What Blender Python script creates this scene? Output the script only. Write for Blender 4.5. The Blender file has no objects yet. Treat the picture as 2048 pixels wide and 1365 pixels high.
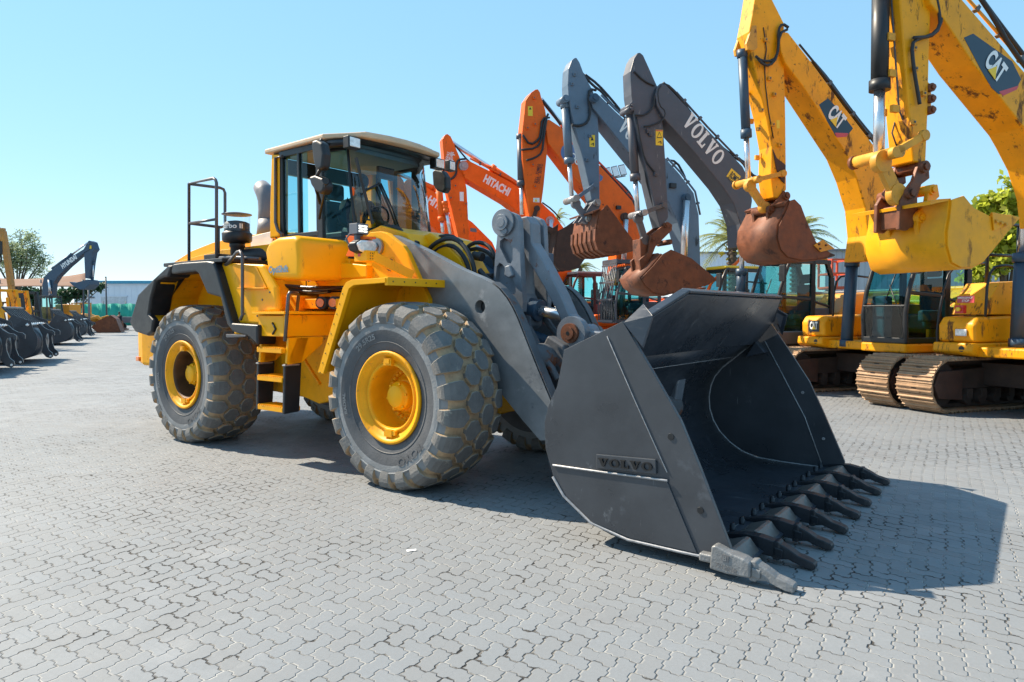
import bpy, bmesh, math, random
from mathutils import Vector, Matrix
random.seed(7)
rad = math.radians
SC = bpy.context.scene
COL = SC.collection

# ---------------------------------------------------------------- camera, sky, sun, exposure
F, CH, CX, CY = 1365.333, 1.73, 1024.0, 682.5          # photo-size focal length in px, eye height
PIT = math.atan(56.5 / F)
cam = bpy.data.cameras.new('camera'); cam.lens = 24.0; cam.sensor_width = 36.0
cam.clip_end = 6000; cam.clip_start = .05
co = bpy.data.objects.new('camera', cam); COL.objects.link(co)
co.location = (0, 0, CH); co.rotation_euler = (math.pi/2 - PIT, 0, 0)
SC.camera = co

SUN = Vector((-1.735, .80, 1.875)).normalized()         # towards the sun
w = bpy.data.worlds.new('World'); SC.world = w; w.use_nodes = True
nt = w.node_tree; bg = nt.nodes['Background']
sky = nt.nodes.new('ShaderNodeTexSky'); sky.sky_type = 'NISHITA'; sky.sun_disc = False
sky.sun_elevation = math.asin(SUN.z); sky.sun_rotation = math.atan2(SUN.x, SUN.y)
sky.altitude = 0; sky.air_density = 1.0; sky.dust_density = 0.0; sky.ozone_density = 10.0
hs = nt.nodes.new('ShaderNodeHueSaturation'); hs.inputs['Saturation'].default_value = 1.5
hs.inputs['Hue'].default_value = .488; hs.inputs['Value'].default_value = 1.9
gm = nt.nodes.new('ShaderNodeGamma'); gm.inputs[1].default_value = .35
nt.links.new(sky.outputs[0], gm.inputs[0]); nt.links.new(gm.outputs[0], hs.inputs['Color']); nt.links.new(hs.outputs[0], bg.inputs[0])
bg.inputs[1].default_value = .15
sl = bpy.data.lights.new('sun', 'SUN'); sl.energy = 4.4; sl.angle = rad(.5); sl.color = (1, .87, .69)
so = bpy.data.objects.new('sun', sl); COL.objects.link(so)
so.rotation_euler = SUN.to_track_quat('Z', 'Y').to_euler(); so.location = (-30, 10, 40)
SC.view_settings.view_transform = 'Standard'; SC.view_settings.look = 'None'
SC.view_settings.exposure = 1.12; SC.view_settings.gamma = 1
SC.cycles.max_bounces = 8; SC.cycles.transparent_max_bounces = 16

# ---------------------------------------------------------------- tracing: pixel ray met with a plane of a machine's own frame
def frame(ox, oy, ang): return (ox, oy, math.cos(ang), math.sin(ang), ang)
def un(fr, px, py, axis, val):
    a = (px-CX)/F; b = -(py-CY)/F; c, s = math.cos(PIT), math.sin(PIT)
    r = (a, c+b*s, -s+b*c)
    dx, dy = -fr[0], -fr[1]
    o = (dx*fr[2]+dy*fr[3], -dx*fr[3]+dy*fr[2], CH)
    d = (r[0]*fr[2]+r[1]*fr[3], -r[0]*fr[3]+r[1]*fr[2], r[2])
    t = (val-o[axis])/d[axis]
    return Vector(o[i]+t*d[i] for i in range(3))
def T(fr, pts, y): return [(un(fr, p[0], p[1], 1, y).x, un(fr, p[0], p[1], 1, y).z) for p in pts]
def Tz(pts, x0, y0, s): return [(x0+p[0]/s, y0+p[1]/s) for p in pts]     # crop pixels to photo pixels
def TP(fr, pts): return [un(fr, p[0], p[1], 1, p[2]) for p in pts]
WF = frame(0, 0, 0)

# ---------------------------------------------------------------- materials
MATS = {}
def M(name, col, rough=.5, metal=0., var=.18, vs=2.5, wear=None, bump=.0, bs=40, coat=0., spec=.5, alpha=None):
    """procedural paint / steel / rubber: colour patches, optional wear (colour, amount 0..1, scale), fine bump"""
    if name in MATS: return MATS[name]
    m = bpy.data.materials.new(name); m.use_nodes = True; MATS[name] = m
    n = m.node_tree.nodes; l = m.node_tree.links; p = n['Principled BSDF']
    tc = n.new('ShaderNodeTexCoord'); no = n.new('ShaderNodeTexNoise')
    no.inputs['Scale'].default_value = vs; no.inputs['Detail'].default_value = 6; no.inputs['Roughness'].default_value = .65
    l.new(tc.outputs['Object'], no.inputs['Vector'])
    rp = n.new('ShaderNodeValToRGB'); l.new(no.outputs['Fac'], rp.inputs[0])
    rp.color_ramp.elements[0].position = .3; rp.color_ramp.elements[1].position = .7
    rp.color_ramp.elements[0].color = [c*(1-var) for c in col]+[1]; rp.color_ramp.elements[1].color = [min(1, c*(1+var)) for c in col]+[1]
    out = rp.outputs[0]
    rr = n.new('ShaderNodeMapRange'); l.new(no.outputs['Fac'], rr.inputs[0])
    rr.inputs[1].default_value = .3; rr.inputs[2].default_value = .7
    rr.inputs[3].default_value = max(0, rough-.09); rr.inputs[4].default_value = min(1, rough+.12)
    rout = rr.outputs[0]
    if wear:
        wl = wear if isinstance(wear, list) else [wear]
        for k, (wc, wa, ws) in enumerate(wl):
            n2 = n.new('ShaderNodeTexNoise'); n2.inputs['Scale'].default_value = 1 if isinstance(ws, tuple) else ws; n2.inputs['Detail'].default_value = 9
            n2.inputs['Roughness'].default_value = .72
            mp = n.new('ShaderNodeMapping'); mp.inputs['Location'].default_value = (3.1*k+1, 7.7*k, 1.3*k)
            if isinstance(ws, tuple): mp.inputs['Scale'].default_value = ws
            l.new(tc.outputs['Object'], mp.inputs[0]); l.new(mp.outputs[0], n2.inputs['Vector'])
            mr = n.new('ShaderNodeMapRange'); l.new(n2.outputs['Fac'], mr.inputs[0])
            th = .74-.42*wa
            mr.inputs[1].default_value = th; mr.inputs[2].default_value = th+.07
            mx = n.new('ShaderNodeMix'); mx.data_type = 'RGBA'
            l.new(mr.outputs[0], mx.inputs[0]); l.new(out, mx.inputs[6]); mx.inputs[7].default_value = list(wc)+[1]
            out = mx.outputs[2]
            ad = n.new('ShaderNodeMath'); ad.operation = 'MULTIPLY_ADD'; l.new(mr.outputs[0], ad.inputs[0])
            ad.inputs[1].default_value = .25; l.new(rout, ad.inputs[2]); rout = ad.outputs[0]
    l.new(out, p.inputs['Base Color']); l.new(rout, p.inputs['Roughness'])
    p.inputs['Metallic'].default_value = metal; p.inputs['Specular IOR Level'].default_value = spec
    p.inputs['Coat Weight'].default_value = coat; p.inputs['Coat Roughness'].default_value = .15
    if bump:
        nb = n.new('ShaderNodeTexNoise'); nb.inputs['Scale'].default_value = bs; nb.inputs['Detail'].default_value = 5
        l.new(tc.outputs['Object'], nb.inputs['Vector'])
        b = n.new('ShaderNodeBump'); b.inputs['Strength'].default_value = bump; b.inputs['Distance'].default_value = .01
        l.new(nb.outputs['Fac'], b.inputs['Height']); l.new(b.outputs[0], p.inputs['Normal'])
    return m
def glass(name, tint, refl=1.0):
    if name in MATS: return MATS[name]
    m = bpy.data.materials.new(name); m.use_nodes = True; MATS[name] = m
    n = m.node_tree.nodes; l = m.node_tree.links; n.remove(n['Principled BSDF'])
    t = n.new('ShaderNodeBsdfTransparent'); t.inputs[0].default_value = [math.sqrt(c) for c in tint]+[1]
    g = n.new('ShaderNodeBsdfGlossy'); g.inputs['Roughness'].default_value = .02
    fr = n.new('ShaderNodeFresnel'); fr.inputs[0].default_value = 1.45
    mu = n.new('ShaderNodeMath'); mu.operation = 'MULTIPLY'; mu.inputs[1].default_value = refl; mu.use_clamp = True
    ge = n.new('ShaderNodeNewGeometry'); bf = n.new('ShaderNodeMath'); bf.operation = 'SUBTRACT'; bf.inputs[0].default_value = 1; l.new(ge.outputs['Backfacing'], bf.inputs[1])
    m0 = n.new('ShaderNodeMath'); m0.operation = 'MULTIPLY'; l.new(fr.outputs[0], m0.inputs[0]); l.new(bf.outputs[0], m0.inputs[1]); l.new(m0.outputs[0], mu.inputs[0])
    mx = n.new('ShaderNodeMixShader'); l.new(mu.outputs[0], mx.inputs[0]); l.new(t.outputs[0], mx.inputs[1]); l.new(g.outputs[0], mx.inputs[2])
    l.new(mx.outputs[0], n['Material Output'].inputs[0])
    return m

RUST = (.16, .055, .025)
yel = M('loader_yellow', (.94, .41, .004), .36, var=.10, vs=1.6, wear=[((.62, .30, .03), .16, 2.2), ((.45, .19, .015), .34, (5, 5, 1.5)), ((.12, .055, .02), .18, 9)], spec=.22)
yelw = M('loader_yellow_worn', (.88, .37, .004), .45, var=.16, vs=3, wear=[((.48, .22, .03), .34, 5), (RUST, .27, 11)], spec=.25)
blackp = M('black_plastic', (.012, .013, .016), .45, var=.25, vs=5, wear=((.045, .045, .05), .18, 4))
blackm = M('black_metal', (.010, .011, .013), .38, var=.25, vs=6)
rubber = M('tyre_block', (.135, .132, .128), .75, var=.25, vs=7, wear=[((.27, .255, .225), .36, 6), ((.05, .05, .055), .14, 18)], bump=.5, bs=55)
groove = M('tyre_groove', (.36, .25, .15), .95, var=.3, vs=9, wear=((.16, .14, .12), .18, 14), bump=.5, bs=60)
sidew = M('tyre_sidewall', (.21, .215, .22), .75, var=.25, vs=3.5, wear=[((.32, .31, .28), .26, 5), ((.05, .05, .055), .14, 8)], bump=.4, bs=50)
sidew2 = M('tyre_inner_sidewall', (.075, .078, .085), .65, var=.3, vs=4, wear=((.18, .18, .18), .14, 8), bump=.3, bs=50)
bucketp = M('bucket_paint', (.046, .051, .060), .33, var=.22, vs=1.6, wear=[((.075, .084, .10), .36, 1.4), ((.13, .14, .155), .24, (5, 5, 2.5)), ((.22, .23, .24), .20, (40, 40, 3))], bump=.06, bs=25)
bucketi = M('bucket_shaded_paint', (.034, .041, .054), .30, var=.3, vs=2, wear=[((.065, .072, .085), .38, (1.0, 9, 7)), ((.15, .155, .165), .28, (1.6, 16, 12))], bump=.06, bs=20)  # bucket paint darkened and blued: interior shade put into the colour; streaks are scratches
weld = M('weld_bead', (.32, .32, .33), .5, .3, var=.3, vs=30)
toothd = M('tooth_black', (.012, .014, .019), .42, var=.3, vs=12, wear=((.07, .06, .05), .12, 20), bump=.2, bs=40)
toothg = M('tooth_steel', (.20, .205, .21), .5, .35, var=.2, vs=12, wear=((.08, .08, .085), .25, 15), bump=.4, bs=60)
steelw = M('worn_steel', (.15, .135, .125), .35, .3, var=.3, vs=10, wear=[((.06, .055, .055), .35, 5), ((.30, .27, .24), .2, 16)])
armg = M('arm_grey', (.20, .212, .225), .38, .25, var=.25, vs=2.2, wear=[((.33, .335, .34), .36, 2.2), ((.09, .105, .13), .28, 2.8), ((.42, .42, .42), .16, (3, 3, 14))], bump=.08, bs=30)
rockg = M('rocker_grey', (.17, .19, .22), .42, .2, var=.25, vs=3, wear=[((.32, .33, .34), .28, 5), (RUST, .30, 6)], bump=.15, bs=30)
armr = M('arm_rusty', (.085, .09, .10), .6, .1, var=.3, vs=4, wear=[(RUST, .42, 4), ((.2, .2, .2), .12, 9)], bump=.2, bs=30)
rustm = M('rust_brown', (.165, .052, .020), .55, .15, var=.4, vs=5, wear=[((.07, .028, .018), .40, 2.6), ((.30, .115, .04), .22, 5), ((.30, .28, .27), .11, 9)], bump=.2, bs=30)
rustd = M('rust_dark', (.07, .035, .025), .7, .1, var=.35, vs=5, wear=[((.16, .07, .035), .3, 6)], bump=.25, bs=30)
chrome = M('chrome', (.72, .72, .74), .28, .9, var=.05)
steelp = M('pin_steel', (.33, .33, .33), .4, .7, var=.2, vs=15, wear=((.12, .06, .03), .2, 15))
hoseb = M('hose_black', (.02, .021, .024), .55, var=.3, vs=12)
greyp = M('exhaust_grey', (.145, .15, .17), .5, var=.15)
roofc = M('cab_roof_cream', (.60, .42, .27), .5, var=.12, vs=3, wear=((.45, .33, .25), .2, 5))
cream = M('cab_lining', (.26, .28, .29), .8, var=.1)
railg = M('handrail_grey', (.10, .095, .10), .4, .3, var=.2)
white = M('white_paint', (.78, .78, .76), .5, var=.06)
blued = M('decal_navy', (.012, .035, .06), .35, var=.1)
decy = M('decal_yellow', (.85, .55, .02), .45, var=.08)
decr = M('decal_red', (.55, .06, .07), .45, var=.15)
lens = M('lamp_lens', (.80, .80, .78), .12, .2, var=.25, vs=25, coat=.8)
ledm = M('led_lens', (.85, .85, .78), .15)
ledm.node_tree.nodes['Principled BSDF'].inputs['Emission Color'].default_value = (1, .97, .85, 1); ledm.node_tree.nodes['Principled BSDF'].inputs['Emission Strength'].default_value = .9
amber = M('amber_lens', (.75, .18, .02), .2, coat=.6)
redp = M('signal_red', (.6, .03, .02), .35)
catw = M('cat_yellow', (.86, .345, .004), .42, var=.16, vs=1.6, wear=[((.60, .26, .02), .26, 2.2), ((.15, .06, .015), .44, (4, 4, 1.2)), ((.045, .022, .014), .32, 7)], spec=.25)
catd = M('cat_yellow_worn', (.66, .29, .02), .55, var=.25, vs=3, wear=[((.17, .065, .022), .36, 5), ((.8, .5, .12), .14, 6)])
catb = M('yellow_bucket', (.84, .345, .004), .42, var=.14, vs=2.5, wear=[((.56, .23, .02), .36, 3), ((.34, .14, .02), .33, (4, 4, 1.5)), ((.10, .05, .02), .18, 9)], spec=.3)
orange = M('orange_paint', (.85, .13, .008), .45, var=.14, vs=2, wear=[((.66, .18, .05), .18, 2.5), ((.30, .06, .02), .36, (4, 4, 1.2)), ((.05, .03, .02), .24, 6)], spec=.25)
bluegr = M('bluegrey_paint', (.105, .155, .215), .45, var=.14, vs=2, wear=[((.055, .08, .115), .22, 3.0), ((.30, .33, .36), .08, 8), ((.03, .035, .04), .33, (5, 5, 1.5))])
dkgrey = M('darkgrey_paint', (.070, .074, .092), .45, var=.18, vs=2.4, wear=[((.17, .17, .18), .14, 4), ((.035, .037, .045), .16, 4), ((.24, .23, .22), .30, (7, 7, 2))])
navy = M('navy_paint', (.03, .065, .11), .45, var=.15)
ambery = M('amber_body', (.72, .27, .01), .45, var=.12)
trackm = M('track_shoe', (.36, .23, .135), .6, .15, var=.3, vs=6, wear=[((.22, .11, .055), .30, 7), ((.58, .50, .42), .2, 9)], bump=.3, bs=40)
under = M('undercarriage', (.05, .036, .030), .75, var=.4, vs=4, wear=[((.13, .055, .03), .3, 5)], bump=.3, bs=30)
seatm = M('seat_dark', (.05, .06, .08), .8, var=.2)
glassT = glass('cab_glass', (.40, .82, .86), .9)
glassW = glass('windshield_glass', (.60, .84, .95), 2.6)
glassD = glass('dusty_glass', (.30, .66, .70), 1.2)
clear = glass('clear_bowl', (.85, .90, .92), .8)

# ---------------------------------------------------------------- mesh builder
FONT = {}
def font_mesh(body, bold):
    k = (body, bold)
    if k not in FONT:
        c = bpy.data.curves.new('tmp', 'FONT'); c.body = body; c.size = 1; c.offset = bold; c.resolution_u = 4; c.align_x = 'LEFT'
        o = bpy.data.objects.new('tmp', c); COL.objects.link(o)
        me = bpy.data.meshes.new_from_object(o.evaluated_get(bpy.context.evaluated_depsgraph_get()))
        vs = [v.co.copy() for v in me.vertices]; fs = [list(p.vertices) for p in me.polygons]
        bpy.data.objects.remove(o); bpy.data.curves.remove(c); bpy.data.meshes.remove(me)
        FONT[k] = (vs, fs)
    return FONT[k]
GV = [(0, 1), (.48, 1), (.48, .9), (.40, .9), (.56, .36), (.70, .9), (.62, .9), (.62, 1), (.98, 1), (.98, .9), (.90, .9), (.58, 0), (.38, 0), (.10, .9), (0, .9)]
GL = [(0, 1), (.5, 1), (.5, .9), (.40, .9), (.40, .13), (.66, .13), (.70, .36), (.82, .36), (.82, 0), (0, 0), (0, .1), (.10, .1), (.10, .9), (0, .9)]
class G:
    def __init__(s): s.v = []; s.f = []; s.m = []; s.s = []
    def add(s, vs, fs, m=0, sm=False):
        b = len(s.v); s.v += [tuple(v) for v in vs]
        for f in fs: s.f.append([b+i for i in f]); s.m.append(m); s.s.append(sm)
        return s
    def prism(s, pts, a, b, axis='y', m=0, sm=False):
        def q(p, t): return (p[0], t, p[1]) if axis == 'y' else ((t, p[0], p[1]) if axis == 'x' else (p[0], p[1], t))
        n = len(pts)
        s.add([q(p, a) for p in pts]+[q(p, b) for p in pts],
              [list(range(n)), list(range(2*n-1, n-1, -1))], m)
        bse = len(s.v)-2*n
        for i in range(n):
            j = (i+1) % n
            s.f.append([bse+i, bse+j, bse+n+j, bse+n+i]); s.m.append(m); s.s.append(sm)
        return s
    def holed(s, outer, holes, y0, y1, floor=None, m=0, mf=None):
        """plate between y0 (seen face) and y1 with holes; floor: depth of a pocket, None = right through"""
        from mathutils.geometry import tessellate_polygon
        loops = [outer]+holes; flat = [p for l_ in loops for p in l_]
        tri = tessellate_polygon([[Vector((p[0], p[1], 0)) for p in l_] for l_ in loops])
        nf = len(flat); s.add([(p[0], y0, p[1]) for p in flat], [list(t) for t in tri], m)
        if floor is None: s.add([(p[0], y1, p[1]) for p in flat], [list(t)[::-1] for t in tri], m)
        else: s.add([(p[0], y1, p[1]) for p in outer], [list(range(len(outer)))], m)
        for k, l_ in enumerate(loops):
            ya = y1 if (k == 0 or floor is None) else floor; n = len(l_)
            s.add([(p[0], y0, p[1]) for p in l_]+[(p[0], ya, p[1]) for p in l_], [[i, (i+1) % n, n+(i+1) % n, n+i] for i in range(n)], m)
            if k and floor is not None: s.add([(p[0], floor, p[1]) for p in l_], [list(range(n))], mf if mf is not None else m)
        return s
    def slab(s, quad, th, m=0):                       # polygon in space given thickness along its normal
        q = [Vector(p) for p in quad]; nrm = (q[1]-q[0]).cross(q[2]-q[0]).normalized()*th
        n = len(q)
        fs = [list(range(n)), list(range(2*n-1, n-1, -1))]+[[i, (i+1) % n, n+(i+1) % n, n+i] for i in range(n)]
        return s.add(q+[p+nrm for p in q], fs, m)
    def band(s, path, th, y0, y1, m=0, axis='y', sm=False):            # path swept sideways, given thickness
        P = [Vector((p[0], p[1])) for p in path]; off = []
        for i in range(len(P)):
            t = (P[min(i+1, len(P)-1)]-P[max(i-1, 0)]).normalized(); off.append(P[i]+Vector((-t.y, t.x))*th)
        def q(p, t): return (p[0], t, p[1]) if axis == 'y' else ((t, p[0], p[1]) if axis == 'x' else (p[0], p[1], t))
        n = len(P)
        vs = [q(p, y0) for p in P]+[q(p, y1) for p in P]+[q(p, y0) for p in off]+[q(p, y1) for p in off]
        fs = []; 
        b = len(s.v)
        s.add(vs, [], m)
        for i in range(n-1):
            for k in ([i, i+1, n+i+1, n+i], [2*n+i, 3*n+i, 3*n+i+1, 2*n+i+1]): s.f.append([b+x for x in k]); s.m.append(m); s.s.append(sm)
            for k in ([i, 2*n+i, 2*n+i+1, i+1], [n+i, n+i+1, 3*n+i+1, 3*n+i]): s.f.append([b+x for x in k]); s.m.append(m); s.s.append(False)
        for i in (0, n-1): s.f.append([b+i, b+n+i, b+3*n+i, b+2*n+i]); s.m.append(m); s.s.append(False)
        return s
    def box(s, x0, x1, y0, y1, z0, z1, m=0): return s.prism([(x0, z0), (x1, z0), (x1, z1), (x0, z1)], y0, y1, 'y', m)
    def beam(s, p0, p1, wd, h, up=(0, 0, 1), m=0):
        p0, p1 = Vector(p0), Vector(p1); d = (p1-p0).normalized(); u = Vector(up)
        sd = d.cross(u).normalized()*wd/2; u2 = sd.cross(d).normalized()*h/2
        vs = [p+a*sd+b*u2 for p in (p0, p1) for a, b in ((-1, -1), (1, -1), (1, 1), (-1, 1))]
        return s.add(vs, [[0, 1, 2, 3], [7, 6, 5, 4], [0, 4, 5, 1], [1, 5, 6, 2], [2, 6, 7, 3], [3, 7, 4, 0]], m)
    def tube(s, pts, r, m=0, seg=8, smooth=0):
        P = [Vector(p) for p in pts]
        for _ in range(smooth):
            Q = [P[0]]
            for a, b in zip(P, P[1:]): Q += [a*.75+b*.25, a*.25+b*.75]
            P = Q+[P[-1]]
        n = len(P); rs = r if isinstance(r, list) else [r]*n
        if len(rs) != n: rs = [rs[min(len(rs)-1, int(i*len(rs)/n))] for i in range(n)]
        t = (P[1]-P[0]).normalized(); u = t.orthogonal().normalized(); vs = []
        for i in range(n):
            t2 = (P[min(i+1, n-1)]-P[max(i-1, 0)]).normalized()
            u = (u-t2*u.dot(t2)); u = u.normalized() if u.length > 1e-6 else t2.orthogonal().normalized(); v = t2.cross(u)
            for k in range(seg):
                a = 2*math.pi*k/seg; vs.append(P[i]+(u*math.cos(a)+v*math.sin(a))*rs[i])
        b = len(s.v); s.add(vs, [], m)
        for i in range(n-1):
            for k in range(seg):
                k2 = (k+1) % seg
                s.f.append([b+i*seg+k, b+i*seg+k2, b+(i+1)*seg+k2, b+(i+1)*seg+k]); s.m.append(m); s.s.append(True)
        s.f.append([b+k for k in range(seg)]); s.m.append(m); s.s.append(False)
        s.f.append([b+(n-1)*seg+k for k in range(seg)][::-1]); s.m.append(m); s.s.append(False)
        return s
    def cyl(s, p0, p1, r, r1=None, m=0, seg=18): return s.lathe([(r, 0), (r if r1 is None else r1, (Vector(p1)-Vector(p0)).length)], p0, Vector(p1)-Vector(p0), m, seg, True, True)
    def lathe(s, prof, o, ax, m=0, seg=24, caps=False, sharp=False):
        o = Vector(o); a = Vector(ax).normalized(); u = a.orthogonal().normalized(); v = a.cross(u); b = len(s.v); n = len(prof)
        s.add([o+a*h+(u*math.cos(2*math.pi*k/seg)+v*math.sin(2*math.pi*k/seg))*r for r, h in prof for k in range(seg)], [], m)
        for i in range(n-1):
            mi = m[i] if isinstance(m, list) else m
            for k in range(seg):
                k2 = (k+1) % seg
                s.f.append([b+i*seg+k, b+i*seg+k2, b+(i+1)*seg+k2, b+(i+1)*seg+k]); s.m.append(mi); s.s.append(True)
        if caps:
            for i in (0, n-1): s.f.append([b+i*seg+k for k in range(seg)]); s.m.append(m if not isinstance(m, list) else m[0]); s.s.append(False)
        return s
    def text(s, body, o, xd, yd, width=None, height=None, th=.003, bold=.02, m=0):
        """lettering lying on a plane; origin = left end of the baseline"""
        o, xd, yd = Vector(o), Vector(xd).normalized(), Vector(yd); yd = (yd-xd*yd.dot(xd)).normalized(); nn = xd.cross(yd)
        vs, fs = font_mesh(body, bold)
        x0 = min(v.x for v in vs); x1 = max(v.x for v in vs); y0 = min(v.y for v in vs); y1 = max(v.y for v in vs)
        if width is None: sx = sy = height/(y1-y0)
        else: sx = width/(x1-x0); sy = sx if height is None else height/(y1-y0)
        s.add([o+xd*((v.x-x0)*sx)+yd*((v.y-y0)*sy)+nn*th for v in vs], fs, m)
        return s
    def plate(s, pts, o, xd, yd, th, m=0):
        o, xd, yd = Vector(o), Vector(xd).normalized(), Vector(yd); yd = (yd-xd*yd.dot(xd)).normalized(); nn = xd.cross(yd)*th
        n = len(pts); q = [o+xd*p[0]+yd*p[1] for p in pts]
        s.add(q+[p+nn for p in q], [list(range(n)), list(range(2*n-1, n-1, -1))]+[[i, (i+1) % n, n+(i+1) % n, n+i] for i in range(n)], m)
        return s
    def slabserif(s, word, o, xd, yd, width, height, th, m=0):
        adv = {'V': .98, 'O': 1.0, 'L': .84}; tot = sum(adv[c] for c in word)+.12*(len(word)-1); x = 0; kx = width/tot
        for c in word:
            if c == 'O':
                o2, xd2, yd2 = Vector(o), Vector(xd).normalized(), Vector(yd); yd2 = (yd2-xd2*yd2.dot(xd2)).normalized(); nn = xd2.cross(yd2)*th
                k = 20; vs = []
                for i in range(k):
                    a = 2*math.pi*i/k
                    for rx, ry in ((.5, .52), (.24, .40)):
                        vs.append(o2+xd2*((x+.5+rx*math.cos(a))*kx)+yd2*((.5+ry*math.sin(a))*height))
                b = len(s.v); s.add(vs+[p+nn for p in vs], [], m)
                for i in range(k):
                    j = (i+1) % k
                    for q in ([2*i, 2*j, 2*j+1, 2*i+1], [2*k+2*i, 2*k+2*i+1, 2*k+2*j+1, 2*k+2*j], [2*i, 2*k+2*i, 2*k+2*j, 2*j], [2*i+1, 2*j+1, 2*k+2*j+1, 2*k+2*i+1]):
                        s.f.append([b+t for t in q]); s.m.append(m); s.s.append(False)
            else: s.plate([((x+p[0])*kx, p[1]*height) for p in (GV if c == 'V' else GL)], o, xd, yd, th, m)
            x += adv[c]+.12
        return s
    def split(s):
        par = list(range(len(s.v)))
        def fd(i):
            while par[i] != i: par[i] = par[par[i]]; i = par[i]
            return i
        for f in s.f:
            for i in f[1:]: par[fd(i)] = fd(f[0])
        out = {}
        for f, m, sm in zip(s.f, s.m, s.s):
            q = out.setdefault(fd(f[0]), (G(), {})); q[0].f.append([q[1].setdefault(i, len(q[1])) for i in f]); q[0].m.append(m); q[0].s.append(sm)
        for q, ix in out.values():
            q.v = [None]*len(ix)
            for i, j in ix.items(): q.v[j] = s.v[i]
        return [q for q, _ in out.values()]
    def objs(s, name, parent, mats, bevel=0): return [q.obj(name, parent, mats, bevel) for q in s.split()]
    def obj(s, name, parent=None, mats=(), bevel=0, seg=2, loc=None, mesh_only=False, recalc=True):
        me = bpy.data.meshes.new(name); me.from_pydata(s.v, [], s.f)
        for mt in (mats if isinstance(mats, (list, tuple)) else [mats]): me.materials.append(mt)
        me.polygons.foreach_set('material_index', s.m); me.polygons.foreach_set('use_smooth', s.s)
        if recalc:
            bm = bmesh.new(); bm.from_mesh(me); bmesh.ops.recalc_face_normals(bm, faces=bm.faces); bm.to_mesh(me); bm.free()
        me.update()
        o = bpy.data.objects.new(name, me); COL.objects.link(o)
        if parent: o.parent = parent
        if loc: o.location = loc
        if bevel:
            b = o.modifiers.new('bevel', 'BEVEL'); b.width = bevel; b.segments = seg; b.limit_method = 'ANGLE'; b.angle_limit = rad(35)
        return o
def thing(name, label, cat, loc=(0, 0, 0), rz=0, group=None):
    o = bpy.data.objects.new(name, None); COL.objects.link(o); o.location = loc; o.rotation_euler = (0, 0, rz); o.empty_display_size = .3
    return tag(o, label, cat, group)
def tag(o, label, cat, group=None):
    o['label'] = label; o['category'] = cat
    if group: o['group'] = group
    return o
def kids(o): return [c for c in COL.objects if c.parent == o]
def copy_tree(o, parent=None):
    c = o.copy(); COL.objects.link(c)
    if parent: c.parent = parent
    for ch in kids(o): copy_tree(ch, c)
    return c
def hollow(name, parent): 
    o = bpy.data.objects.new(name, None); COL.objects.link(o); o.parent = parent; o.empty_display_size = .2; return o

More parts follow.
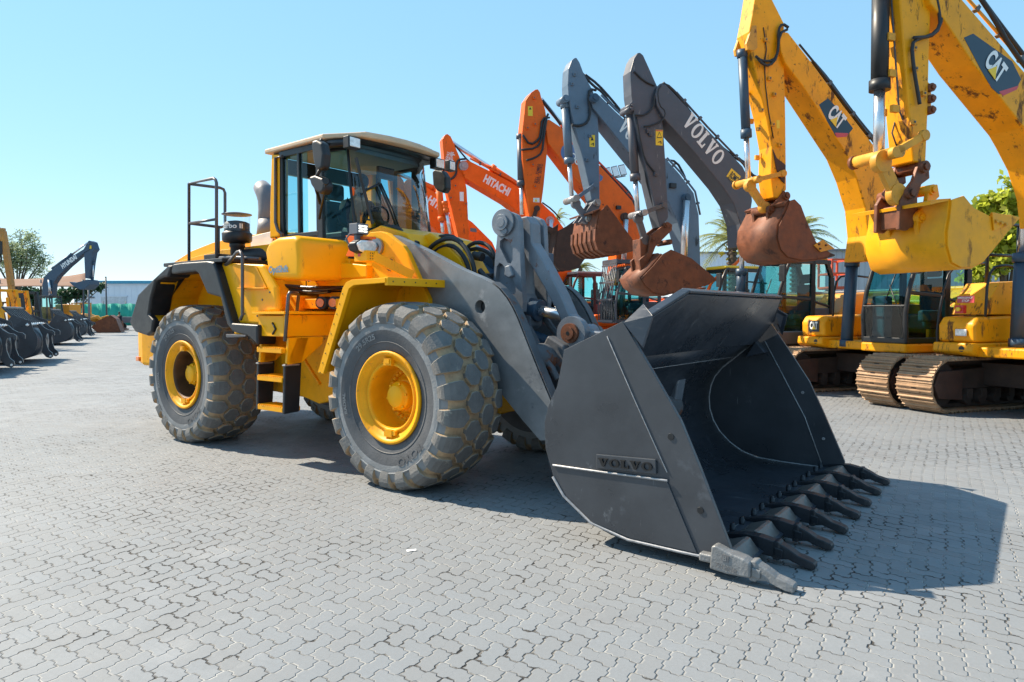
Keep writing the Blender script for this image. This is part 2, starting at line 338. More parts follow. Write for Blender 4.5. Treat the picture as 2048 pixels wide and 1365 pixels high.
# ---------------------------------------------------------------- ground: zigzag pavers laid in herringbone
def ground_material():
    m = bpy.data.materials.new('zigzag_pavers'); m.use_nodes = True; n = m.node_tree.nodes; l = m.node_tree.links; p = n['Principled BSDF']
    def mth(op, a, b=None, c=None):
        x = n.new('ShaderNodeMath'); x.operation = op
        for i, q in enumerate((a, b, c)):
            if q is None: continue
            if isinstance(q, (int, float)): x.inputs[i].default_value = q
            else: l.new(q, x.inputs[i])
        return x.outputs[0]
    def noise(vec, sc, det=4, ro=.6, dim='3D'):
        x = n.new('ShaderNodeTexNoise'); x.inputs['Scale'].default_value = sc; x.inputs['Detail'].default_value = det; x.inputs['Roughness'].default_value = ro
        l.new(vec, x.inputs['Vector']); return x.outputs['Fac']
    def rng(v, a, b, c=0., d=1.):
        x = n.new('ShaderNodeMapRange'); l.new(v, x.inputs[0])
        for i, q in enumerate((a, b, c, d)): x.inputs[i+1].default_value = q
        return x.outputs[0]
    def mix(f, a, b):
        x = n.new('ShaderNodeMix'); x.data_type = 'RGBA'
        for i, q in ((0, f), (6, a), (7, b)):
            if isinstance(q, (tuple, list)): x.inputs[i].default_value = list(q)+[1]
            elif isinstance(q, (int, float)): x.inputs[i].default_value = q
            else: l.new(q, x.inputs[i])
        return x.outputs[2]
    geo = n.new('ShaderNodeNewGeometry'); P = geo.outputs['Position']
    mp = n.new('ShaderNodeMapping'); mp.inputs['Rotation'].default_value = (0, 0, rad(37.7-5)); mp.inputs['Scale'].default_value = (1/.104,)*3
    l.new(P, mp.inputs[0])
    sp = n.new('ShaderNodeSeparateXYZ'); l.new(mp.outputs[0], sp.inputs[0]); u0, v0 = sp.outputs[0], sp.outputs[1]
    def zig(t, ph):                                    # clamped triangle wave, period 1
        f = mth('FRACT', mth('ADD', t, ph)); tri = mth('SUBTRACT', mth('ABSOLUTE', mth('SUBTRACT', f, .5)), .25)
        return mth('MINIMUM', mth('MAXIMUM', mth('MULTIPLY', tri, 1.3), -.068), .068)
    wob = noise(P, 1.3, 2); wob2 = noise(P, 5.0, 2)
    u1 = mth('ADD', u0, mth('MULTIPLY', mth('SUBTRACT', wob, .5), .8)); v1 = mth('ADD', v0, mth('MULTIPLY', mth('SUBTRACT', wob2, .5), .25))
    u = mth('ADD', u1, zig(v1, .25)); v = mth('ADD', v1, zig(u1, .25))
    i, j = mth('FLOOR', u), mth('FLOOR', v); fu, fv = mth('FRACT', u), mth('FRACT', v)
    k = mth('FLOORED_MODULO', mth('SUBTRACT', i, j), 4.0)
    is_ = [mth('COMPARE', k, float(q), .3) for q in range(4)]
    dl = mth('ADD', fu, is_[1]); dr = mth('ADD', mth('SUBTRACT', 1.0, fu), is_[0])
    dt = mth('ADD', mth('SUBTRACT', 1.0, fv), is_[3]); db = mth('ADD', fv, is_[2])
    d = mth('MINIMUM', mth('MINIMUM', dl, dr), mth('MINIMUM', dt, db))
    bi = mth('SUBTRACT', i, is_[1]); bj = mth('SUBTRACT', j, is_[2])
    cv = n.new('ShaderNodeCombineXYZ'); l.new(bi, cv.inputs[0]); l.new(bj, cv.inputs[1])
    wn = n.new('ShaderNodeTexWhiteNoise'); wn.noise_dimensions = '2D'; l.new(cv.outputs[0], wn.inputs['Vector'])
    rnd = wn.outputs['Value']
    # wear: wide open joints and chipped corners in patches
    pat = noise(P, .55, 5, .65); chip = noise(P, 16, 6, .7); chip2 = noise(P, 5.5, 5, .7)
    open_ = rng(mth('ADD', mth('MULTIPLY', pat, .5), mth('MULTIPLY', chip2, .5)), .47, .57, 0, 1)
    jw = mth('ADD', .018, mth('MULTIPLY', open_, mth('MULTIPLY', rng(chip, .45, .72), .15)))
    joint = mth('SUBTRACT', 1.0, rng(mth('SUBTRACT', d, jw), -.008, .016))
    sand = mix(rng(chip2, .35, .65), (.46, .45, .42), (.29, .28, .26))
    jcol = mix(open_, mix(rng(noise(P, 3.1, 3), .42, .58), sand, (.22, .22, .22)), (.035, .032, .03))
    big = noise(P, .16, 5, .6); fine = noise(P, 45, 6, .75); mid = noise(P, 2.2, 6, .65)
    base = mix(rng(big, .35, .65), (.205, .225, .245), (.275, .285, .295))
    base = mix(mth('MULTIPLY', rng(mid, .35, .75), .55), base, (.185, .20, .215))
    base = mix(mth('MULTIPLY', rnd, .5), base, (.18, .185, .19))
    base = mix(rng(fine, .38, .75, 0, .5), base, (.17, .175, .18))
    dust = rng(noise(P, .75, 8, .72), .56, .74, 0, .45)
    base = mix(dust, base, (.36, .365, .37))
    oil = rng(noise(P, .37, 7, .7), .56, .70, 0, .6)
    base = mix(oil, base, (.16, .16, .165))
    colr = mix(joint, base, jcol)
    l.new(colr, p.inputs['Base Color']); p.inputs['Specular IOR Level'].default_value = .35
    l.new(rng(mid, .3, .7, .55, .78), p.inputs['Roughness'])
    # height: chamfered stones, each a little tilted and sunk, rough face
    edge = rng(d, 0.01, .075); tx = mth('MULTIPLY', mth('SUBTRACT', fu, .5), mth('SUBTRACT', rnd, .5))
    h = mth('ADD', mth('MULTIPLY', edge, .8), mth('MULTIPLY', rnd, .7)); h = mth('ADD', h, mth('MULTIPLY', tx, 1.0))
    h = mth('ADD', h, mth('MULTIPLY', fine, .16)); h = mth('SUBTRACT', h, mth('MULTIPLY', mth('MULTIPLY', joint, open_), .9))
    b = n.new('ShaderNodeBump'); b.inputs['Strength'].default_value = .85; b.inputs['Distance'].default_value = .0075
    l.new(h, b.inputs['Height']); l.new(b.outputs[0], p.inputs['Normal'])
    return m
g = G(); S_ = 3000
g.add([(-S_, -S_, 0), (S_, -S_, 0), (S_, S_, 0), (-S_, S_, 0)], [[0, 1, 2, 3]])
go = g.obj('paved_ground', None, ground_material()); go['kind'] = 'structure'

# ================================================================ WHEEL LOADER
LO = frame(-.287, 7.816, rad(-37.7))
LD = thing('wheel_loader', 'big yellow wheel loader with grey lift arms and a black bucket, parked across the middle', 'wheel loader', (LO[0], LO[1], 0), LO[4])
def LT(pts, y): return T(LO, pts, y)
def LP(pts): return TP(LO, pts)
def arc(c, r, a0, a1, n): return [(c[0]+r*math.cos(rad(a0+(a1-a0)*i/n)), c[1]+r*math.sin(rad(a0+(a1-a0)*i/n))) for i in range(n+1)]

# ---------------- wheels
R_, HZ = .935, .905
def tyre_profile():
    half = [(0, .897), (.10, .895), (.20, .889), (.28, .876), (.325, .855), (.352, .82), (.368, .77), (.374, .71), (.372, .66), (.362, .60), (.345, .54), (.33, .50), (.318, .455)]
    # arc length table
    s = [0]
    for a, b in zip(half, half[1:]): s.append(s[-1]+math.hypot(b[0]-a[0], b[1]-a[1]))
    return half, s
TPF, TPS = tyre_profile()
def tp(s):
    sg = -1 if s < 0 else 1; a = min(abs(s), TPS[-1]-1e-4)
    for i in range(len(TPS)-1):
        if a <= TPS[i+1]:
            f = (a-TPS[i])/(TPS[i+1]-TPS[i]); p = TPF[i]; q = TPF[i+1]
            y = p[0]+(q[0]-p[0])*f; r = p[1]+(q[1]-p[1])*f
            i0, i1 = max(i-1, 0), min(i+2, len(TPF)-1)
            tx, tr = TPF[i1][0]-TPF[i0][0], TPF[i1][1]-TPF[i0][1]; L_ = math.hypot(tx, tr)
            nr, ny = tx/L_, -tr/L_
            return sg*y, r, sg*ny, nr
def tpos(s, ph, h):
    y, r, ny, nr = tp(s); r2 = r+nr*h; y2 = y+ny*h
    return (r2*math.sin(ph), y2, r2*math.cos(ph))
def make_tyre():
    g = G()
    # carcass: groove floor under the lugs, sidewall, darker band round the rim
    prof = [(-y, r) for y, r in TPF[::-1]]+[(y, r) for y, r in TPF[1:]]
    mi = []
    for a, b in zip(prof, prof[1:]):
        ya = max(abs(a[0]), abs(b[0])); rr = (a[1]+b[1])/2
        mi.append(1 if rr > .80 else (2 if rr > .66 else 3))
    g.lathe([(r, y) for y, r in prof], (0, 0, 0), (0, 1, 0), mi, 88)
    N = 22; pitch = 2*math.pi/N
    def block(sts, ph, h, m=0):
        rows = []
        n = len(sts)
        for k, (s, t, hh) in enumerate(sts):
            e = .010 if k == 0 else (-.010 if k == n-1 else 0)
            hh = h*hh; rr = tp(s)[1]
            row = []
            for q, hgt, es in ((-1, -.01, 0), (-(1-.005/max(t, .02)), hh*.84, e*.5), (-(1-.011/max(t, .03)), hh, e), (1-.011/max(t, .03), hh, e), (1-.005/max(t, .02), hh*.84, e*.5), (1, -.01, 0)):
                row.append(tpos(s+es, ph+q*t/.93, hgt))
            rows.append(row)
        b = len(g.v); g.add([p for r in rows for p in r], [], m)
        for i in range(n-1):
            for j in range(5):
                g.f.append([b+i*6+j, b+i*6+j+1, b+(i+1)*6+j+1, b+(i+1)*6+j]); g.m.append(m if j == 2 else (4 if j in (1, 3) else 1)); g.s.append(j in (1, 3) and False)
        for i in (0, n-1): g.f.append([b+i*6+j for j in range(6)]); g.m.append(m); g.s.append(False)
    rnd = random.Random(4)
    for i in range(N):
        for sg, off in ((-1, .5), (1, 0)):
            jj = rnd.uniform(-.006, .006); hh = rnd.uniform(.93, 1.02)
            hexa = [(-.094, .026, .96), (-.074, .062, 1), (-.050, .099, 1), (0, .108, 1), (.050, .099, 1), (.074, .062, 1), (.094, .026, .96)]
            block([(sg*.088+sg*s, t, q*hh) for s, t, q in hexa], (i+off)*pitch+jj, .040)
            lug = [(.178, .020, .96), (.20, .056, 1), (.222, .092, 1), (.26, .098, 1), (.305, .096, 1.05), (.345, .092, 1.15), (.385, .082, 1.1), (.42, .078, .85), (.45, .074, .45), (.47, .07, .1)]
            block([(sg*s, t, q*hh) for s, t, q in lug], (i+off+.5)*pitch+jj, .040)
    # embossed sidewall lettering and ribs on the outer face
    for r, dr in ((.735, .012), (.545, .008)):
        yo = -[y for y, rr in TPF if rr <= r+.03][0]
        g.lathe([(r-dr, yo+.004), (r-dr*.4, yo-.007), (r+dr*.4, yo-.007), (r+dr, yo+.006)], (0, 0, 0), (0, 1, 0), 2 if r > .6 else 3, 72)
    def sidetext(body, r, a0, h, m):
        vs, fs = font_mesh(body, .03); k = h/.7
        out = []
        for v in vs:
            rr = r+v.y*k; an = rad(a0)+v.x*k*1.25/r
            yy = -(tp(0.45)[0])
            # find sidewall y at this radius
            for (ya, ra), (yb, rb) in zip(TPF, TPF[1:]):
                if rb <= rr <= ra: yy = -(ya+(yb-ya)*(ra-rr)/max(ra-rb, 1e-6)); break
            out.append((rr*math.sin(an), yy-.005, rr*math.cos(an)))
        g.add(out, fs, m)
    sidetext('29.5R25', .585, -42, .05, 2); sidetext('TOYO', .60, 128, .075, 3); sidetext('RADIAL', .60, 250, .035, 2)
    # flat where it stands
    g.v = [(x, y*(1+.06*max(0, (-z-.80)/.13)), max(z, -HZ)) for x, y, z in g.v]
    return g
def make_rim():
    g = G()
    P = [(.452, -.318), (.458, -.338), (.448, -.350), (.432, -.350), (.415, -.335), (.400, -.315), (.372, -.305), (.366, -.285), (.345, -.283), (.342, -.300), (.322, -.302), (.312, -.290), (.305, -.26), (.300, -.14), (.292, -.06), (.275, -.045), (.20, -.045), (.175, -.06), (.165, -.11), (.150, -.118), (.0, -.118)]
    g.lathe(P, (0, 0, 0), (0, 1, 0), 0, 56)
    g.box(-.055, .055, -.335, -.285, .315, .385); g.box(-.035, .035, -.345, -.30, .335, .375)
    g.box(-.055, .055, -.335, -.285, -.385, -.315); g.box(.02, .10, -.33, -.29, -.365, -.32)
    return g
def make_hub():
    g = G(); g.lathe([(.145, -.10), (.145, -.19), (.135, -.205), (.118, -.212), (.112, -.235), (.10, -.245), (0, -.247)], (0, 0, 0), (0, 1, 0), 0, 36)
    for i in range(6):
        a = i*math.pi/3+.2; g.cyl((.130*math.cos(a), -.20, .130*math.sin(a)), (.130*math.cos(a), -.222, .130*math.sin(a)), .013, seg=6)
    return g
def make_bolts():
    g = G()
    for i in range(26):
        a = 2*math.pi*i/26; x, z = .238*math.cos(a), .238*math.sin(a)
        g.lathe([(.024, -.04), (.024, -.075), (.018, -.088), (0, -.09)], (x, 0, z), (0, 1, 0), 0, 8)
    return g
rimdark = M('rim_rusty_inside', (.10, .045, .015), .6, .2, var=.4, vs=6, wear=[((.55, .25, .01), .30, 5)])
tyre_g, rim_g, hub_g, bolt_g = make_tyre(), make_rim(), make_hub(), make_bolts()
rear_rim = G(); rear_rim.add(rim_g.v, rim_g.f, 0); rear_rim.m = [0]*len(rim_g.f); rear_rim.s = list(rim_g.s)
me_t = tyre_g.obj('tyre', None, [rubber, groove, sidew, sidew2, M('tyre_dusty_edge', (.235, .22, .19), .9, var=.3, vs=8, wear=((.14, .135, .13), .3, 9), bump=.4, bs=50)])
me_r = rim_g.obj('rim', None, [yelw]); me_h = hub_g.obj('hub', None, [yel]); me_b = bolt_g.obj('wheel_bolts', None, [yelw])
rear_rim.m = []
for f in rear_rim.f:
    rr = sum(math.hypot(rear_rim.v[i][0], rear_rim.v[i][2]) for i in f)/len(f); rear_rim.m.append(1 if rr < .325 else 0)
me_rr = rear_rim.obj('rim', None, [yelw, rimdark])
first = True
for wx, sd, ph, rimo in ((0, -1, 8, me_r), (0, 1, 3, me_r), (-4.02, -1, 12, me_rr), (-4.02, 1, 9, me_rr)):
    wh = hollow('wheel', LD); wh.location = (wx, sd*1.18, HZ); wh.rotation_euler = (0, 0, 0 if sd < 0 else math.pi)
    for src in (me_t, rimo, me_h, me_b):
        o = bpy.data.objects.new(src.name.split('.')[0], src.data); COL.objects.link(o); o.parent = wh
for o in (me_t, me_r, me_h, me_b, me_rr): bpy.data.objects.remove(o)

# ---------------- rear body
y0 = .62
hood = G()
sil = LT([(330, 552), (338, 538), (352, 524), (385, 503), (428, 486), (475, 475), (545, 465)], -.6)
hood.prism(sil+[(-2.75, sil[-1][1]-.04), (-2.75, 1.3), (sil[0][0], 1.3)], -.62, .62, m=0)
hood.prism([(sil[0][0]+.1, 1.35), (sil[1][0]+.2, sil[1][1]-.2), (sil[3][0], sil[3][1]-.18), (sil[5][0], sil[5][1]-.2), (-2.9, sil[-1][1]-.2), (-2.9, 1.35)], -.86, .86)
hood.prism(LT([(505, 474), (548, 463), (548, 500), (505, 500)], -.63), -.66, .66, m=1)
for k in range(9): hood.box(-5.9+k*.11, -5.84+k*.11, -.875, -.86, 1.75, 2.15, 2)
o = hood.obj('hood', LD, [yel, white, blackp], .05, 3)
cw = G(); cw.prism([(-5.0, -1.22), (-5.75, -1.26), (-6.35, -1.05), (-6.72, -.6), (-6.78, 0), (-6.72, .6), (-6.35, 1.05), (-5.75, 1.26), (-5.0, 1.22)], .93, 1.62, 'z')
cw.prism([(-5.9, 1.6), (-6.62, 1.6), (-6.4, 2.2), (-5.9, 2.3)], -.85, .85)
cwo = cw.obj('counterweight', LD, [yelw], .05, 3)
m_ = G(); q = un(LO, 277, 722, 1, -1.18); m_.box(q.x-.05, q.x+.05, -1.2, -1.14, .98, 1.05); m_.obj('tail_lamp', cwo, [amber], .008)
fr_ = G(); fr_.prism([(-6.0, .75), (-2.6, .6), (-2.35, .75), (-2.35, 1.55), (-6.0, 1.55)], -.55, .55)
fr_.cyl((-4.02, -.95, .905), (-4.02, .95, .905), .19); fr_.lathe([(.12, -.36), (.34, -.24), (.36, 0), (.34, .24), (.12, .36)], (-4.02, 0, .905), (0, 1, 0), 0, 20)
fr_.obj('rear_frame', LD, [yelw], .02)
# rear mudguard: black plastic lip, inner yellow arch
def poly3(pts): return Tz(pts, 240, 500, 3.413)
mg = hollow('mudguard', LD)
lipA = LT(poly3([(92, 500), (150, 305), (250, 205), (355, 108), (385, 105), (355, 188), (330, 190), (270, 215), (238, 330), (222, 440), (255, 480), (245, 560), (213, 587), (130, 560)]), -1.5)
g = G(); g.prism(lipA, -1.56, -1.25); g.obj('rear_lip', mg, [blackp], .03, 3)
lipB = LT(poly3([(380, 140), (388, 100), (450, 90), (620, 78), (665, 85), (690, 150), (792, 500), (968, 512), (968, 650), (905, 590), (800, 560), (760, 510), (715, 325), (625, 300), (565, 165), (545, 150), (380, 168)]), -1.5)
g = G(); g.prism(lipB, -1.56, -1.30); g.obj('front_lip', mg, [blackp], .025, 3)
arch = LT(poly3([(255, 480), (222, 440), (230, 330), (275, 205), (365, 160), (545, 145), (600, 200), (640, 300), (720, 335), (770, 520)]), -1.5)
g = G(); g.band(arch[::-1], -.03, -1.48, -.7); g.prism(arch+[(arch[-1][0], .9+.4), (arch[0][0], 1.3)], -.72, -.69); g.obj('inner_arch', mg, [yelw])
pl = LT(poly3([(385, 105), (640, 80), (640, 55), (420, 60)]), -1.35); ztop = max(p[1] for p in lipB)
g = G(); g.box(pl[0][0], -2.95, -1.53, -.84, ztop-.03, ztop+.02); g.box(-4.1, -3.75, -1.15, -.95, ztop+.02, ztop+.14); g.obj('platform', mg, [blackp], .01)
# tank / step panel between rear wheel and cab
panel = LT(poly3([(668, 85), (760, 92), (990, 100), (1075, 250), (1092, 425), (975, 440), (970, 516), (795, 503)]), -1.42)
for px_, py_ in ((470, 620), (490, 628), (515, 632), (525, 600), (540, 585), (505, 545)): q_ = un(LO, px_, py_, 1, -1.45); g = G(); g.cyl((q_.x, -1.445, q_.z), (q_.x, -1.458, q_.z), .011, seg=8); g.obj('panel_bolt', LD, [railg])
g = G(); g.prism(panel, -1.45, -1.36); g.prism([(-3.0, 1.75), (-2.45, 1.75), (-2.5, 1.95), (-3.0, 2.3)], -1.36, -.7)
pn = g.obj('side_tank', LD, [yel], .04, 3)
rec = LT(poly3([(770, 100), (930, 108), (1005, 262), (820, 262)]), -1.455)
g = G(); g.prism(rec, -1.462, -1.452); g.prism(LT(poly3([(820, 258), (1005, 258), (1005, 268), (820, 268)]), -1.46), -1.50, -1.45); g.obj('step_recess', pn, [M('loader_yellow_shaded', (.84, .33, .003), .45, spec=.25)], .004)  # flat plate, not sunk in: recess shade put into a darker yellow
g = G(); g.prism(LT(poly3([(752, 575), (890, 580), (885, 595), (755, 600)]), -1.5), -1.56, -1.2); g.prism(LT(poly3([(775, 525), (800, 530), (868, 580), (780, 575)]), -1.5), -1.5, -1.4, m=1); g.obj('lower_step', LD, [railg, yel], .008)
# exhaust and pre-cleaner
ex = LP([(538, 470, 0), (538, 420, 0), (536, 400, 0), (530, 385, 0), (522, 374, 0)])
g = G(); g.tube(ex, [.17, .155, .15, .14, .12], 0, 20); g.cyl(LP([(540, 475, 0)])[0], LP([(540, 440, 0)])[0], .20, .17); g.obj('exhaust_stack', LD, [greyp])
pc = hollow('air_precleaner', LD); pb = un(LO, 475, 520, 1, -1.0); ax = (pb.x, pb.y)
def zz(py): return un(LO, 475, py, 1, -1.0).z
g = G(); g.lathe([(.088, zz(540)), (.088, zz(496)), (.10, zz(494)), (.10, zz(488)), (.095, zz(487))], (ax[0], ax[1], 0), (0, 0, 1), 0, 28)
g.lathe([(.095, zz(487)), (.165, zz(485.5)), (.188, zz(482)), (.192, zz(468)), (.180, zz(466)), (.168, zz(465.5)), (.164, zz(462))], (ax[0], ax[1], 0), (0, 0, 1), 0, 32)
g.tube([(ax[0], ax[1], zz(515)), (ax[0]+.3, ax[1]+.15, zz(512)), (ax[0]+.55, ax[1]+.3, zz(520))], .10, 0, 14)
g.obj('base_pipe', pc, [blackp])
g = G(); g.lathe([(.160, zz(464)), (.160, zz(447)), (.12, zz(444)), (.05, zz(442)), (0, zz(441.5))], (ax[0], ax[1], 0), (0, 0, 1), 0, 32); g.obj('dust_core', pc, [M('core_dark', (.028, .03, .04), .5)])
g = G(); g.lathe([(.166, zz(465)), (.166, zz(431))], (ax[0], ax[1], 0), (0, 0, 1), 0, 32); g.obj('clear_bowl', pc, [clear])
g = G(); g.lathe([(0, zz(430)), (.165, zz(431)), (.192, zz(430)), (.190, zz(428.5)), (.15, zz(427.5)), (.08, zz(425.5)), (0, zz(425))], (ax[0], ax[1], 0), (0, 0, 1), 0, 32); g.obj('bowl_lid', pc, [greyp])
g = G(); vs, fs = font_mesh('Turbo II', .03); xs = max(v.x for v in vs)
g.add([(ax[0]+.171*math.sin(rad(-28)+v.x/xs*rad(112)), ax[1]-.171*math.cos(rad(-28)+v.x/xs*rad(112)), zz(459)+v.y*.085) for v in vs], fs, 0); g.obj('lettering', pc, [white])
# rails on the platform
g = G(); xc_ = un(LO, 378, 368, 1, -1.45).x
g.tube(LP([(378, 525, -1.45), (378, 368, -1.45), (427, 357, -1.45), (431, 360, -1.45), (433, 366, -1.45), (433, 522, -1.45)]), .02, 0, 8); g.tube(LP([(378, 447, -1.45), (432, 439, -1.45)]), .017, 0, 8)
g.tube([un(LO, p[0], p[1], 0, xc_) for p in ((378, 368), (440, 376), (447, 379), (450, 386), (450, 448), (448, 453), (442, 455), (378, 447))], .02, 0, 8); g.tube([un(LO, p[0], p[1], 0, xc_) for p in ((437, 454), (437, 520))], .02, 0, 8)
g.obj('platform_rail', LD, [railg])
g = G(); g.tube(LP([(481, 640, -1.52), (485, 630, -1.52), (485, 512, -1.52), (480, 503, -1.52), (474, 505, -1.5), (450, 537, -1.42)]), .02, 0, 8); g.tube(LP([(478, 503, -1.5), (445, 536, -1.42)]), .018, 0, 8); g.tube(LP([(440, 516, -1.2), (470, 515, -1.2), (520, 518, -1.2)]), .02, 0, 8); g.obj('boarding_handrail', LD, [railg])

# ---------------- cab
cab = hollow('cab', LD)
YS = -.80
def c2(pts): return Tz(pts, 500, 240, 4.267)
# plan of the glass house
plan = [(-2.90, -.80), (-1.96, -.80), (-1.52, -.62), (-1.40, -.3), (-1.38, 0), (-1.40, .3), (-1.52, .62), (-1.96, .80), (-2.90, .80)]
ZB, ZT = 2.36, 3.775
g = G()                                                   # lower shell and bulged corner
bul = LT(c2([(133, 1120), (150, 1070), (230, 1010), (400, 985), (470, 985), (510, 1040), (560, 1170), (605, 1215), (830, 1215), (1000, 1240), (1000, 1345), (620, 1362), (170, 1362), (140, 1330)]), -1.0)
bx_ = G(); bx_.prism(LT(c2([(128, 1120), (165, 1040), (240, 1000), (380, 985), (425, 1010), (440, 1180), (440, 1362), (165, 1362)]), -1.40), -1.42, -.66)
bo_ = bx_.obj('corner_bulge', cab, [yel], .11, 6)
for p_ in bo_.data.polygons: p_.use_smooth = True
b2 = LT(c2([(545, 1220), (830, 1222), (1000, 1240), (1000, 1345), (620, 1362), (545, 1362)]), -.85)
g.prism(b2, -.86, .86)
g.prism([(-2.95, 2.0), (-1.45, 2.0), (-1.45, 2.37), (-2.95, 2.37)], -.79, .79)
g.prism(LT(c2([(545, 1362), (620, 1362), (1000, 1340), (1000, 1362), (900, 1420), (600, 1420)]), -.83), -.83, .83)
# front cowl below the windscreen
g.prism(LT([(735, 480), (790, 455), (842, 470), (853, 490), (853, 560), (740, 560)], -.35), -.58, .58)
cb = g.obj('cab_base', cab, [yel], .06, 4)
g = G(); g.text('OptiShift', un(LO, 538, 551, 1, -1.424), (1, 0, 0), (0, 0, 1), width=un(LO, 577, 548, 1, -1.42).x-un(LO, 538, 551, 1, -1.42).x, th=.004, bold=.03); g.obj('lettering', bo_, [M('sticker_blue', (.10, .25, .36), .5)])
# yellow rear post with vents
g = G(); rp = LT(c2([(205, 300), (272, 300), (272, 1000), (190, 1015), (190, 800)]), YS)
g.prism(rp, .70, .84); g.obj('rear_post', cab, [yel], .02, 3); g = G(); g.prism(rp, -.84, -.70)
sx_ = un(LO, 612, 550, 1, -.865).x
g2 = G(); g2.box(sx_-.004, sx_+.004, -.868, -.858, 2.06, 2.36); g2.obj('panel_seam', cb, [blackm])
for k in range(3): g2 = G(); g2.cyl((sx_+.05+k*.16, -.858, 2.12), (sx_+.05+k*.16, -.868, 2.12), .012, seg=8); g2.obj('panel_bolt', cb, [railg])
po = g.obj('rear_post', cab, [yel], .02, 3)
g = G()
for k in range(6):
    a = un(LO, 547.5, 433+k*9, 1, -.825); g.slab([(a.x-.01, -.826, a.z), (a.x+.09, -.826, a.z-.06), (a.x+.09, -.826, a.z-.085), (a.x-.01, -.826, a.z-.02)], .004)
g.obj('vent_slots', po, [blackm])
g = G(); g.tube(LP([(565, 313, -.86), (551, 316, -.86), (551, 445, -.86), (556, 462, -.86), (566, 470, -.86)]), .02, 0, 8); g.obj('grab_rail', cab, [railg])
# dark window frames
g = G()
for sy in (1, -1):
    yy = sy*.80
    for x0, x1, z0, z1 in ((-2.78, -2.71, ZB+.30, ZT), (-2.40, -2.36, ZB+.3, ZT), (-2.02, -1.90, ZB, ZT)):
        g.box(x0, x1, yy-.03, yy+.03, z0, z1)
    g.box(-2.78, -1.94, yy-.032, yy+.032, ZT-.06, ZT+.02); g.box(-2.78, -1.98, yy-.032, yy+.032, 2.67, 2.73)
    g.beam((-1.955, yy, ZB+.03), (-1.53, sy*.64, ZB+.03), .05, .08); g.beam((-1.955, yy, ZT-.05), (-1.70, sy*.64, ZT-.02), .05, .12)
    g.tube([(-2.30, yy, 2.70), (-2.16, yy, 2.66), (-2.08, yy, 2.50), (-2.02, yy, 2.40), (-1.95, yy, 2.36)], .03, 0, 8)
    g.tube([(-1.66, sy*.63, ZT-.02), (-1.60, sy*.635, 3.2), (-1.51, sy*.64, 2.72), (-1.52, sy*.64, ZB+.02)], .018, 0, 8)
g.box(-1.56, -1.36, -.6, .6, 2.66, 2.715)
g.box(-2.95, -2.88, -.62, .62, 2.4, 2.75); g.box(-2.95, -2.88, -.62, .62, 3.55, 3.75); g.box(-2.95, -2.88, -.04, .04, 2.7, 3.6)
g.obj('window_frames', cab, [blackm], .008)
for sy in (-1, 1):
    yy = sy*.80
    g = G(); g.slab([(-2.71, yy, 2.73), (-2.40, yy, 2.73), (-2.40, yy, ZT-.06), (-2.71, yy, ZT-.06)], .008); g.obj('rear_side_pane', cab, [glassD])
    if sy > 0: g = G(); g.slab([(-2.36, yy, 2.73), (-2.02, yy, 2.73), (-2.02, yy, ZT-.06), (-2.36, yy, ZT-.06)], .008); g.obj('sliding_pane', cab, [glassT])
    else: g = G(); g.slab([(-2.36, yy, 2.73), (-2.22, yy, 2.73), (-2.22, yy, ZT-.06), (-2.36, yy, ZT-.06)], .008); g.obj('sliding_pane', cab, [glassT])
    g = G(); g.slab([(-2.22, yy+.0*sy, 2.68), (-2.02, yy, 2.40), (-2.02, yy, 2.68)], .008); g.obj('lower_pane', cab, [glassD])
    g = G(); g.slab([(-1.92, sy*.79, ZB+.05), (-1.53, sy*.64, ZB+.05), (-1.60, sy*.645, 3.2), (-1.67, sy*.64, ZT-.04), (-1.92, sy*.79, ZT-.04)], .008); g.obj('door_pane', cab, [glassT])
# curved windscreen
g = G(); n = 14; vs = []
for z, xo in ((2.70, 0), (3.2, -.04), (3.775, -.12)):
    for i in range(n+1):
        t = -1+2*i/n; vs.append((-1.37-.14*abs(t)**2.6+xo, t*.63, z))
g.add(vs, [[r*(n+1)+i, r*(n+1)+i+1, (r+1)*(n+1)+i+1, (r+1)*(n+1)+i] for r in range(2) for i in range(n)], 0, True)
ws = g.obj('windscreen', cab, [glassW], recalc=False); sm = ws.modifiers.new('solid', 'SOLIDIFY'); sm.thickness = .008
g = G(); g.tube([(-1.32, -.10, 2.66), (-1.335, -.25, 3.0), (-1.40, -.37, 3.30)], .013, 0, 6); g.tube([(-1.31, -.06, 2.66), (-1.33, -.21, 3.0), (-1.40, -.34, 3.31)], .011, 0, 6)
a = un(LO, 712, 316, 0, -1.44); b_ = un(LO, 745, 448, 0, -1.335); g.beam(a, b_, .02, .035, (1, 0, 0)); g.tube([(-1.40, -.36, 3.30), (a+b_)/2], .015, 0, 6); g.obj('wiper', cab, [blackm])
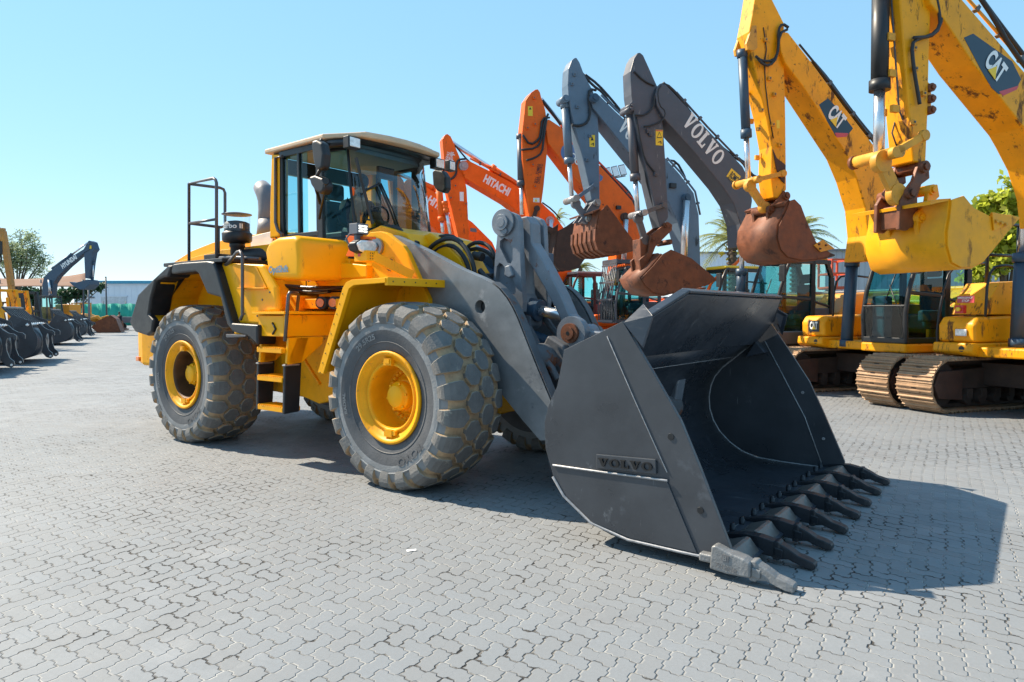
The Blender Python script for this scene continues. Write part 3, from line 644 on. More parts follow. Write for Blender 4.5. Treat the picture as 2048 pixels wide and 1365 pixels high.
# roof
g = G()
rplan = [(-3.06, -.86), (-1.80, -.89), (-1.36, -.66), (-1.28, -.3), (-1.26, 0), (-1.28, .3), (-1.36, .66), (-1.80, .89), (-3.06, .86)]
g.prism(rplan, 3.80, 3.86, 'z')
g.prism([(x*.94-.12, y*.86) for x, y in rplan], 3.855, 3.89, 'z')
rf = g.obj('roof', cab, [roofc], .035, 3)
g = G(); g.prism([(-2.95, -.80), (-1.82, -.82), (-1.42, -.62), (-1.38, 0), (-1.42, .62), (-1.82, .82), (-2.95, .80)], 3.782, 3.80, 'z')
g.tube([(-1.95, -.86, 3.70), (-1.72, -.82, 3.74), (-1.52, -.72, 3.74)], .05, 0, 8); g.obj('roof_liner', cab, [blackp], .01)
for sy in (-1, 1):
    g = G(); g.box(-1.52, -1.42, sy*.72-.09, sy*.72+.09, 3.66, 3.80); g.box(-1.418, -1.405, sy*.72-.075, sy*.72+.075, 3.675, 3.785, 1); o = g.obj('roof_lamp', cab, [blackp, lens], .012)
g = G(); g.box(-1.46, -1.38, .86, .98, 3.66, 3.80); g.box(-1.379, -1.366, .87, .97, 3.675, 3.785, 1); g.obj('roof_lamp', cab, [blackp, lens], .012)
# mirrors
g = G(); mp = LP([(641, 316, -1.12)])[0]
g.prism(LT([(630, 284), (641, 281), (652, 287), (656, 310), (653, 338), (645, 343), (637, 338), (633, 320)], -1.10), -1.16, -1.04); mo = g.obj('side_mirror', LD, [blackp], .035, 4)
g = G(); g.tube([(-1.72, -.86, 3.72), (-1.66, -1.02, 3.74), (mp.x, -1.1, mp.z+.2)], .016, 0, 8); g.tube([(mp.x, -1.1, mp.z-.1), (-1.80, -1.02, 3.28), (-1.93, -.83, 3.05)], .02, 0, 8); g.obj('mirror_arm', mo, [blackm])
g = G(); g.prism(LT([(627, 356), (640, 352), (655, 358), (661, 370), (659, 384), (651, 391), (640, 384), (632, 372)], -1.0), -1.08, -.94); o = g.obj('round_mirror', LD, [blackp], .035, 4)
g = G(); q = un(LO, 652, 365, 1, -1.09); g.cyl(q, q+Vector((.05, -.04, 0)), .035); g.tube([q, (-1.93, -.85, q.z-.35)], .015, 0, 6); g.obj('mirror_arm', o, [blackm])
g = G(); g.prism(LT([(869, 345), (875, 339), (890, 343), (897, 355), (898, 378), (892, 388), (878, 383), (871, 372)], 1.12), 1.06, 1.18); o = g.obj('side_mirror', LD, [blackp], .03, 4)
g = G(); g.tube(LP([(850, 328, .8), (884, 327, 1.1), (888, 342, 1.12)]), .018, 0, 8); g.obj('mirror_arm', o, [blackm])
# inside the cab
g = G(); g.prism([(-2.62, 2.55), (-2.12, 2.55), (-2.10, 2.68), (-2.5, 2.70), (-2.62, 3.25), (-2.74, 3.25)], -.24, .24); g.box(-2.78, -2.68, -.15, .15, 3.27, 3.5); g.obj('seat', cab, [seatm], .05, 3)
g = G(); g.box(-2.85, -1.5, -.75, .75, 2.365, 2.40); g.prism([(-1.72, 2.4), (-1.46, 2.4), (-1.46, 2.72), (-1.66, 2.78)], -.22, .22); g.prism([(-2.6, 2.68), (-2.0, 2.68), (-2.0, 2.76), (-2.6, 2.76)], -.46, -.32); g.obj('console', cab, [blackp], .02)
g = G(); g.tube([(-1.60, 0, 2.76), (-1.86, 0, 2.92)], .03, 0, 8); c_ = Vector((-1.88, 0, 2.93)); ux = Vector((.5, 0, .86)); uy = Vector((0, 1, 0))
g.tube([c_+ux*.2*math.cos(a*.3142)+uy*.2*math.sin(a*.3142) for a in range(21)], .015, 0, 6); g.beam(c_-uy*.2, c_+uy*.2, .03, .02); g.obj('steering_wheel', cab, [blackm])
g = G(); g.box(-2.85, -1.6, -.74, .74, 3.745, 3.78); g.box(-1.72, -1.62, -.62, .62, 3.69, 3.74); g.box(-1.75, -1.70, -.10, .16, 3.45, 3.60, 1); g.obj('headlining', cab, [cream, blackp])

# ---------------- operator inside the cab
def skinned(name, parent, verts, edges, radii, mat, root=0, sub=2):
    me = bpy.data.meshes.new(name); me.from_pydata([tuple(v) for v in verts], edges, []); me.materials.append(mat)
    o = bpy.data.objects.new(name, me); COL.objects.link(o); o.parent = parent
    sk = o.modifiers.new('skin', 'SKIN'); sk.use_smooth_shade = True
    for i, r in enumerate(radii):
        d = me.skin_vertices[0].data[i]; r = r if isinstance(r, tuple) else (r, r); d.radius = r; d.use_root = (i == root)
    s2 = o.modifiers.new('sub', 'SUBSURF'); s2.levels = s2.render_levels = sub
    return o
skin = M('skin', (.36, .19, .12), .55, var=.1); hairm = M('dark_hair', (.018, .014, .012), .7); shirt = M('dark_shirt', (.018, .022, .034), .85, var=.25, vs=10)
trous = M('dark_trousers', (.03, .032, .04), .85, var=.2, vs=9)
def person(root, J, hands, face):
    """J: joints of one continuous body; shirt, trousers and hair are worn over it"""
    V = ['pel', 'bel', 'che', 'nec', 'hdl', 'hdu', 'shL', 'elL', 'wrL', 'plL', 'shR', 'elR', 'wrR', 'plR', 'hiL', 'knL', 'anL', 'toL', 'hiR', 'knR', 'anR', 'toR']
    R = [.13, .13, .15, .055, .075, .085, .065, .045, .03, (.036, .018), .065, .045, .03, (.036, .018), .09, .062, .042, .035, .09, .062, .042, .035]
    E = [(0, 1), (1, 2), (2, 3), (3, 4), (4, 5), (2, 6), (6, 7), (7, 8), (8, 9), (2, 10), (10, 11), (11, 12), (12, 13), (0, 14), (14, 15), (15, 16), (16, 17), (0, 18), (18, 19), (19, 20), (20, 21)]
    vs = [Vector(J[k]) for k in V]; vs2 = list(vs); R2 = list(R); E2 = list(E)
    for sd, pi, wi in (('L', 9, 8), ('R', 13, 12)):
        d = (vs[pi]-vs[wi]).normalized(); side = d.cross(Vector(hands)).normalized(); dn = d.cross(side)
        for k, (o_, ln) in enumerate(((-.028, .062), (-.010, .072), (.010, .068), (.028, .052))):
            b = vs[pi]+side*o_+d*.025; i0 = len(vs2); vs2 += [b, b+d*ln*.6+dn*.008, b+d*ln+dn*.03]; R2 += [.010, .009, .008]; E2 += [(pi, i0), (i0, i0+1), (i0+1, i0+2)]
        i0 = len(vs2); b = vs[wi]*.5+vs[pi]*.5+side*-.035; vs2 += [b, b+d*.045-side*.015]; R2 += [.012, .009]; E2 += [(pi, i0), (i0, i0+1)]
    skinned('body', root, vs2, E2, R2, skin)
    ix = [0, 1, 2, 6, 7, 10, 11]; mp_ = {k: i for i, k in enumerate(ix)}
    sv = [vs[k] for k in ix]+[vs[7]*.2+vs[8]*.8, vs[11]*.2+vs[12]*.8]
    skinned('shirt', root, sv, [(0, 1), (1, 2), (2, 3), (3, 4), (2, 5), (5, 6), (4, 7), (6, 8)], [.155, .16, .175, .085, .06, .085, .06, .045, .045], shirt)
    ix = [0, 14, 15, 16, 18, 19, 20]; sv = [vs[k] for k in ix]
    skinned('trousers', root, sv, [(0, 1), (1, 2), (2, 3), (0, 4), (4, 5), (5, 6)], [.15, .11, .08, .06, .11, .08, .06], trous)
    f = Vector(face).normalized(); c = vs[5]; up = (vs[5]-vs[4]).normalized(); sd = f.cross(up).normalized()
    g = G(); g.lathe([(0, -.115), (.05, -.10), (.085, -.05), (.094, .0), (.085, .05), (.055, .09), (0, .11)], c-f*.014+up*.035, up, 0, 14); hair = g.obj('hair', root, [hairm])
    g = G(); hc = (vs[4]+vs[5])/2+f*.022
    g.lathe([(0, -.085), (.035, -.075), (.058, -.045), (.068, 0), (.066, .035), (.05, .055), (0, .06)], hc, up, 0, 14)
    g.lathe([(.018, 0), (.012, .03), (0, .034)], hc+f*.055+up*.02, f, 0, 8)
    for s_ in (-1, 1):
        g.lathe([(.012, 0), (.010, .006), (0, .009)], hc+f*.060+sd*.028*s_+up*.04, f, 1, 8); g.lathe([(.028, -.008), (.03, .004), (0, .01)], hc+sd*.075*s_-f*.02+up*.02, sd*s_, 0, 8)
    g.obj('face', root, [skin, hairm])
    g = G(); g.lathe([(0, -.075), (.045, -.06), (.060, -.03), (.058, -.005), (0, .0)], hc+f*.016-up*.025, up, 0, 12); g.obj('beard', root, [hairm])
op = thing('person', 'bearded operator in a dark shirt leaning forward behind the loader windscreen', 'person', (LO[0], LO[1], 0), LO[4])
J = dict(pel=(-2.38, 0, 2.78), bel=(-2.33, -.02, 2.93), che=(-2.18, -.08, 3.10), nec=(-2.08, -.12, 3.24), hdl=(-2.02, -.14, 3.29), hdu=(-1.98, -.15, 3.38),
         shL=(-2.16, .12, 3.17), elL=(-2.05, .24, 2.92), wrL=(-1.90, .16, 2.86), plL=(-1.84, .13, 2.88), shR=(-2.16, -.29, 3.15), elR=(-2.10, -.38, 2.90), wrR=(-1.93, -.26, 2.82), plR=(-1.87, -.22, 2.82),
         hiL=(-2.32, .10, 2.77), knL=(-1.93, .16, 2.80), anL=(-1.80, .15, 2.46), toL=(-1.68, .16, 2.43), hiR=(-2.32, -.10, 2.77), knR=(-1.93, -.18, 2.80), anR=(-1.80, -.17, 2.46), toR=(-1.68, -.18, 2.43))
person(op, J, (0, 0, 1), (.75, -.1, -.45))

# ---------------- platform, ladder, middle frame
lad = hollow('ladder', LD)
xa, xb = -2.23, -1.70
def lz(py): return un(LO, 570, py, 1, -1.5).z
g = G()
for x, dz in ((xa, 0), (xb, -.02)):
    g.prism([(-1.36, lz(676)), (-1.20, lz(676)), (-1.30, lz(728)), (-1.46, lz(730)), (-1.46, lz(712))], x-.02, x+.02, 'x')
g.prism([(-1.47, lz(676)), (-1.0, lz(676)), (-1.0, lz(690)), (-1.30, lz(728)), (-1.5, lz(732))], xb-.02, xb+.02, 'x')
g.prism([(-1.47, lz(676)), (-1.0, lz(676)), (-1.0, lz(690)), (-1.30, lz(728)), (-1.5, lz(732))], xa-.02, xa+.02, 'x')
g.obj('upper_stile', lad, [yel], .008)
for x in (xa, xb):
    g = G(); g.prism([(-1.52, lz(728)), (-1.30, lz(726)), (-1.34, lz(826)), (-1.54, lz(828))], x-.02, x+.02, 'x'); g.box(x-.03, x+.03, -1.53, -1.33, lz(733), lz(729.5), 1); g.obj('lower_stile', lad, [blackp, steelp], .012)
for py in (702, 760, 820):
    g = G(); z = lz(py); g.box(xa+.02, xb-.02, -1.54, -1.30, z-.03, z+.025)
    for k in range(11): g.box(xa+.04+k*.042, xa+.055+k*.042, -1.545, -1.30, z+.025, z+.036)
    g.obj('step', lad, [yelw], .005)
g = G(); g.box(xa, xb-.03, -1.50, -.70, lz(674), lz(632)); g.box(xb-.03, xb, -1.50, -.65, lz(674), lz(630)); g.box(-2.28, xb+.06, -1.55, -.6, lz(629), lz(624)); 
for k in range(14): g.box(-2.26+k*.042, -2.245+k*.042, -1.54, -.6, lz(624), lz(622.5))
g.box(xb, -1.1, -.72, -.60, lz(676), lz(632))
pf = g.obj('boarding_platform', LD, [yel], .008)
g = G(); q = un(LO, 548, 655, 1, -1.51); g.tube([q+Vector((-.03, 0, .05)), q+Vector((.03, 0, -.02)), q+Vector((-.03, 0, -.08))], .012, 0, 6); g.obj('latch', pf, [blackm])
g = G(); g.tube(LP([(570, 683, -1.53), (577, 590, -1.50), (580, 586, -1.49), (595, 587, -1.1), (597, 592, -1.05), (592, 640, -1.1)]), .02, 0, 8); g.obj('ladder_handrail', LD, [railg])
mf = G()
mf.prism(LT([(560, 700), (572, 640), (640, 640), (675, 590), (735, 590), (735, 700), (700, 800), (672, 800), (640, 808), (600, 790), (575, 770)], -.6), -.62, -.40)
mf.prism(LT([(560, 700), (572, 640), (640, 640), (675, 590), (735, 590), (735, 700), (700, 800), (672, 800), (640, 808), (600, 790), (575, 770)], -.6), .40, .62)
mf.box(-2.5, -.6, -.40, .40, .75, .95); mf.box(-2.5, -.6, -.40, .40, 1.5, 1.7)
for k in range(1): mf.beam(LP([(590+k*12, 690, -.63)])[0], LP([(640+k*8, 770, -.63)])[0], .05, .04)
mf.obj('hinge_frame', LD, [yelw], .015)
g = G(); g.box(-2.35, -1.0, -.9, .9, 1.78, 1.90); g.box(-2.1, -.9, -.75, .75, 1.90, 1.98); g.box(-1.45, -1.32, -1.0, -.85, lz(617), lz(597)); g.prism(LT([(555, 592), (600, 592), (598, 625), (575, 628)], -.95), -.95, -.4); g.obj('middle_deck', LD, [yelw], .01)
g = G()
for px in (642, 667):
    q = un(LO, px, 606, 1, -.98); g.cyl(q+Vector((-.03, .14, 0)), q+Vector((.02, -.02, 0)), .075, seg=18, m=0); g.cyl(q+Vector((.02, -.021, 0)), q+Vector((.025, -.035, 0)), .05, seg=16, m=1)
g.obj('turn_lamp', LD, [blackp, amber])
g = G()
for a, b in (((560, 572), (690, 575)), ((580, 580), (660, 582))): g.tube(LP([(a[0], a[1], -.8), ((a[0]+b[0])/2, a[1]+6, -.82), (b[0], b[1], -.8)]), .03, 0, 8, 2)
g.box(-2.4, -1.0, -.7, .7, 1.98, 2.06); g.obj('cab_underside', LD, [blackm])

# ---------------- front frame, fender, lamps
g = G(); ff = LT([(640, 745), (690, 576), (697, 565), (708, 560), (775, 556), (775, 566), (712, 571), (702, 578), (651, 748)], -1.5)
g.prism(ff, -1.53, -1.48)
zt = un(LO, 775, 560, 1, -1.5).z
pth = LT([(646, 745), (694, 578), (706, 565), (775, 561)], -1.5)
g.band(pth, .012, -1.48, -.72)
xfe = pth[-1][0]
g.box(xfe-.02, xfe+.025, -1.52, -.66, zt-.055, zt+.025)
for k in range(9):
    a = Vector((pth[0][0], 0, pth[0][1])).lerp(Vector((pth[1][0], 0, pth[1][1])), k/8.5); g.cyl((a.x-.01, -1.535, a.z), (a.x-.01, -1.525, a.z), .008, m=1, seg=6)
for k in range(6): g.cyl((xfe+.02, -1.45+k*.15, zt-.015), (xfe+.03, -1.45+k*.15, zt-.015), .009, m=1, seg=6)
g.obj('front_fender', LD, [yel, blackm], .006)
g = G(); g.prism([(-1.0, 1.1), (-.5, 2.0), (xfe-.05, zt-.05), (xfe+.1, 1.7), (.15, 1.2), (-.2, .75), (-.9, .7)], -.70, -.58); g.prism([(-1.0, 1.1), (-.5, 2.0), (xfe-.05, zt-.05), (xfe+.1, 1.7), (.15, 1.2), (-.2, .75), (-.9, .7)], .58, .70)
g.cyl((0, -.95, .905), (0, .95, .905), .2); g.lathe([(.12, -.36), (.36, -.24), (.38, 0), (.36, .24), (.12, .36)], (0, 0, .905), (0, 1, 0), 0, 20); g.box(-.9, .35, -.58, .58, .62, 1.1)
g.obj('front_frame', LD, [yelw], .015)
tw = LT([(733, 472), (740, 465), (762, 463), (774, 467), (789, 479), (806, 492), (815, 505), (822, 522), (837, 556), (857, 598), (857, 640), (750, 640), (733, 560)], -.78)
g = G(); g.prism(tw, .70, .78); g.obj('arm_tower', LD, [yel], .012); g = G(); g.prism(tw, -.78, -.70)
c = un(LO, 781, 530, 1, -.78)
g.lathe([(.085, 0), (.085, .012), (.07, .012), (.07, .001)], (c.x, -.78, c.z), (0, -1, 0), 0, 24); g.lathe([(.07, .003), (0, .003)], (c.x, -.78, c.z), (0, -1, 0), 1, 24)
c = un(LO, 756, 495, 1, -.78); g.cyl((c.x, -.775, c.z), (c.x, -.82, c.z), .10, m=2, seg=24); g.cyl((c.x, -.82, c.z), (c.x, -.84, c.z), .05, m=2); g.cyl((c.x+.03, -.775, c.z-.14), (c.x+.03, -.815, c.z-.14), .035, m=2)
g.obj('arm_tower', LD, [yel, blackm, steelp], .012)
lc = hollow('headlamp_cluster', LD)
g = G(); g.box(-.74, -.54, -1.30, -1.14, 2.27, 2.38); g.beam((-.56, -1.20, 2.325), (-.36, -.82, 2.13), .05, .10); g.prism(LT([(694, 472), (748, 474), (748, 478), (716, 481), (708, 490), (708, 500), (722, 508), (730, 514), (694, 513), (700, 500), (700, 484)], -1.20), -1.22, -1.17, m=1)
for k in range(9): g.cyl((-.541, -1.25+.03*(k % 3), 2.295+.028*(k//3)), (-.536, -1.25+.03*(k % 3), 2.295+.028*(k//3)), .007, m=2, seg=6)
g.obj('lamp_bracket', lc, [yel, orange, blackm], .012)
g = G(); g.box(-.675, -.635, -1.304, -1.299, 2.32, 2.352); g.obj('sticker', lc, [decr])
XH = -.60; hl = [(un(LO, px, py, 0, XH).y, un(LO, px, py, 0, XH).z) for px, py in ((712, 487), (721, 481), (744, 481), (751, 486), (751, 499), (746, 508), (731, 508), (718, 502))]
hc_ = (sum(p[0] for p in hl)/len(hl), sum(p[1] for p in hl)/len(hl)); grow = lambda k: [(hc_[0]+(p[0]-hc_[0])*k, hc_[1]+(p[1]-hc_[1])*k) for p in hl]
g = G(); g.prism(grow(.75), XH-.20, XH-.12, 'x'); g.prism(grow(1.10), XH-.12, XH, 'x'); g.obj('headlight', lc, [blackp], .02, 3)
g = G(); g.prism(grow(.98), XH-.02, XH+.018, 'x'); g.obj('headlight_lens', lc, [lens], .015, 3)
XW = -.68; A_, B_ = un(LO, 714, 446, 0, XW), un(LO, 737, 470, 0, XW); ya_, yb_, zb_, zt_ = A_.y, B_.y, B_.z, A_.z
g = G(); g.box(XW-.13, XW, ya_, yb_, zb_, zt_); g.box(XW-.09, XW-.05, ya_+.03, yb_-.03, zb_-.06, zb_); g.tube([(XW-.11, ya_+.02, zb_+.04), (XW-.17, ya_-.01, zb_-.05), (XW-.14, ya_+.02, zb_-.13)], .01, 0, 6); wl_ = g.obj('work_lamp', lc, [greyp], .025, 3)
for r_ in range(3):
    for c_ in range(2):
        dy, dz = (yb_-ya_-.03)/2, (zt_-zb_-.03)/3; g = G(); g.box(XW, XW+.008, ya_+.02+c_*dy, ya_+.01+(c_+1)*dy, zb_+.02+r_*dz, zb_+.01+(r_+1)*dz); g.obj('led', wl_, [ledm], .004)

# ---------------- lift arms and linkage
def c5(pts): return Tz(pts, 760, 400, 3.4125)
armo = LT(c5([(60, 240), (112, 243), (330, 345), (560, 470), (700, 530), (775, 568), (830, 612), (880, 672), (920, 740), (955, 815), (1010, 955), (1080, 1130), (1180, 1370)])+[(1120, 850), (1098, 880), (1085, 880), (1050, 840), (1010, 790), (960, 730), (900, 660), (850, 600), (810, 545), (780, 500)], -.68)
hc2 = un(LO, 960, 614, 1, -.72)
for sd in (-1, 1):
    g = G(); ya, yb = (-.72, -.60) if sd < 0 else (.60, .72)
    hole_ = [(hc2.x+.068*math.cos(a*math.pi/12), hc2.z+.068*math.sin(a*math.pi/12)) for a in range(24)]
    yo = ya if sd < 0 else yb; yi = yb if sd < 0 else ya
    g.holed(armo, [hole_], yo, yi, None, 0); g.cyl((hc2.x, yi+sd*.01, hc2.z), (hc2.x, yi+sd*.04, hc2.z), .060, m=2); g.cyl((hc2.x+.01, yi+sd*.04, hc2.z+.01), (hc2.x+.01, yi+sd*.065, hc2.z+.01), .03, m=2)
    # rusty narrow front edge
    ed = armo[5:13]; g.band([(p[0]+.012, p[1]+.004) for p in ed], .012, ya+.002, yb-.002, m=1)
    g.obj('lift_arm', LD, [armg, armr, blackm], .012)
g = G(); g.tube([(1.0, -.6, 1.25), (1.0, .6, 1.25)], .17, 0, 16); g.prism([(.75, 1.0), (1.05, 1.5), (1.25, 1.4), (1.3, .8), (1.1, .7)], -.3, .3); g.tube([(1.35, -.6, .75), (1.35, .6, .75)], .12, 0, 14); g.obj('cross_tube', LD, [armr], .02)
rk = LT(c5([(805, 160), (812, 110), (840, 84), (880, 80), (925, 100), (945, 140), (950, 230), (960, 480), (975, 700), (968, 770), (945, 740), (900, 660), (840, 600), (775, 545), (785, 400), (800, 250)]), -.27)
pin = un(LO, 1008, 446, 1, -.27)
for ya, yb in ((-.27, -.19), (.19, .27)):
    g = G()
    if ya < 0:
        pk = lambda pts: LT([(860+p[0]/4.016, 380+p[1]/4.016) for p in pts], -.27)
        g.holed(rk, [pk([(563, 410), (598, 384), (640, 420), (664, 470), (664, 560), (648, 592), (622, 588), (590, 520), (560, 460)]), pk([(536, 615), (558, 584), (588, 604), (610, 655), (618, 700), (662, 718), (688, 765), (688, 825), (668, 855), (640, 832), (578, 778), (526, 728)])], ya, yb, -.215)
        g.prism(pk([(618, 615), (655, 605), (684, 690), (650, 712), (612, 690)]), -.31, -.25)
    else: g.prism(rk, ya, yb)
    g.obj('bell_crank', LD, [rockg], .014, 3)
g = G()
for rr, ya, yb in ((.145, -.30, -.27), (.085, -.33, -.30), (.05, -.335, -.33)):
    g.cyl((pin.x, ya, pin.z), (pin.x, yb, pin.z), rr, seg=28)
g.cyl((pin.x, -.27, pin.z), (pin.x, .27, pin.z), .07); q = un(LO, 1010, 463, 1, -.3); g.cyl((q.x, -.32, q.z), (q.x, -.27, q.z), .035)
g.obj('top_pin', LD, [rockg], .006)
lk = LT(c5([(952, 120), (1000, 110), (1030, 160), (1035, 290), (1120, 430), (1230, 640), (1290, 780), (1330, 820), (1350, 880), (1300, 900), (1240, 850), (1215, 780), (1120, 600), (1000, 400), (955, 280)]), -.12)
g = G(); g.prism(lk, -.12, .06); g.prism(LT(c5([(1040, 110), (1040, 300), (1240, 640), (1330, 800), (1370, 830), (1250, 640), (1100, 390), (1060, 300)]), .15), .12, .2, m=1)
g.obj('tilt_link', LD, [rockg, armr], .03, 3)
lp = un(LO, 1137, 667, 1, -.24); g = G()
for rr, ya, yb, m in ((.17, -.20, -.10, 0), (.10, -.235, -.20, 1), (.065, -.26, -.235, 1), (.02, -.262, -.26, 2)): g.cyl((lp.x, ya, lp.z), (lp.x, yb, lp.z), rr, m=m, seg=26)
g.cyl((lp.x, -.1, lp.z), (lp.x, .22, lp.z), .09, m=0); g.obj('link_pin', LD, [rockg, rustm, blackm], .006)
g = G()                                                     # inner rails, coupling frame behind the bucket
g.prism(LT(c5([(955, 320), (1000, 360), (1020, 640), (1070, 740), (1060, 860), (1030, 890), (990, 800), (965, 680)]), .0), -.1, .12)
for pts, y in (([(880, 660), (960, 800), (1050, 1000), (1170, 1150), (1215, 1230)], -.45), ([(1080, 745), (1170, 870), (1240, 960)], .1), ([(1010, 860), (1080, 1000), (1180, 1130)], -.2)):
    g.tube(LP([(p[0], p[1], y) for p in c5(pts)]), .04, 1, 8)
g.prism([(1.55, .35), (2.0, .5), (2.12, 1.2), (2.1, 1.42), (1.75, 1.2), (1.5, .8)], -.75, -.55, m=0); g.prism([(1.55, .35), (2.0, .5), (2.12, 1.2), (2.1, 1.42), (1.75, 1.2), (1.5, .8)], .55, .75, m=0)
g.cyl((1.95, -.7, .75), (1.95, .7, .75), .14, m=1); g.cyl((1.75, -.7, 1.15), (1.75, .7, 1.15), .10, m=0)
g.prism([(1.25, 1.35), (1.45, 1.55), (2.1, 1.50), (2.15, 1.35)], -.12, .14, m=0)
g.obj('bucket_coupler', LD, [rockg, armr], .015)
g = G(); g.cyl((-.35, .0, 1.95), (.75, .0, 1.75), .12); g.cyl((.75, 0, 1.75), (1.05, 0, 1.7), .06, m=1); g.cyl((-.3, .42, 1.6), (.7, .42, 1.3), .12); g.box(-.8, .5, .40, .62, 1.9, 2.42); g.prism(LT(c5([(430, 300), (560, 330), (770, 500), (770, 640), (560, 560), (430, 460)]), .3), .25, .4); g.obj('tilt_cylinder', LD, [navy, chrome], .01)
g = G(); g.prism(LT(c5([(330, 270), (420, 235), (520, 300), (620, 400), (680, 500), (600, 520), (380, 400)]), -.1), -.3, .1); g.obj('hose_guard', LD, [yel], .02)
g = G()
for pts, y, r in (([(330, 345), (370, 300), (440, 265), (510, 265), (570, 310), (610, 370), (640, 450), (648, 530)], -.35, .026), ([(360, 370), (420, 320), (490, 310), (540, 345), (580, 400), (605, 460), (610, 520)], -.28, .026),
                 ([(540, 440), (570, 350), (630, 295), (700, 290), (760, 330), (785, 400)], -.05, .024), ([(510, 440), (560, 370), (640, 330), (720, 345), (780, 400), (790, 450)], .0, .024), ([(330, 330), (390, 255), (480, 240), (560, 290)], -.2, .022),
                 ([(20, 190), (80, 185), (130, 195), (160, 240), (190, 275), (260, 300)], -.5, .028), ([(50, 228), (120, 235), (180, 262)], -.55, .02), ([(640, 380), (700, 392)], -.1, .05), ([(680, 480), (720, 530), (760, 560)], -.3, .03), ([(560, 560), (660, 520), (770, 520)], .0, .03)):
    g.tube(LP([(p[0], p[1], y) for p in c5(pts)]), r, 0, 8, 1)
g.obj('hydraulic_hoses', LD, [hoseb])

# ---------------- a scrap of paper
g = G(); rnd = random.Random(9); vs = [(.09*(i-2)/2+rnd.uniform(-.008, .008), .05*(j-1)+rnd.uniform(-.008, .008), .006+.018*rnd.random()) for j in range(3) for i in range(5)]
g.add(vs, [[j*5+i, j*5+i+1, j*5+i+6, j*5+i+5] for j in range(2) for i in range(4)], 0)
q = un(WF, 823, 1102, 2, 0); o = g.obj('paper_scrap', None, [white], recalc=False); o.location = q; o.scale = (.38,)*3; o.rotation_euler = (0, 0, .3); o.modifiers.new('solid', 'SOLIDIFY').thickness = .002
tag(o, 'small crumpled white paper scrap lying on the paving below the front tyre', 'litter')

# ---------------- front bucket
BK = hollow('bucket', LD)
BS = [(2.146, 1.448), (2.645, 1.668), (2.871, 1.336), (3.089, 1.003), (3.227, .707), (3.448, .194), (3.44, .10), (3.235, .095), (2.689, .105), (2.387, .173), (2.15, .334), (2.048, .47), (1.977, .668), (1.967, .875), (2.005, 1.012), (2.085, 1.165), (2.133, 1.372)]
SHELL = [(3.42, .105), (3.25, .105), (2.82, .108), (2.55, .122), (2.38, .175), (2.24, .262), (2.13, .365), (2.05, .49), (2.005, .62), (1.995, .76), (2.015, .89), (2.06, 1.00), (2.15, 1.11), (2.30, 1.235), (2.50, 1.40)]
HW = 1.66
for sd in (-1, 1):
    g = G(); ya, yb = (-HW, -HW+.035) if sd < 0 else (HW-.035, HW)
    g.prism(BS, ya, yb)
    yo = sd*HW; n_ = sd
    # front wear strip weld and lower doubler plate
    lo = LT([(1110, 931), (1335, 962), (1395, 1106), (1262, 1076), (1186, 1044), (1135, 992)], -HW)
    g.prism(lo, yo, yo+n_*.012)
    def bead(pts, r=.006): g.tube([(p[0], yo+n_*.006, p[1]) for p in pts], r, 1, 6)
    bead(LT([(1215, 673), (1270, 800), (1335, 945)], -HW), .0045); 
    g.tube([(p[0], yo+n_*.016, p[1]) for p in LT([(1108, 930), (1200, 943), (1337, 961)], -HW)], .009, 1, 6)
    for p in LT([(1342, 874), (1401, 1021)], -HW):
        g.cyl((p[0], yo, p[1]), (p[0], yo+n_*.006, p[1]), .024, m=2, seg=14); g.cyl((p[0], yo-n_*.03, p[1]), (p[0], yo-n_*.042, p[1]), .016, m=1, seg=10)
    g.tube([(p[0]-.03, yo+n_*.004, p[1]) for p in ((3.30, .10),)]+[(3.1, yo+n_*.004, .098), (2.70, yo+n_*.004, .10), (2.39, yo+n_*.004, .165), (2.15, yo+n_*.004, .327), (2.05, yo+n_*.004, .46)], .012, 1, 6)
    spo = g.obj('side_plate', BK, [bucketp, weld, blackm], .006)
    if sd < 0:
        a, b = un(LO, 1196, 936, 1, -HW), un(LO, 1315, 948, 1, -HW); wv = (b-a); yd = (un(LO, 1194, 908, 1, -HW)-a)
        g = G(); g.plate([(0, 0), (wv.length, 0), (wv.length, yd.length), (0, yd.length)], a+Vector((0, -.001, 0)), wv, yd, .022); pl_ = g.obj('name_plate', spo, [bucketp], .005)
        g = G(); g.slabserif('VOLVO', a+Vector((wv.length*.05, -.023, 0))+wv.normalized()*0+yd*.22, wv, yd, wv.length*.90, yd.length*.56, .012); g.obj('lettering', spo, [M('black_letters', (.004, .004, .005), .6)])
g = G(); g.band(SHELL, .032, -HW+.036, HW-.036, sm=True)
g.tube([(3.22, -1.6, .107), (3.22, 1.6, .107)], .008, 1, 6); g.tube([(2.30, -1.6, 1.235), (2.30, 1.6, 1.235)], .004, 1, 6)
g.tube([(x, HW-.04, z) for x, z in SHELL], .010, 1, 6); g.tube([(x, -HW+.04, z) for x, z in SHELL], .010, 1, 6)
g.tube([(3.24, HW-.036, .11), (3.05, HW-.036, .62), (2.62, HW-.036, 1.42)], .006, 1, 6)
g.obj('shell', BK, [bucketi, weld])
gd = G()
P0, P1, P2 = (2.50, 1.40), (2.68, 1.63), (2.90, 1.885)
gd.slab([(P0[0], -1.62, P0[1]), (P0[0], 1.62, P0[1]), (P1[0], 1.60, P1[1]), (P2[0], 1.15, P2[1]), (P2[0], -1.15, P2[1]), (P1[0], -1.60, P1[1])], .03)
up_ = Vector((P2[0]-P1[0], 0, P2[1]-P1[1])).normalized()
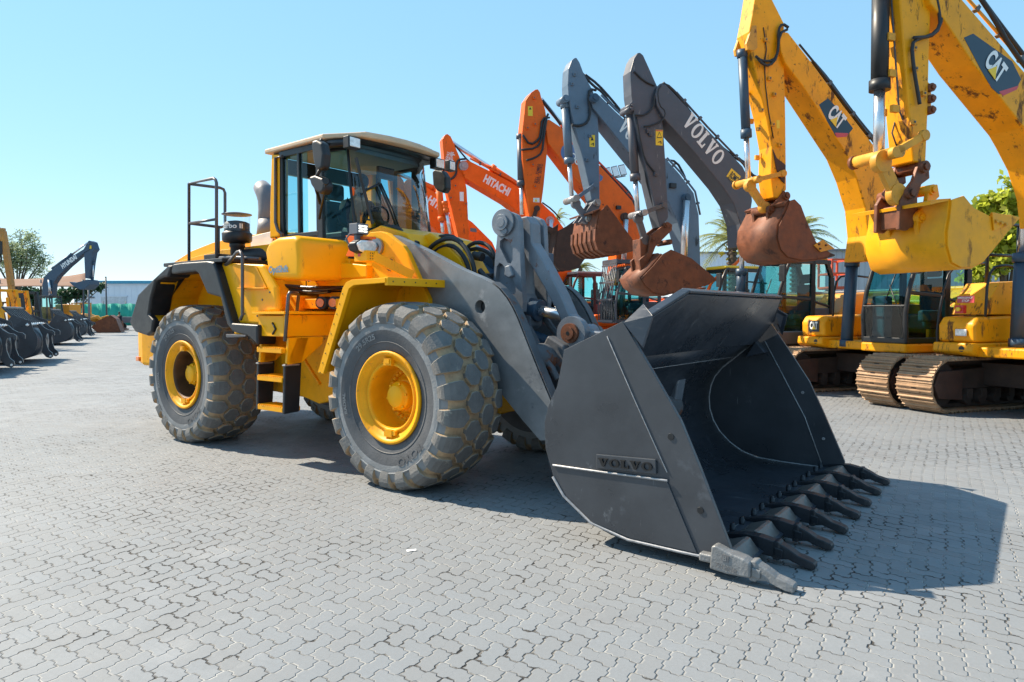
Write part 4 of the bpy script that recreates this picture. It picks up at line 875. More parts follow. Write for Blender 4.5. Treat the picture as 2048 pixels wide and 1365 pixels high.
for a, b in (((P1[0], -1.60, P1[1]), (P2[0], -1.15, P2[1])), ((P2[0], -1.15, P2[1]), (P2[0], 1.15, P2[1])), ((P2[0], 1.15, P2[1]), (P1[0], 1.60, P1[1]))):
    gd.beam(Vector(a)+Vector((.0, 0, .012)), Vector(b)+Vector((.0, 0, .012)), .075, .022, (.3, 0, 1))
for sd in (-1, 1):
    w4 = [un(LO, 1246, 645, 1, -HW), un(LO, 1287, 607, 1, -1.52), un(LO, 1305, 631, 1, -1.615), un(LO, 1285, 695, 1, -1.645)]
    if sd > 0: w4 = [Vector((p.x, -p.y, p.z)) for p in w4][::-1]
    gd.slab(w4, .025)
gd.prism([(2.45, 1.24), (2.66, 1.30), (2.56, 1.42)], 1.50, 1.625); gd.prism([(2.45, 1.24), (2.66, 1.30), (2.56, 1.42)], -1.625, -1.50)
gd.obj('spill_guard', BK, [bucketi], .006)  # guard takes the darkened tone too, its shade put into the colour
g = G(); g.prism([(3.22, .08), (3.50, .055), (3.53, .07), (3.44, .115), (3.22, .115)], -HW+.04, HW-.04); g.obj('cutting_edge', BK, [bucketi], .004)
# teeth: adapter + point, bolt-on segments between
NT = 8; ty = [-1.655+i*(3.31)/(NT-1) for i in range(NT)]
def taper(g, sts, m=0):
    """sts: (x, z_low, z_high, half width)"""
    b = len(g.v); n = len(sts)
    g.add([p for x, zl, zh, h in sts for p in ((x, -h, zl), (x, h, zl), (x, h*.86, zh), (x, -h*.86, zh))], [], m)
    for i in range(n-1):
        for j in range(4): g.f.append([b+i*4+j, b+i*4+(j+1) % 4, b+(i+1)*4+(j+1) % 4, b+(i+1)*4+j]); g.m.append(m); g.s.append(False)
    for i in (0, n-1): g.f.append([b+i*4+j for j in range(4)]); g.m.append(m); g.s.append(False)
ad = G(); taper(ad, [(3.18, .112, .120, .032), (3.26, .112, .138, .038), (3.38, .105, .165, .045), (3.49, .05, .168, .050), (3.585, .045, .152, .051), (3.60, .05, .140, .046)])
ad.box(3.32, 3.50, -.042, .042, .035, .08)
pt = G(); taper(pt, [(3.586, .030, .152, .053), (3.622, .028, .158, .055), (3.636, .038, .142, .049), (3.69, .048, .120, .047), (3.75, .028, .086, .048), (3.81, .014, .072, .050), (3.85, .011, .058, .046), (3.860, .018, .045, .038)])
for s_ in (-1, 1): pt.prism([(3.60, .06), (3.655, .055), (3.66, .11), (3.60, .12)], s_*.050, s_*.062)
ado = ad.obj('tooth_adapter', None, [toothd], .008); pto = pt.obj('tooth_point', None, [toothd], .008)
adc = G(); adc.box(3.255, 3.36, -.045, .03, .085, .14)
adc.prism([(3.335, .055), (3.345, .205), (3.372, .218), (3.46, .188), (3.56, .168), (3.60, .150), (3.602, .052), (3.45, .045)], -.06, .045)
adk = adc.obj('tooth_adapter', BK, [toothg], .013, 3); adk.location = (0, ty[0]-.02, 0)
g = G(); q = Vector((3.375, ty[0]-.081, .112)); g.text('7212210', q+Vector((0, 0, -.035)), (1, 0, -.1), (.1, 0, 1), width=.14, th=.002, bold=.03); g.plate([(.04, .022), (.085, .022), (.085, .066), (.04, .066)], q, (1, 0, -.1), (.1, 0, 1), .004); g.text('B', q+Vector((.050, -.004, .022)), (1, 0, -.1), (.1, 0, 1), height=.034, th=.002, bold=.03, m=1); g.obj('cast_mark', adk, [M('cast_mark', (.12, .12, .125), .6), toothg]).location = (0, -(ty[0]-.02), 0)
for i, y in enumerate(ty):
    if i > 0: o = ado.copy(); COL.objects.link(o); o.parent = BK; o.location = (0, y, 0)
    o = pto.copy(); o.data = pto.data
    if i == 0: o.data = pto.data.copy(); o.data.materials[0] = toothg
    COL.objects.link(o); o.parent = BK; o.location = (0, y, 0)
for o in (ado, pto): bpy.data.objects.remove(o)
sg = G(); sg.prism([(3.29, .118), (3.42, .165), (3.445, .16), (3.52, .065), (3.44, .055)], -.16, .16, m=0)
sgo = sg.obj('edge_segment', None, [steelw], .006)
bt = G(); bt.lathe([(.022, .112), (.022, .155), (.016, .155), (.016, .17), (0, .171)], (3.24, 0, 0), (0, 0, 1), 0, 8)
bto = bt.obj('edge_bolt', None, [toothd])
for a, b in zip(ty, ty[1:]):
    for src, dy in ((sgo, 0), (bto, -.1), (bto, .1)): o = src.copy(); COL.objects.link(o); o.parent = BK; o.location = (0, (a+b)/2+dy, 0)
bpy.data.objects.remove(sgo); bpy.data.objects.remove(bto)

# ================================================================ EXCAVATORS IN A ROW
EA = math.atan2(-.35, -.94)
def EFR(i, dx=0, dy=0): return frame(6.45-.35*3.25*i+2.1*.94+dx, 13.77+.94*3.25*i+2.1*.35+dy, EA)
def track_mesh():
    g = G(); Lh, r = 1.90, .44; P = []
    per = 4*Lh+2*math.pi*r; n = 56
    def at(s):
        s %= per
        if s < 2*Lh: return (Lh-s, 2*r), (0, 1), (-1, 0)
        s -= 2*Lh
        if s < math.pi*r: a = s/r; return (-Lh-r*math.sin(a), r+r*math.cos(a)), (-math.sin(a), math.cos(a)), (-math.cos(a), -math.sin(a))
        s -= math.pi*r
        if s < 2*Lh: return (-Lh+s, 0), (0, -1), (1, 0)
        s -= 2*Lh; a = s/r; return (Lh+r*math.sin(a), r-r*math.cos(a)), (math.sin(a), -math.cos(a)), (math.cos(a), math.sin(a))
    W = .34; hh = per/n/2
    for k in range(n):
        p, nr, t = at(k*per/n); z0 = .045
        def q(u, h): return (p[0]+t[0]*u+nr[0]*h, p[1]+t[1]*u+nr[1]*h+z0)
        g.prism([q(-hh*.98, -.02), q(hh*.9, -.02), q(hh*.9, .008), q(hh*.5, .012), q(hh*.42, .042), q(hh*.25, .042), q(hh*.15, .012), q(-hh*.25, .012), q(-hh*.32, .042), q(-hh*.5, .042), q(-hh*.6, .012), q(-hh*.98, .008)], -W, W)
        for y in (-.07, .07): g.prism([q(-hh*1.05, -.10), q(hh*1.05, -.10), q(hh*1.05, -.03), q(-hh*1.05, -.03)], y-.025, y+.025, m=1)
        if k % 1 == 0: g.plate([(-.05, -.012), (.05, -.012), (.05, .012), (-.05, .012)], (q(hh*.0, .0125)[0], 0, q(hh*.0, .0125)[1]), (0, 1, 0), (t[0], 0, t[1]), .002, 1)
    return g
def frame_mesh():
    g = G(); g.prism([(-1.5, .40), (1.50, .40), (1.75, .46), (1.75, .62), (1.4, .74), (-.2, .80), (-1.3, .74), (-1.55, .6)], -.16, .20); g.prism([(1.52, .22), (2.08, .26), (2.2, .48), (2.08, .72), (1.52, .74)], .20, .27, m=1)
    g.prism([(1.52, .22), (2.08, .26), (2.2, .48), (2.08, .72), (1.52, .74)], -.27, -.20, m=1)
    for x in (-1.90, 1.90): g.cyl((x, -.15, .485), (x, .15, .485), .38, seg=24)
    for k in range(8): g.cyl((-1.25+k*.36, -.2, .22), (-1.25+k*.36, .2, .22), .10, seg=12); g.box(-1.32+k*.36, -1.18+k*.36, -.23, .23, .22, .40)
    return g
TRK = track_mesh().obj('track', None, [trackm, under]); TFR = frame_mesh().obj('track_frame', None, [under, rustd], .01)
def cat_logo(g, o, xd, yd, w, h, mw, my):
    g.text('CAT', o, xd, yd, width=w, height=h, th=.004, bold=.045, m=mw)
    xd = Vector(xd).normalized(); yd = Vector(yd).normalized(); g.plate([(w*.30, -h*.0), (w*.78, 0), (w*.53, h*.52)], Vector(o), xd, yd, .007, my)
def undercarriage(root):
    for sy in (-1, 1):
        t = TRK.copy(); COL.objects.link(t); t.parent = root; t.location = (0, sy*1.2, 0)
        f = TFR.copy(); COL.objects.link(f); f.parent = root; f.location = (0, sy*1.2, 0)
    g = G(); g.box(-.9, .9, -1.05, 1.05, .45, .85); g.cyl((0, 0, .8), (0, 0, 1.02), .68, m=1, seg=40); g.cyl((0, 0, .97), (0, 0, 1.06), .80, m=0, seg=40)
    for k in range(40): a = k*math.pi/20; g.cyl((.72*math.cos(a), .72*math.sin(a), .90), (.72*math.cos(a), .72*math.sin(a), .97), .02, seg=6)
    g.obj('car_body', root, [under, blackm], .01)
def post_box(g, a, b, w=.07, m=0): g.beam(a, b, w, w, (.3, 1, .2), m)
def exc_cab(root, frame_m, roof_m, lower_m, gl, dx=0., dz=0., cage=False):
    cb = hollow('cab', root); x0, x1, ya, yb, zb, zt = .02+dx, 1.66+dx, .38, 1.32, 1.16+dz, 2.96+dz
    FB, FM, FTp = (x1, zb), (x1+.04, zb+.75), (x1-.30, zt-.08)
    g = G()
    for y in (ya, yb):
        g.tube([(FB[0], y, FB[1]), (FM[0], y, FM[1]), (FTp[0], y, FTp[1]), (x1-.45, y, zt)], .045, 0, 8, 1)
        post_box(g, (x0+.05, y, zb), (x0+.05, y, zt-.4), .10); post_box(g, (x0+.05, y, zt-.4), (x0+.22, y, zt), .09); post_box(g, (x0+.62, y, zb), (x0+.62, y, zt), .10)
        g.beam((x0+.1, y, zt-.04), (x1-.4, y, zt-.04), .09, .10); g.beam((x0+.05, y, zb+.05), (x1, y, zb+.05), .08, .10)
    g.beam((x1, ya, zb+.05), (x1, yb, zb+.05), .08, .10); g.beam((FM[0], ya, FM[1]-.05), (FM[0], yb, FM[1]-.05), .03, .035); g.beam((FTp[0]-.1, ya, zt-.03), (FTp[0]-.1, yb, zt-.03), .08, .10)
    g.beam((x0+.62, yb, zb+.88), (x1-.02, yb, zb+.95), .05, .07); g.beam((x0+.05, yb, zb+.70), (x0+.62, yb, zb+.85), .05, .05)
    g.obj('frame', cb, [frame_m], .01)
    for nm, quad in (('windscreen', [(FM[0], ya+.04, FM[1]), (FM[0], yb-.04, FM[1]), (FTp[0], yb-.04, FTp[1]), (FTp[0], ya+.04, FTp[1])]), ('lower_pane', [(FB[0], ya+.04, FB[1]+.1), (FB[0], yb-.04, FB[1]+.1), (FM[0], yb-.04, FM[1]-.06), (FM[0], ya+.04, FM[1]-.06)]),
                     ('door_pane', [(x0+.67, yb, zb+.95), (x1-.02, yb, zb+1.0), (FTp[0]-.02, yb, zt-.1), (x0+.67, yb, zt-.1)]), ('door_pane', [(x0+.67, yb, zb+.1), (x1-.05, yb, zb+.1), (x1-.02, yb, zb+.9), (x0+.67, yb, zb+.84)]), ('rear_side_pane', [(x0+.1, yb, zb+.75), (x0+.57, yb, zb+.86), (x0+.57, yb, zt-.1), (x0+.25, yb, zt-.1), (x0+.1, yb, zt-.4)]), ('far_pane', [(x0+.1, ya, zb+.75), (x1-.02, ya, zb+.86), (FTp[0], ya, zt-.1), (x0+.25, ya, zt-.1)])):
        g = G(); g.slab(quad, .008); g.obj(nm, cb, [gl])
    g = G(); g.prism([(x0+.0, ya-.0), (x1-.34, ya), (x1-.30, ya+.1), (x1-.30, yb-.1), (x1-.34, yb), (x0+.15, yb)], zt, zt+.09, 'z'); g.obj('roof', cb, [roof_m], .04, 3)
    g = G(); g.box(x0, x0+.6, yb-.03, yb+.012, zb, zb+.68); g.box(x0, x1-.02, ya-.01, ya+.02, zb, zb+.74); g.box(x0, x1, ya, yb, zb-.02, zb+.02); g.obj('lower_panel', cb, [lower_m], .01)
    g = G(); g.box(x0+.35, x0+.9, ya+.22, yb-.22, zb+.25, zb+.55); g.box(x0+.28, x0+.42, ya+.22, yb-.22, zb+.5, zb+1.25); g.box(x0+.30, x0+.40, ya+.32, yb-.32, zb+1.28, zb+1.5); g.box(x0+.4, x0+1.1, yb-.22, yb-.10, zb+.4, zb+.62); g.box(x1-.35, x1-.12, ya+.05, ya+.35, zb+.05, zb+.9); g.obj('seat', cb, [seatm], .04)
    g = G(); g.tube([(x1+.02, yb+.02, zt-.35), (x1+.05, yb+.2, zt-.3)], .015, 0, 6); g.prism([(yb+.12, zt-.52), (yb+.3, zt-.52), (yb+.3, zt-.15), (yb+.12, zt-.15)], x1+.02, x1+.08, 'x'); g.obj('mirror', cb, [blackp], .02)
    g = G(); g.tube([(x1+.02, ya+.5, zb+.82), (x1-.10, ya+.62, zb+1.35)], .012, 0, 6); g.tube([(x1+.03, yb-.1, zb+.5), (x1+.03, yb-.35, zb+1.1)], .01, 0, 6); g.obj('wiper', cb, [blackm])
    if cage:
        g = G()
        for k in range(9): y = ya+.02+k*(yb-ya-.04)/8; g.tube([(x1+.14, y, zb+.0), (x1+.16, y, zb+.8), (x1-.02, y, zt+.1)], .018, 0, 6)
        for z, xx in ((zb+.05, .14), (zb+.75, .16), (zb+1.3, .09), (zt+.05, 0)): g.beam((x1+xx, ya-.03, z), (x1+xx, yb+.03, z), .03, .06)
        for k in range(8): g.box(x0+.2, x1, ya+.05+k*.11, ya+.09+k*.11, zt+.16, zt+.20)
        g.box(x0+.1, x1, ya-.02, ya+.04, zt+.1, zt+.22); g.box(x0+.1, x1, yb-.04, yb+.02, zt+.1, zt+.22); g.box(x1-.06, x1, ya, yb, zt+.1, zt+.24); g.obj('guard_cage', cb, [dkgrey])
    return cb
def exc_body(root, body, lower, side, deck_only=False):
    g = G(); g.prism([(-2.7, .98), (1.72, .98), (1.72, 1.15), (-2.7, 1.15)], .36, 1.36); g.prism([(-2.7, .98), (1.5, .98), (1.5, 1.15), (-2.7, 1.15)], -1.36, .36); g.obj('deck', root, [lower], .03)
    g = G(); g.prism([(-2.6, 1.15), (-.05, 1.15), (-.05, 1.70), (-.5, 2.20), (-2.6, 2.30)], .40, 1.36)
    g.prism([(-2.6, 1.15), (-.4, 1.15), (-.4, 2.0), (-.6, 2.12), (-2.6, 2.28)], -1.36, .40); o = g.obj('engine_housing', root, [body], .06, 3)
    g = G(); g.prism([(-2.4, 1.15), (-2.8, -1.1), (-3.0, 0), (-2.8, 1.1), (-2.4, 1.34), (-2.2, 1.34), (-2.2, -1.34), (-2.4, -1.34)][1:], 1.05, 2.35, 'z'); g.obj('counterweight', root, [lower], .05)
    tb = hollow('tool_box', root)
    g = G(); g.prism([(.25, 1.22), (1.58, 1.22), (1.60, 1.52), (1.50, 1.66), (.25, 1.70)], -1.36, -.70); bx = g.obj('box', tb, [body], .05, 3)
    g = G(); g.prism([(.2, 1.0), (1.60, 1.0), (1.68, 1.06), (1.66, 1.215), (.2, 1.215)], -1.40, -.68); g.obj('bumper', tb, [catw if body is catw else body], .03)
    g = G(); g.cyl((1.655, -.86, 1.11), (1.675, -.86, 1.11), .05, seg=16); g.obj('bumper_eye', tb, [blackm])
    g = G(); g.tube([(1.45, -.62, 1.66), (1.42, -.62, 2.35), (1.2, -.62, 2.55), (.4, -.62, 2.5)], .022, 0, 8, 1); g.obj('step_rail', root, [blackm])
    return o, bx
def cylinder(root, fr, a, b, y, r, fr_rod, cm, rod_r=None, name='hydraulic_cylinder', y2=None):
    """barrel starts at pixel a, rod ends at pixel b, both met with the machine's own plane y"""
    p, q = un(fr, a[0], a[1], 1, y), un(fr, b[0], b[1], 1, y if y2 is None else y2); m = p.lerp(q, fr_rod)
    g = G(); g.cyl(p, m, r, m=0, seg=18); d = (q-p).normalized(); g.cyl(m-d*.12, m+d*.03, r*1.22, m=0, seg=18); g.cyl(p-d*.04, p+d*.10, r*1.15, m=0, seg=18)
    g.cyl(m, q, rod_r or r*.55, m=1, seg=14); return g.obj(name, root, [cm, chrome])
def bucket_part(root, fr, side, shell, w, m, th=.035, tip=None, tipm=None, nribs=0, mid=0., teeth=None, inner=None):
    """side: outline of the near side plate; shell: the curve of the back plate; both traced on the near plane"""
    b = hollow('bucket', root); y = mid+w/2
    so = T(fr, side, y); sh = T(fr, shell, y)
    g = G(); g.prism(so, y-.03, y); g.prism(so, mid-w/2, mid-w/2+.03); g.objs('side_plate', b, [inner or m], .006)
    g = G(); g.band(sh, th, mid-w/2+.031, y-.031, sm=True); g.band(sh, -.012, mid-w/2+.02, y-.02)
    k = len(sh)
    for i in range(nribs):
        yy = mid-w/2+.05+(w-.1)*i/(nribs-1); g.band(sh[k//3:], th+.03, yy-.06, yy+.06, m=0)
    g.obj('shell', b, [m])
    if teeth:
        n, e0, e1 = teeth; p0 = un(fr, e0[0], e0[1], 1, y); p1 = un(fr, e1[0], e1[1], 1, y); d = p1-p0
        for i in range(n):
            yy = mid-w/2+.08+(w-.16)*i/(n-1); g = G(); up = Vector((-d.z, 0, d.x)).normalized(); c = Vector((p0.x, yy, p0.z)); c1 = c+d
            vs = []
            for pt_, hw_, hh_ in ((c-d*.3, .05, .06), (c+d*.3, .05, .05), (c1, .035, .012)):
                vs += [pt_+Vector((0, -hw_, 0))-up*hh_, pt_+Vector((0, hw_, 0))-up*hh_, pt_+Vector((0, hw_, 0))+up*hh_, pt_+Vector((0, -hw_, 0))+up*hh_]
            g.add(vs, [[0, 1, 2, 3], [11, 10, 9, 8]]+[[4*r+j, 4*r+(j+1) % 4, 4*r+4+(j+1) % 4, 4*r+4+j] for r in (0, 1) for j in range(4)]); g.obj('tooth', b, [tipm or m])
    return b
def link(root, fr, a, b, ys, wd, m, th=.06, name='link', bulge=1.25):
    for y in ys:
        g = G(); p, q = un(fr, a[0], a[1], 1, y), un(fr, b[0], b[1], 1, y)
        d = (q-p).normalized(); u = Vector((-d.z, 0, d.x))*wd/2
        g.prism([((p+u).x, (p+u).z), ((p-u).x, (p-u).z), ((q-u).x, (q-u).z), ((q+u).x, (q+u).z)], y-th/2, y+th/2)
        for c in (p, q): g.cyl((c.x, y-th*.7, c.z), (c.x, y+th*.7, c.z), wd*.62*bulge, seg=16)
        g.obj(name, root, [m], .006)
def pinp(root, fr, px, y0, y1, r, m, name='pin'):
    g = G()
    for p in px:
        c = un(fr, p[0], p[1], 1, max(y0, y1)); g.cyl((c.x, y0, c.z), (c.x, y1, c.z), r, seg=16); g.cyl((c.x, y1, c.z), (c.x, y1+.03, c.z), r*.62, seg=8)
    return g.obj(name, root, [m])
def hoses(root, fr, lines, r, m=hoseb, name='hose'):
    for pts, y in lines: g = G(); g.tube([un(fr, p[0], p[1], 1, y) for p in pts], r, 0, 6, 1); g.obj(name, root, [m])
def boomtext(g, fr, p0, p1, y, h, body, m, kind='font', bold=.03):
    a, b = un(fr, p0[0], p0[1], 1, y), un(fr, p1[0], p1[1], 1, y); d = b-a; up = Vector((d.z, 0, -d.x)).normalized()
    if up.z < 0: up = -up
    if kind == 'serif': g.slabserif(body, a+Vector((0, .003, 0)), d, up, d.length, h, .006, m)
    else: g.text(body, a, d, up, width=d.length, height=h, th=.006, bold=bold, m=m)
    return a, d, up

def pipes(root, fr, pts, ys, r=.022, m=None, every=.55):
    for y in ys:
        P = [un(fr, p[0], p[1], 1, y) for p in pts]; g = G(); g.tube(P, r, 0, 6); g.obj('boom_pipe', root, [m or hoseb])
        for a, b in zip(P, P[1:]):
            d = b-a; k = int(d.length/every)
            for i in range(k):
                c = a+d*((i+.5)/k); g = G(); g.beam(c-d.normalized()*.03, c+d.normalized()*.03, .09, .075, (0, 1, 0)); g.obj('pipe_clamp', root, [railg])
# ---- machine B: yellow, nearest, mostly beyond the right edge
def zB(pts): return Tz(pts, 1700, 0, 2.4375)
fB = EFR(-1); rB = thing('excavator', 'yellow excavator at the right edge with a clean yellow bucket raised in front', 'excavator', (fB[0], fB[1], 0), fB[4], 'excavators parked in a row')
undercarriage(rB); eh, bx = exc_body(rB, catw, catw, catw)
sk = T(fB, zB([(230, -400), (330, -440), (400, -330), (410, -100), (397, 0), (387, 250), (380, 560), (370, 800), (310, 790), (295, 640), (270, 330), (245, 0)]), .19)
g = G(); g.prism(sk, -.19, .19); g.prism(T(fB, zB([(380, 385), (408, 410), (408, 540), (380, 565)]), .19), .10, .16); st = g.obj('stick', rB, [catw], .02)
g = G()
for a, b in (((185, 200), (240, 175)), ((190, 375), (262, 350)), ((205, 545), (275, 520))):
    for p in (a, b):
        q = un(fB, 1700+p[0]/2.4375, p[1]/2.4375, 1, .0); g.box(q.x+.02, q.x+.14, -.12, -.06, q.z-.05, q.z+.05); g.box(q.x+.02, q.x+.14, .08, .14, q.z-.05, q.z+.05)
g.objs('hose_bracket', st, [catd]); pinp(st, fB, zB([(404, 425), (404, 480), (404, 535)]), .12, .22, .06, rustm)
bm = T(fB, zB([(380, -260), (470, -170), (545, -5), (700, 175), (850, 350), (1000, 530), (1080, 700), (1110, 900), (1100, 1080), (1000, 1100), (985, 950), (940, 800), (880, 680), (848, 622), (600, 310), (455, 90), (395, 20), (360, -120)]), .27)
g = G(); g.prism(bm, -.27, .27); bmo = g.obj('boom', rB, [catw], .02)
g = G(); a, d, up = boomtext(g, fB, zB([(660, 300)])[0], zB([(745, 400)])[0], .275, .30, 'CAT', 1)
dn = d.normalized(); 
pg = [un(fB, p[0], p[1], 1, .272) for p in zB([(555, 185), (600, 165), (790, 300), (834, 388), (815, 425), (725, 460), (690, 430), (640, 345)])]
g2 = G(); g2.prism([(p.x, p.z) for p in pg], .2705, .274, m=0); pr = [un(fB, p[0], p[1], 1, .272) for p in zB([(725, 448), (822, 418), (812, 438), (745, 468)])]; g2.prism([(p.x, p.z) for p in pr], .2745, .2765, m=3)
o0 = un(fB, *zB([(650, 312)])[0], 1, .279); o1 = un(fB, *zB([(722, 412)])[0], 1, .279); cat_logo(g2, o0, o1-o0, up, (o1-o0).length, .34, 1, 2); g2.obj('decal', bmo, [blued, white, decy, decr])
pipes(bmo, fB, [(1930, -8), (2062, 142), (2110, 205)], (.17, .05), .024, catd); hoses(bmo, fB, [([(1950, -20), (1990, 40), (2020, 95), (2080, 170)], .22), ([(1945, -25), (2000, 50), (2100, 180)], .1)], .035); hoses(st, fB, [(zB([(440, 0), (450, 90), (420, 170), (330, 190), (300, 215), (310, 330), (330, 450), (340, 510)]), .24), (zB([(420, -10), (435, 60), (440, 130), (390, 180), (310, 185)]), .26)], .025)
g = G(); g.tube([un(fB, p[0], p[1], 1, -.05) for p in zB([(190, -20), (205, 200), (235, 540), (205, 650), (230, 720)])], .012, 0, 6); g.tube([un(fB, p[0], p[1], 1, .08) for p in zB([(200, -20), (215, 200), (240, 540), (290, 660)])], .014, 0, 6); g.obj('line', st, [railg])
cylinder(rB, fB, zB([(150, -60)])[0], zB([(140, 760)])[0], 0, .115, .60, blackp, .075)
g = G()
pa = un(fB, *zB([(140, 765)])[0], 1, 0); g.cyl((pa.x, -.42, pa.z), (pa.x, .36, pa.z), .085, m=0, seg=18); g.cyl((pa.x, -.46, pa.z), (pa.x, -.40, pa.z), .10, m=1); g.obj('cross_pin', rB, [catd, rustm])
link(rB, fB, zB([(215, 745)])[0], zB([(360, 662)])[0], (.33, -.33), .10, catd); link(rB, fB, zB([(150, 790)])[0], zB([(225, 950)])[0], (.14, -.14), .20, catd, .08)
g = G(); cp = T(fB, zB([(340, 790), (385, 800), (390, 870), (350, 900), (330, 960), (330, 1080), (280, 1125), (240, 1120), (245, 980), (280, 920), (310, 880)]), .22); g.prism(cp, .16, .22); g.prism(cp, -.22, -.16); g.prism(T(fB, zB([(255, 1000), (320, 1000), (310, 1110), (255, 1110)]), .2), -.2, .2); g.obj('quick_coupler', rB, [rustm], .012)
pinp(rB, fB, zB([(372, 812), (305, 940)]), -.26, .27, .085, rustm); pinp(rB, fB, zB([(408, 925), (350, 1060)]), -.30, .30, .075, catb)
g = G(); er = T(fB, zB([(385, 905), (425, 900), (435, 960), (390, 1000), (375, 1080), (360, 1190), (340, 1190), (320, 1060), (330, 1035), (370, 1000)]), .26); g.prism(er, .20, .27); g.prism(er, -.27, -.20); g.objs('bucket_ear', rB, [catb], .012)
bucket_part(rB, fB, zB([(556, 955), (605, 1015), (690, 1058), (692, 1040), (790, 1050), (832, 1060), (790, 1110), (740, 1165), (655, 1270), (600, 1300), (545, 1305), (500, 1280), (478, 1200), (478, 1130), (490, 1060), (497, 975)]),
            zB([(400, 985), (440, 975), (497, 970), (490, 1060), (476, 1130), (478, 1200), (500, 1280), (545, 1303), (600, 1298), (655, 1268), (740, 1165), (800, 1090)]), 1.35, catb, .035, teeth=(5, zB([(790, 1080)])[0], zB([(830, 1058)])[0]), tipm=catd)
g = G(); p_ = T(fB, zB([(690, 1035), (790, 1055), (760, 1100), (700, 1125)]), .69); g.prism(p_, .68, .70); g.obj('side_cutter', rB, [catb], .006)
pinp(rB, fB, zB([(712, 1080), (735, 1088), (757, 1095)]), .69, .705, .035, catd)
# safety switch, rail and lamps on its tool box
g = G(); cat_logo(g, (1.62, -1.30, 1.35), (0, 1, 0), (0, 0, 1), .0001, .0001, 0, 0) if False else None
g.box(1.52, 1.60, -1.05, -.90, 1.72, 1.86); g.cyl((1.60, -.975, 1.79), (1.64, -.975, 1.79), .035, m=1); g.slab([(1.58, -1.02, 1.90), (1.58, -.72, 1.90), (1.58, -.72, 2.02), (1.58, -1.02, 2.02)], .01, 2)
g.text('EMERGENCY', (1.594, -1.00, 1.97), (0, 1, 0), (0, 0, 1), width=.26, th=.004, m=3); g.text('STOP', (1.594, -.93, 1.915), (0, 1, 0), (0, 0, 1), width=.13, th=.004, m=3); g.obj('emergency_stop', rB, [redp, decy, decr, white])
g = G(); g.prism([(.2, 1.70), (1.35, 1.70), (1.25, 1.95), (1.0, 2.25), (.2, 2.3)], -1.30, -.70); 
for k in range(5): g.box(1.2-.02*k, 1.28-.02*k, -.98, -.72, 1.74+k*.05, 1.76+k*.05)
g.obj('upper_box', rB, [catw], .05)
g = G(); g.tube([(1.5, -1.42, 1.0), (1.55, -1.42, 1.5), (1.35, -1.42, 2.35), (1.1, -1.42, 2.6), (.3, -1.42, 2.65)], .022, 0, 8, 1)
for x in (.9, .1): g.tube([(x, -1.0, 2.25), (x, -1.0, 3.3)], .03, 0, 6)
g.tube([(.9, -1.0, 3.3), (.1, -1.0, 3.3)], .03, 0, 6); g.tube([(.9, -1.0, 2.75), (.1, -1.0, 2.75)], .03, 0, 6); g.obj('guard_rail', rB, [blackm])
g = G(); g.box(1.60, 1.625, -1.02, -.82, 1.33, 1.45); g.obj('front_lamp', rB, [lens], .01)
cylinder(rB, fB, (2036, 690), (2056, 330), -.35, .12, .5, navy, .07, name='boom_cylinder')

# ---- machine A: yellow with a rusty bucket, cab in full view
def zA(pts): return Tz(pts, 1440, 0, 2.5265)
fA = EFR(0); rA = thing('excavator', 'yellow excavator with a rusty brown bucket, black-framed cab and ribbed tracks in full view', 'excavator', (fA[0], fA[1], 0), fA[4], 'excavators parked in a row')
undercarriage(rA); eh, bx = exc_body(rA, catw, catw, catw); exc_cab(rA, blackm, blackp, blackm, glassD)
g = G(); cat_logo(g, (1.607, -1.10, 1.37), (0, 1, 0), (0, 0, 1), .22, .17, 1, 2); g.slab([(1.600, -1.14, 1.32), (1.600, -.84, 1.32), (1.596, -.84, 1.56), (1.596, -1.14, 1.56)], .006, 0); g.obj('decal', bx, [blackm, white, decy])
g = G(); dq = [un(fA, p[0], p[1], 1, 1.362) for p in ((1950, 635), (1990, 632), (1990, 570), (1975, 568), (1958, 610))]; g.prism([(p.x, p.z) for p in dq], 1.3615, 1.3655, m=0)
a = un(fA, 1966, 612, 1, 1.366); b = un(fA, 1990, 612, 1, 1.366); cat_logo(g, a, b-a, (0, 0, 1), (b-a).length, .19, 1, 2); a = un(fA, 1964, 627, 1, 1.366); g.text('320', a, (-1, 0, 0), (0, 0, 1), height=.12, th=.003, m=1); g.obj('decal', eh, [blackm, white, decy])
sk = T(fA, zA([(185, -60), (230, -70), (265, 0), (325, 120), (325, 290), (332, 600), (336, 960), (300, 1005), (272, 1000), (258, 900), (262, 740), (235, 590), (190, 400), (157, 250), (148, 160), (165, 70)]), .18)
g = G(); g.prism(sk, -.18, .18); st = g.obj('stick', rA, [catw], .02)
g = G()
for p in ((160, 465), (185, 605), (215, 790), (200, 440), (225, 585), (240, 780)):
    q = un(fA, *zA([p])[0], 1, 0); g.box(q.x-.02, q.x+.07, -.15, -.10, q.z-.05, q.z+.04)
for y in (-.16, .16): g.prism(T(fA, zA([(100, 240), (130, 150), (150, 150), (155, 260), (140, 275), (105, 270)]), 0), y-.03, y+.03)
g.prism(T(fA, zA([(265, 755), (285, 800), (330, 835), (325, 930), (295, 900), (280, 840)]), .185), .18, .20, m=1); g.objs('stick_bracket', st, [catd, rustd], .005)
bm = T(fA, zA([(300, 190), (318, 160), (345, 165), (470, 325), (620, 530), (785, 745), (830, 820), (850, 930), (840, 1100), (800, 1320), (700, 1320), (715, 1240), (700, 1120), (650, 960), (600, 860), (520, 745), (335, 430), (310, 290)]), .26)
bm = T(fA, zA([(300, 190), (318, 160), (345, 165), (470, 325), (620, 530), (785, 745), (830, 820), (850, 930), (840, 1100), (800, 1320), (730, 1320), (748, 1190), (735, 1050), (690, 900), (640, 780), (420, 440), (330, 320), (308, 260)]), .26)
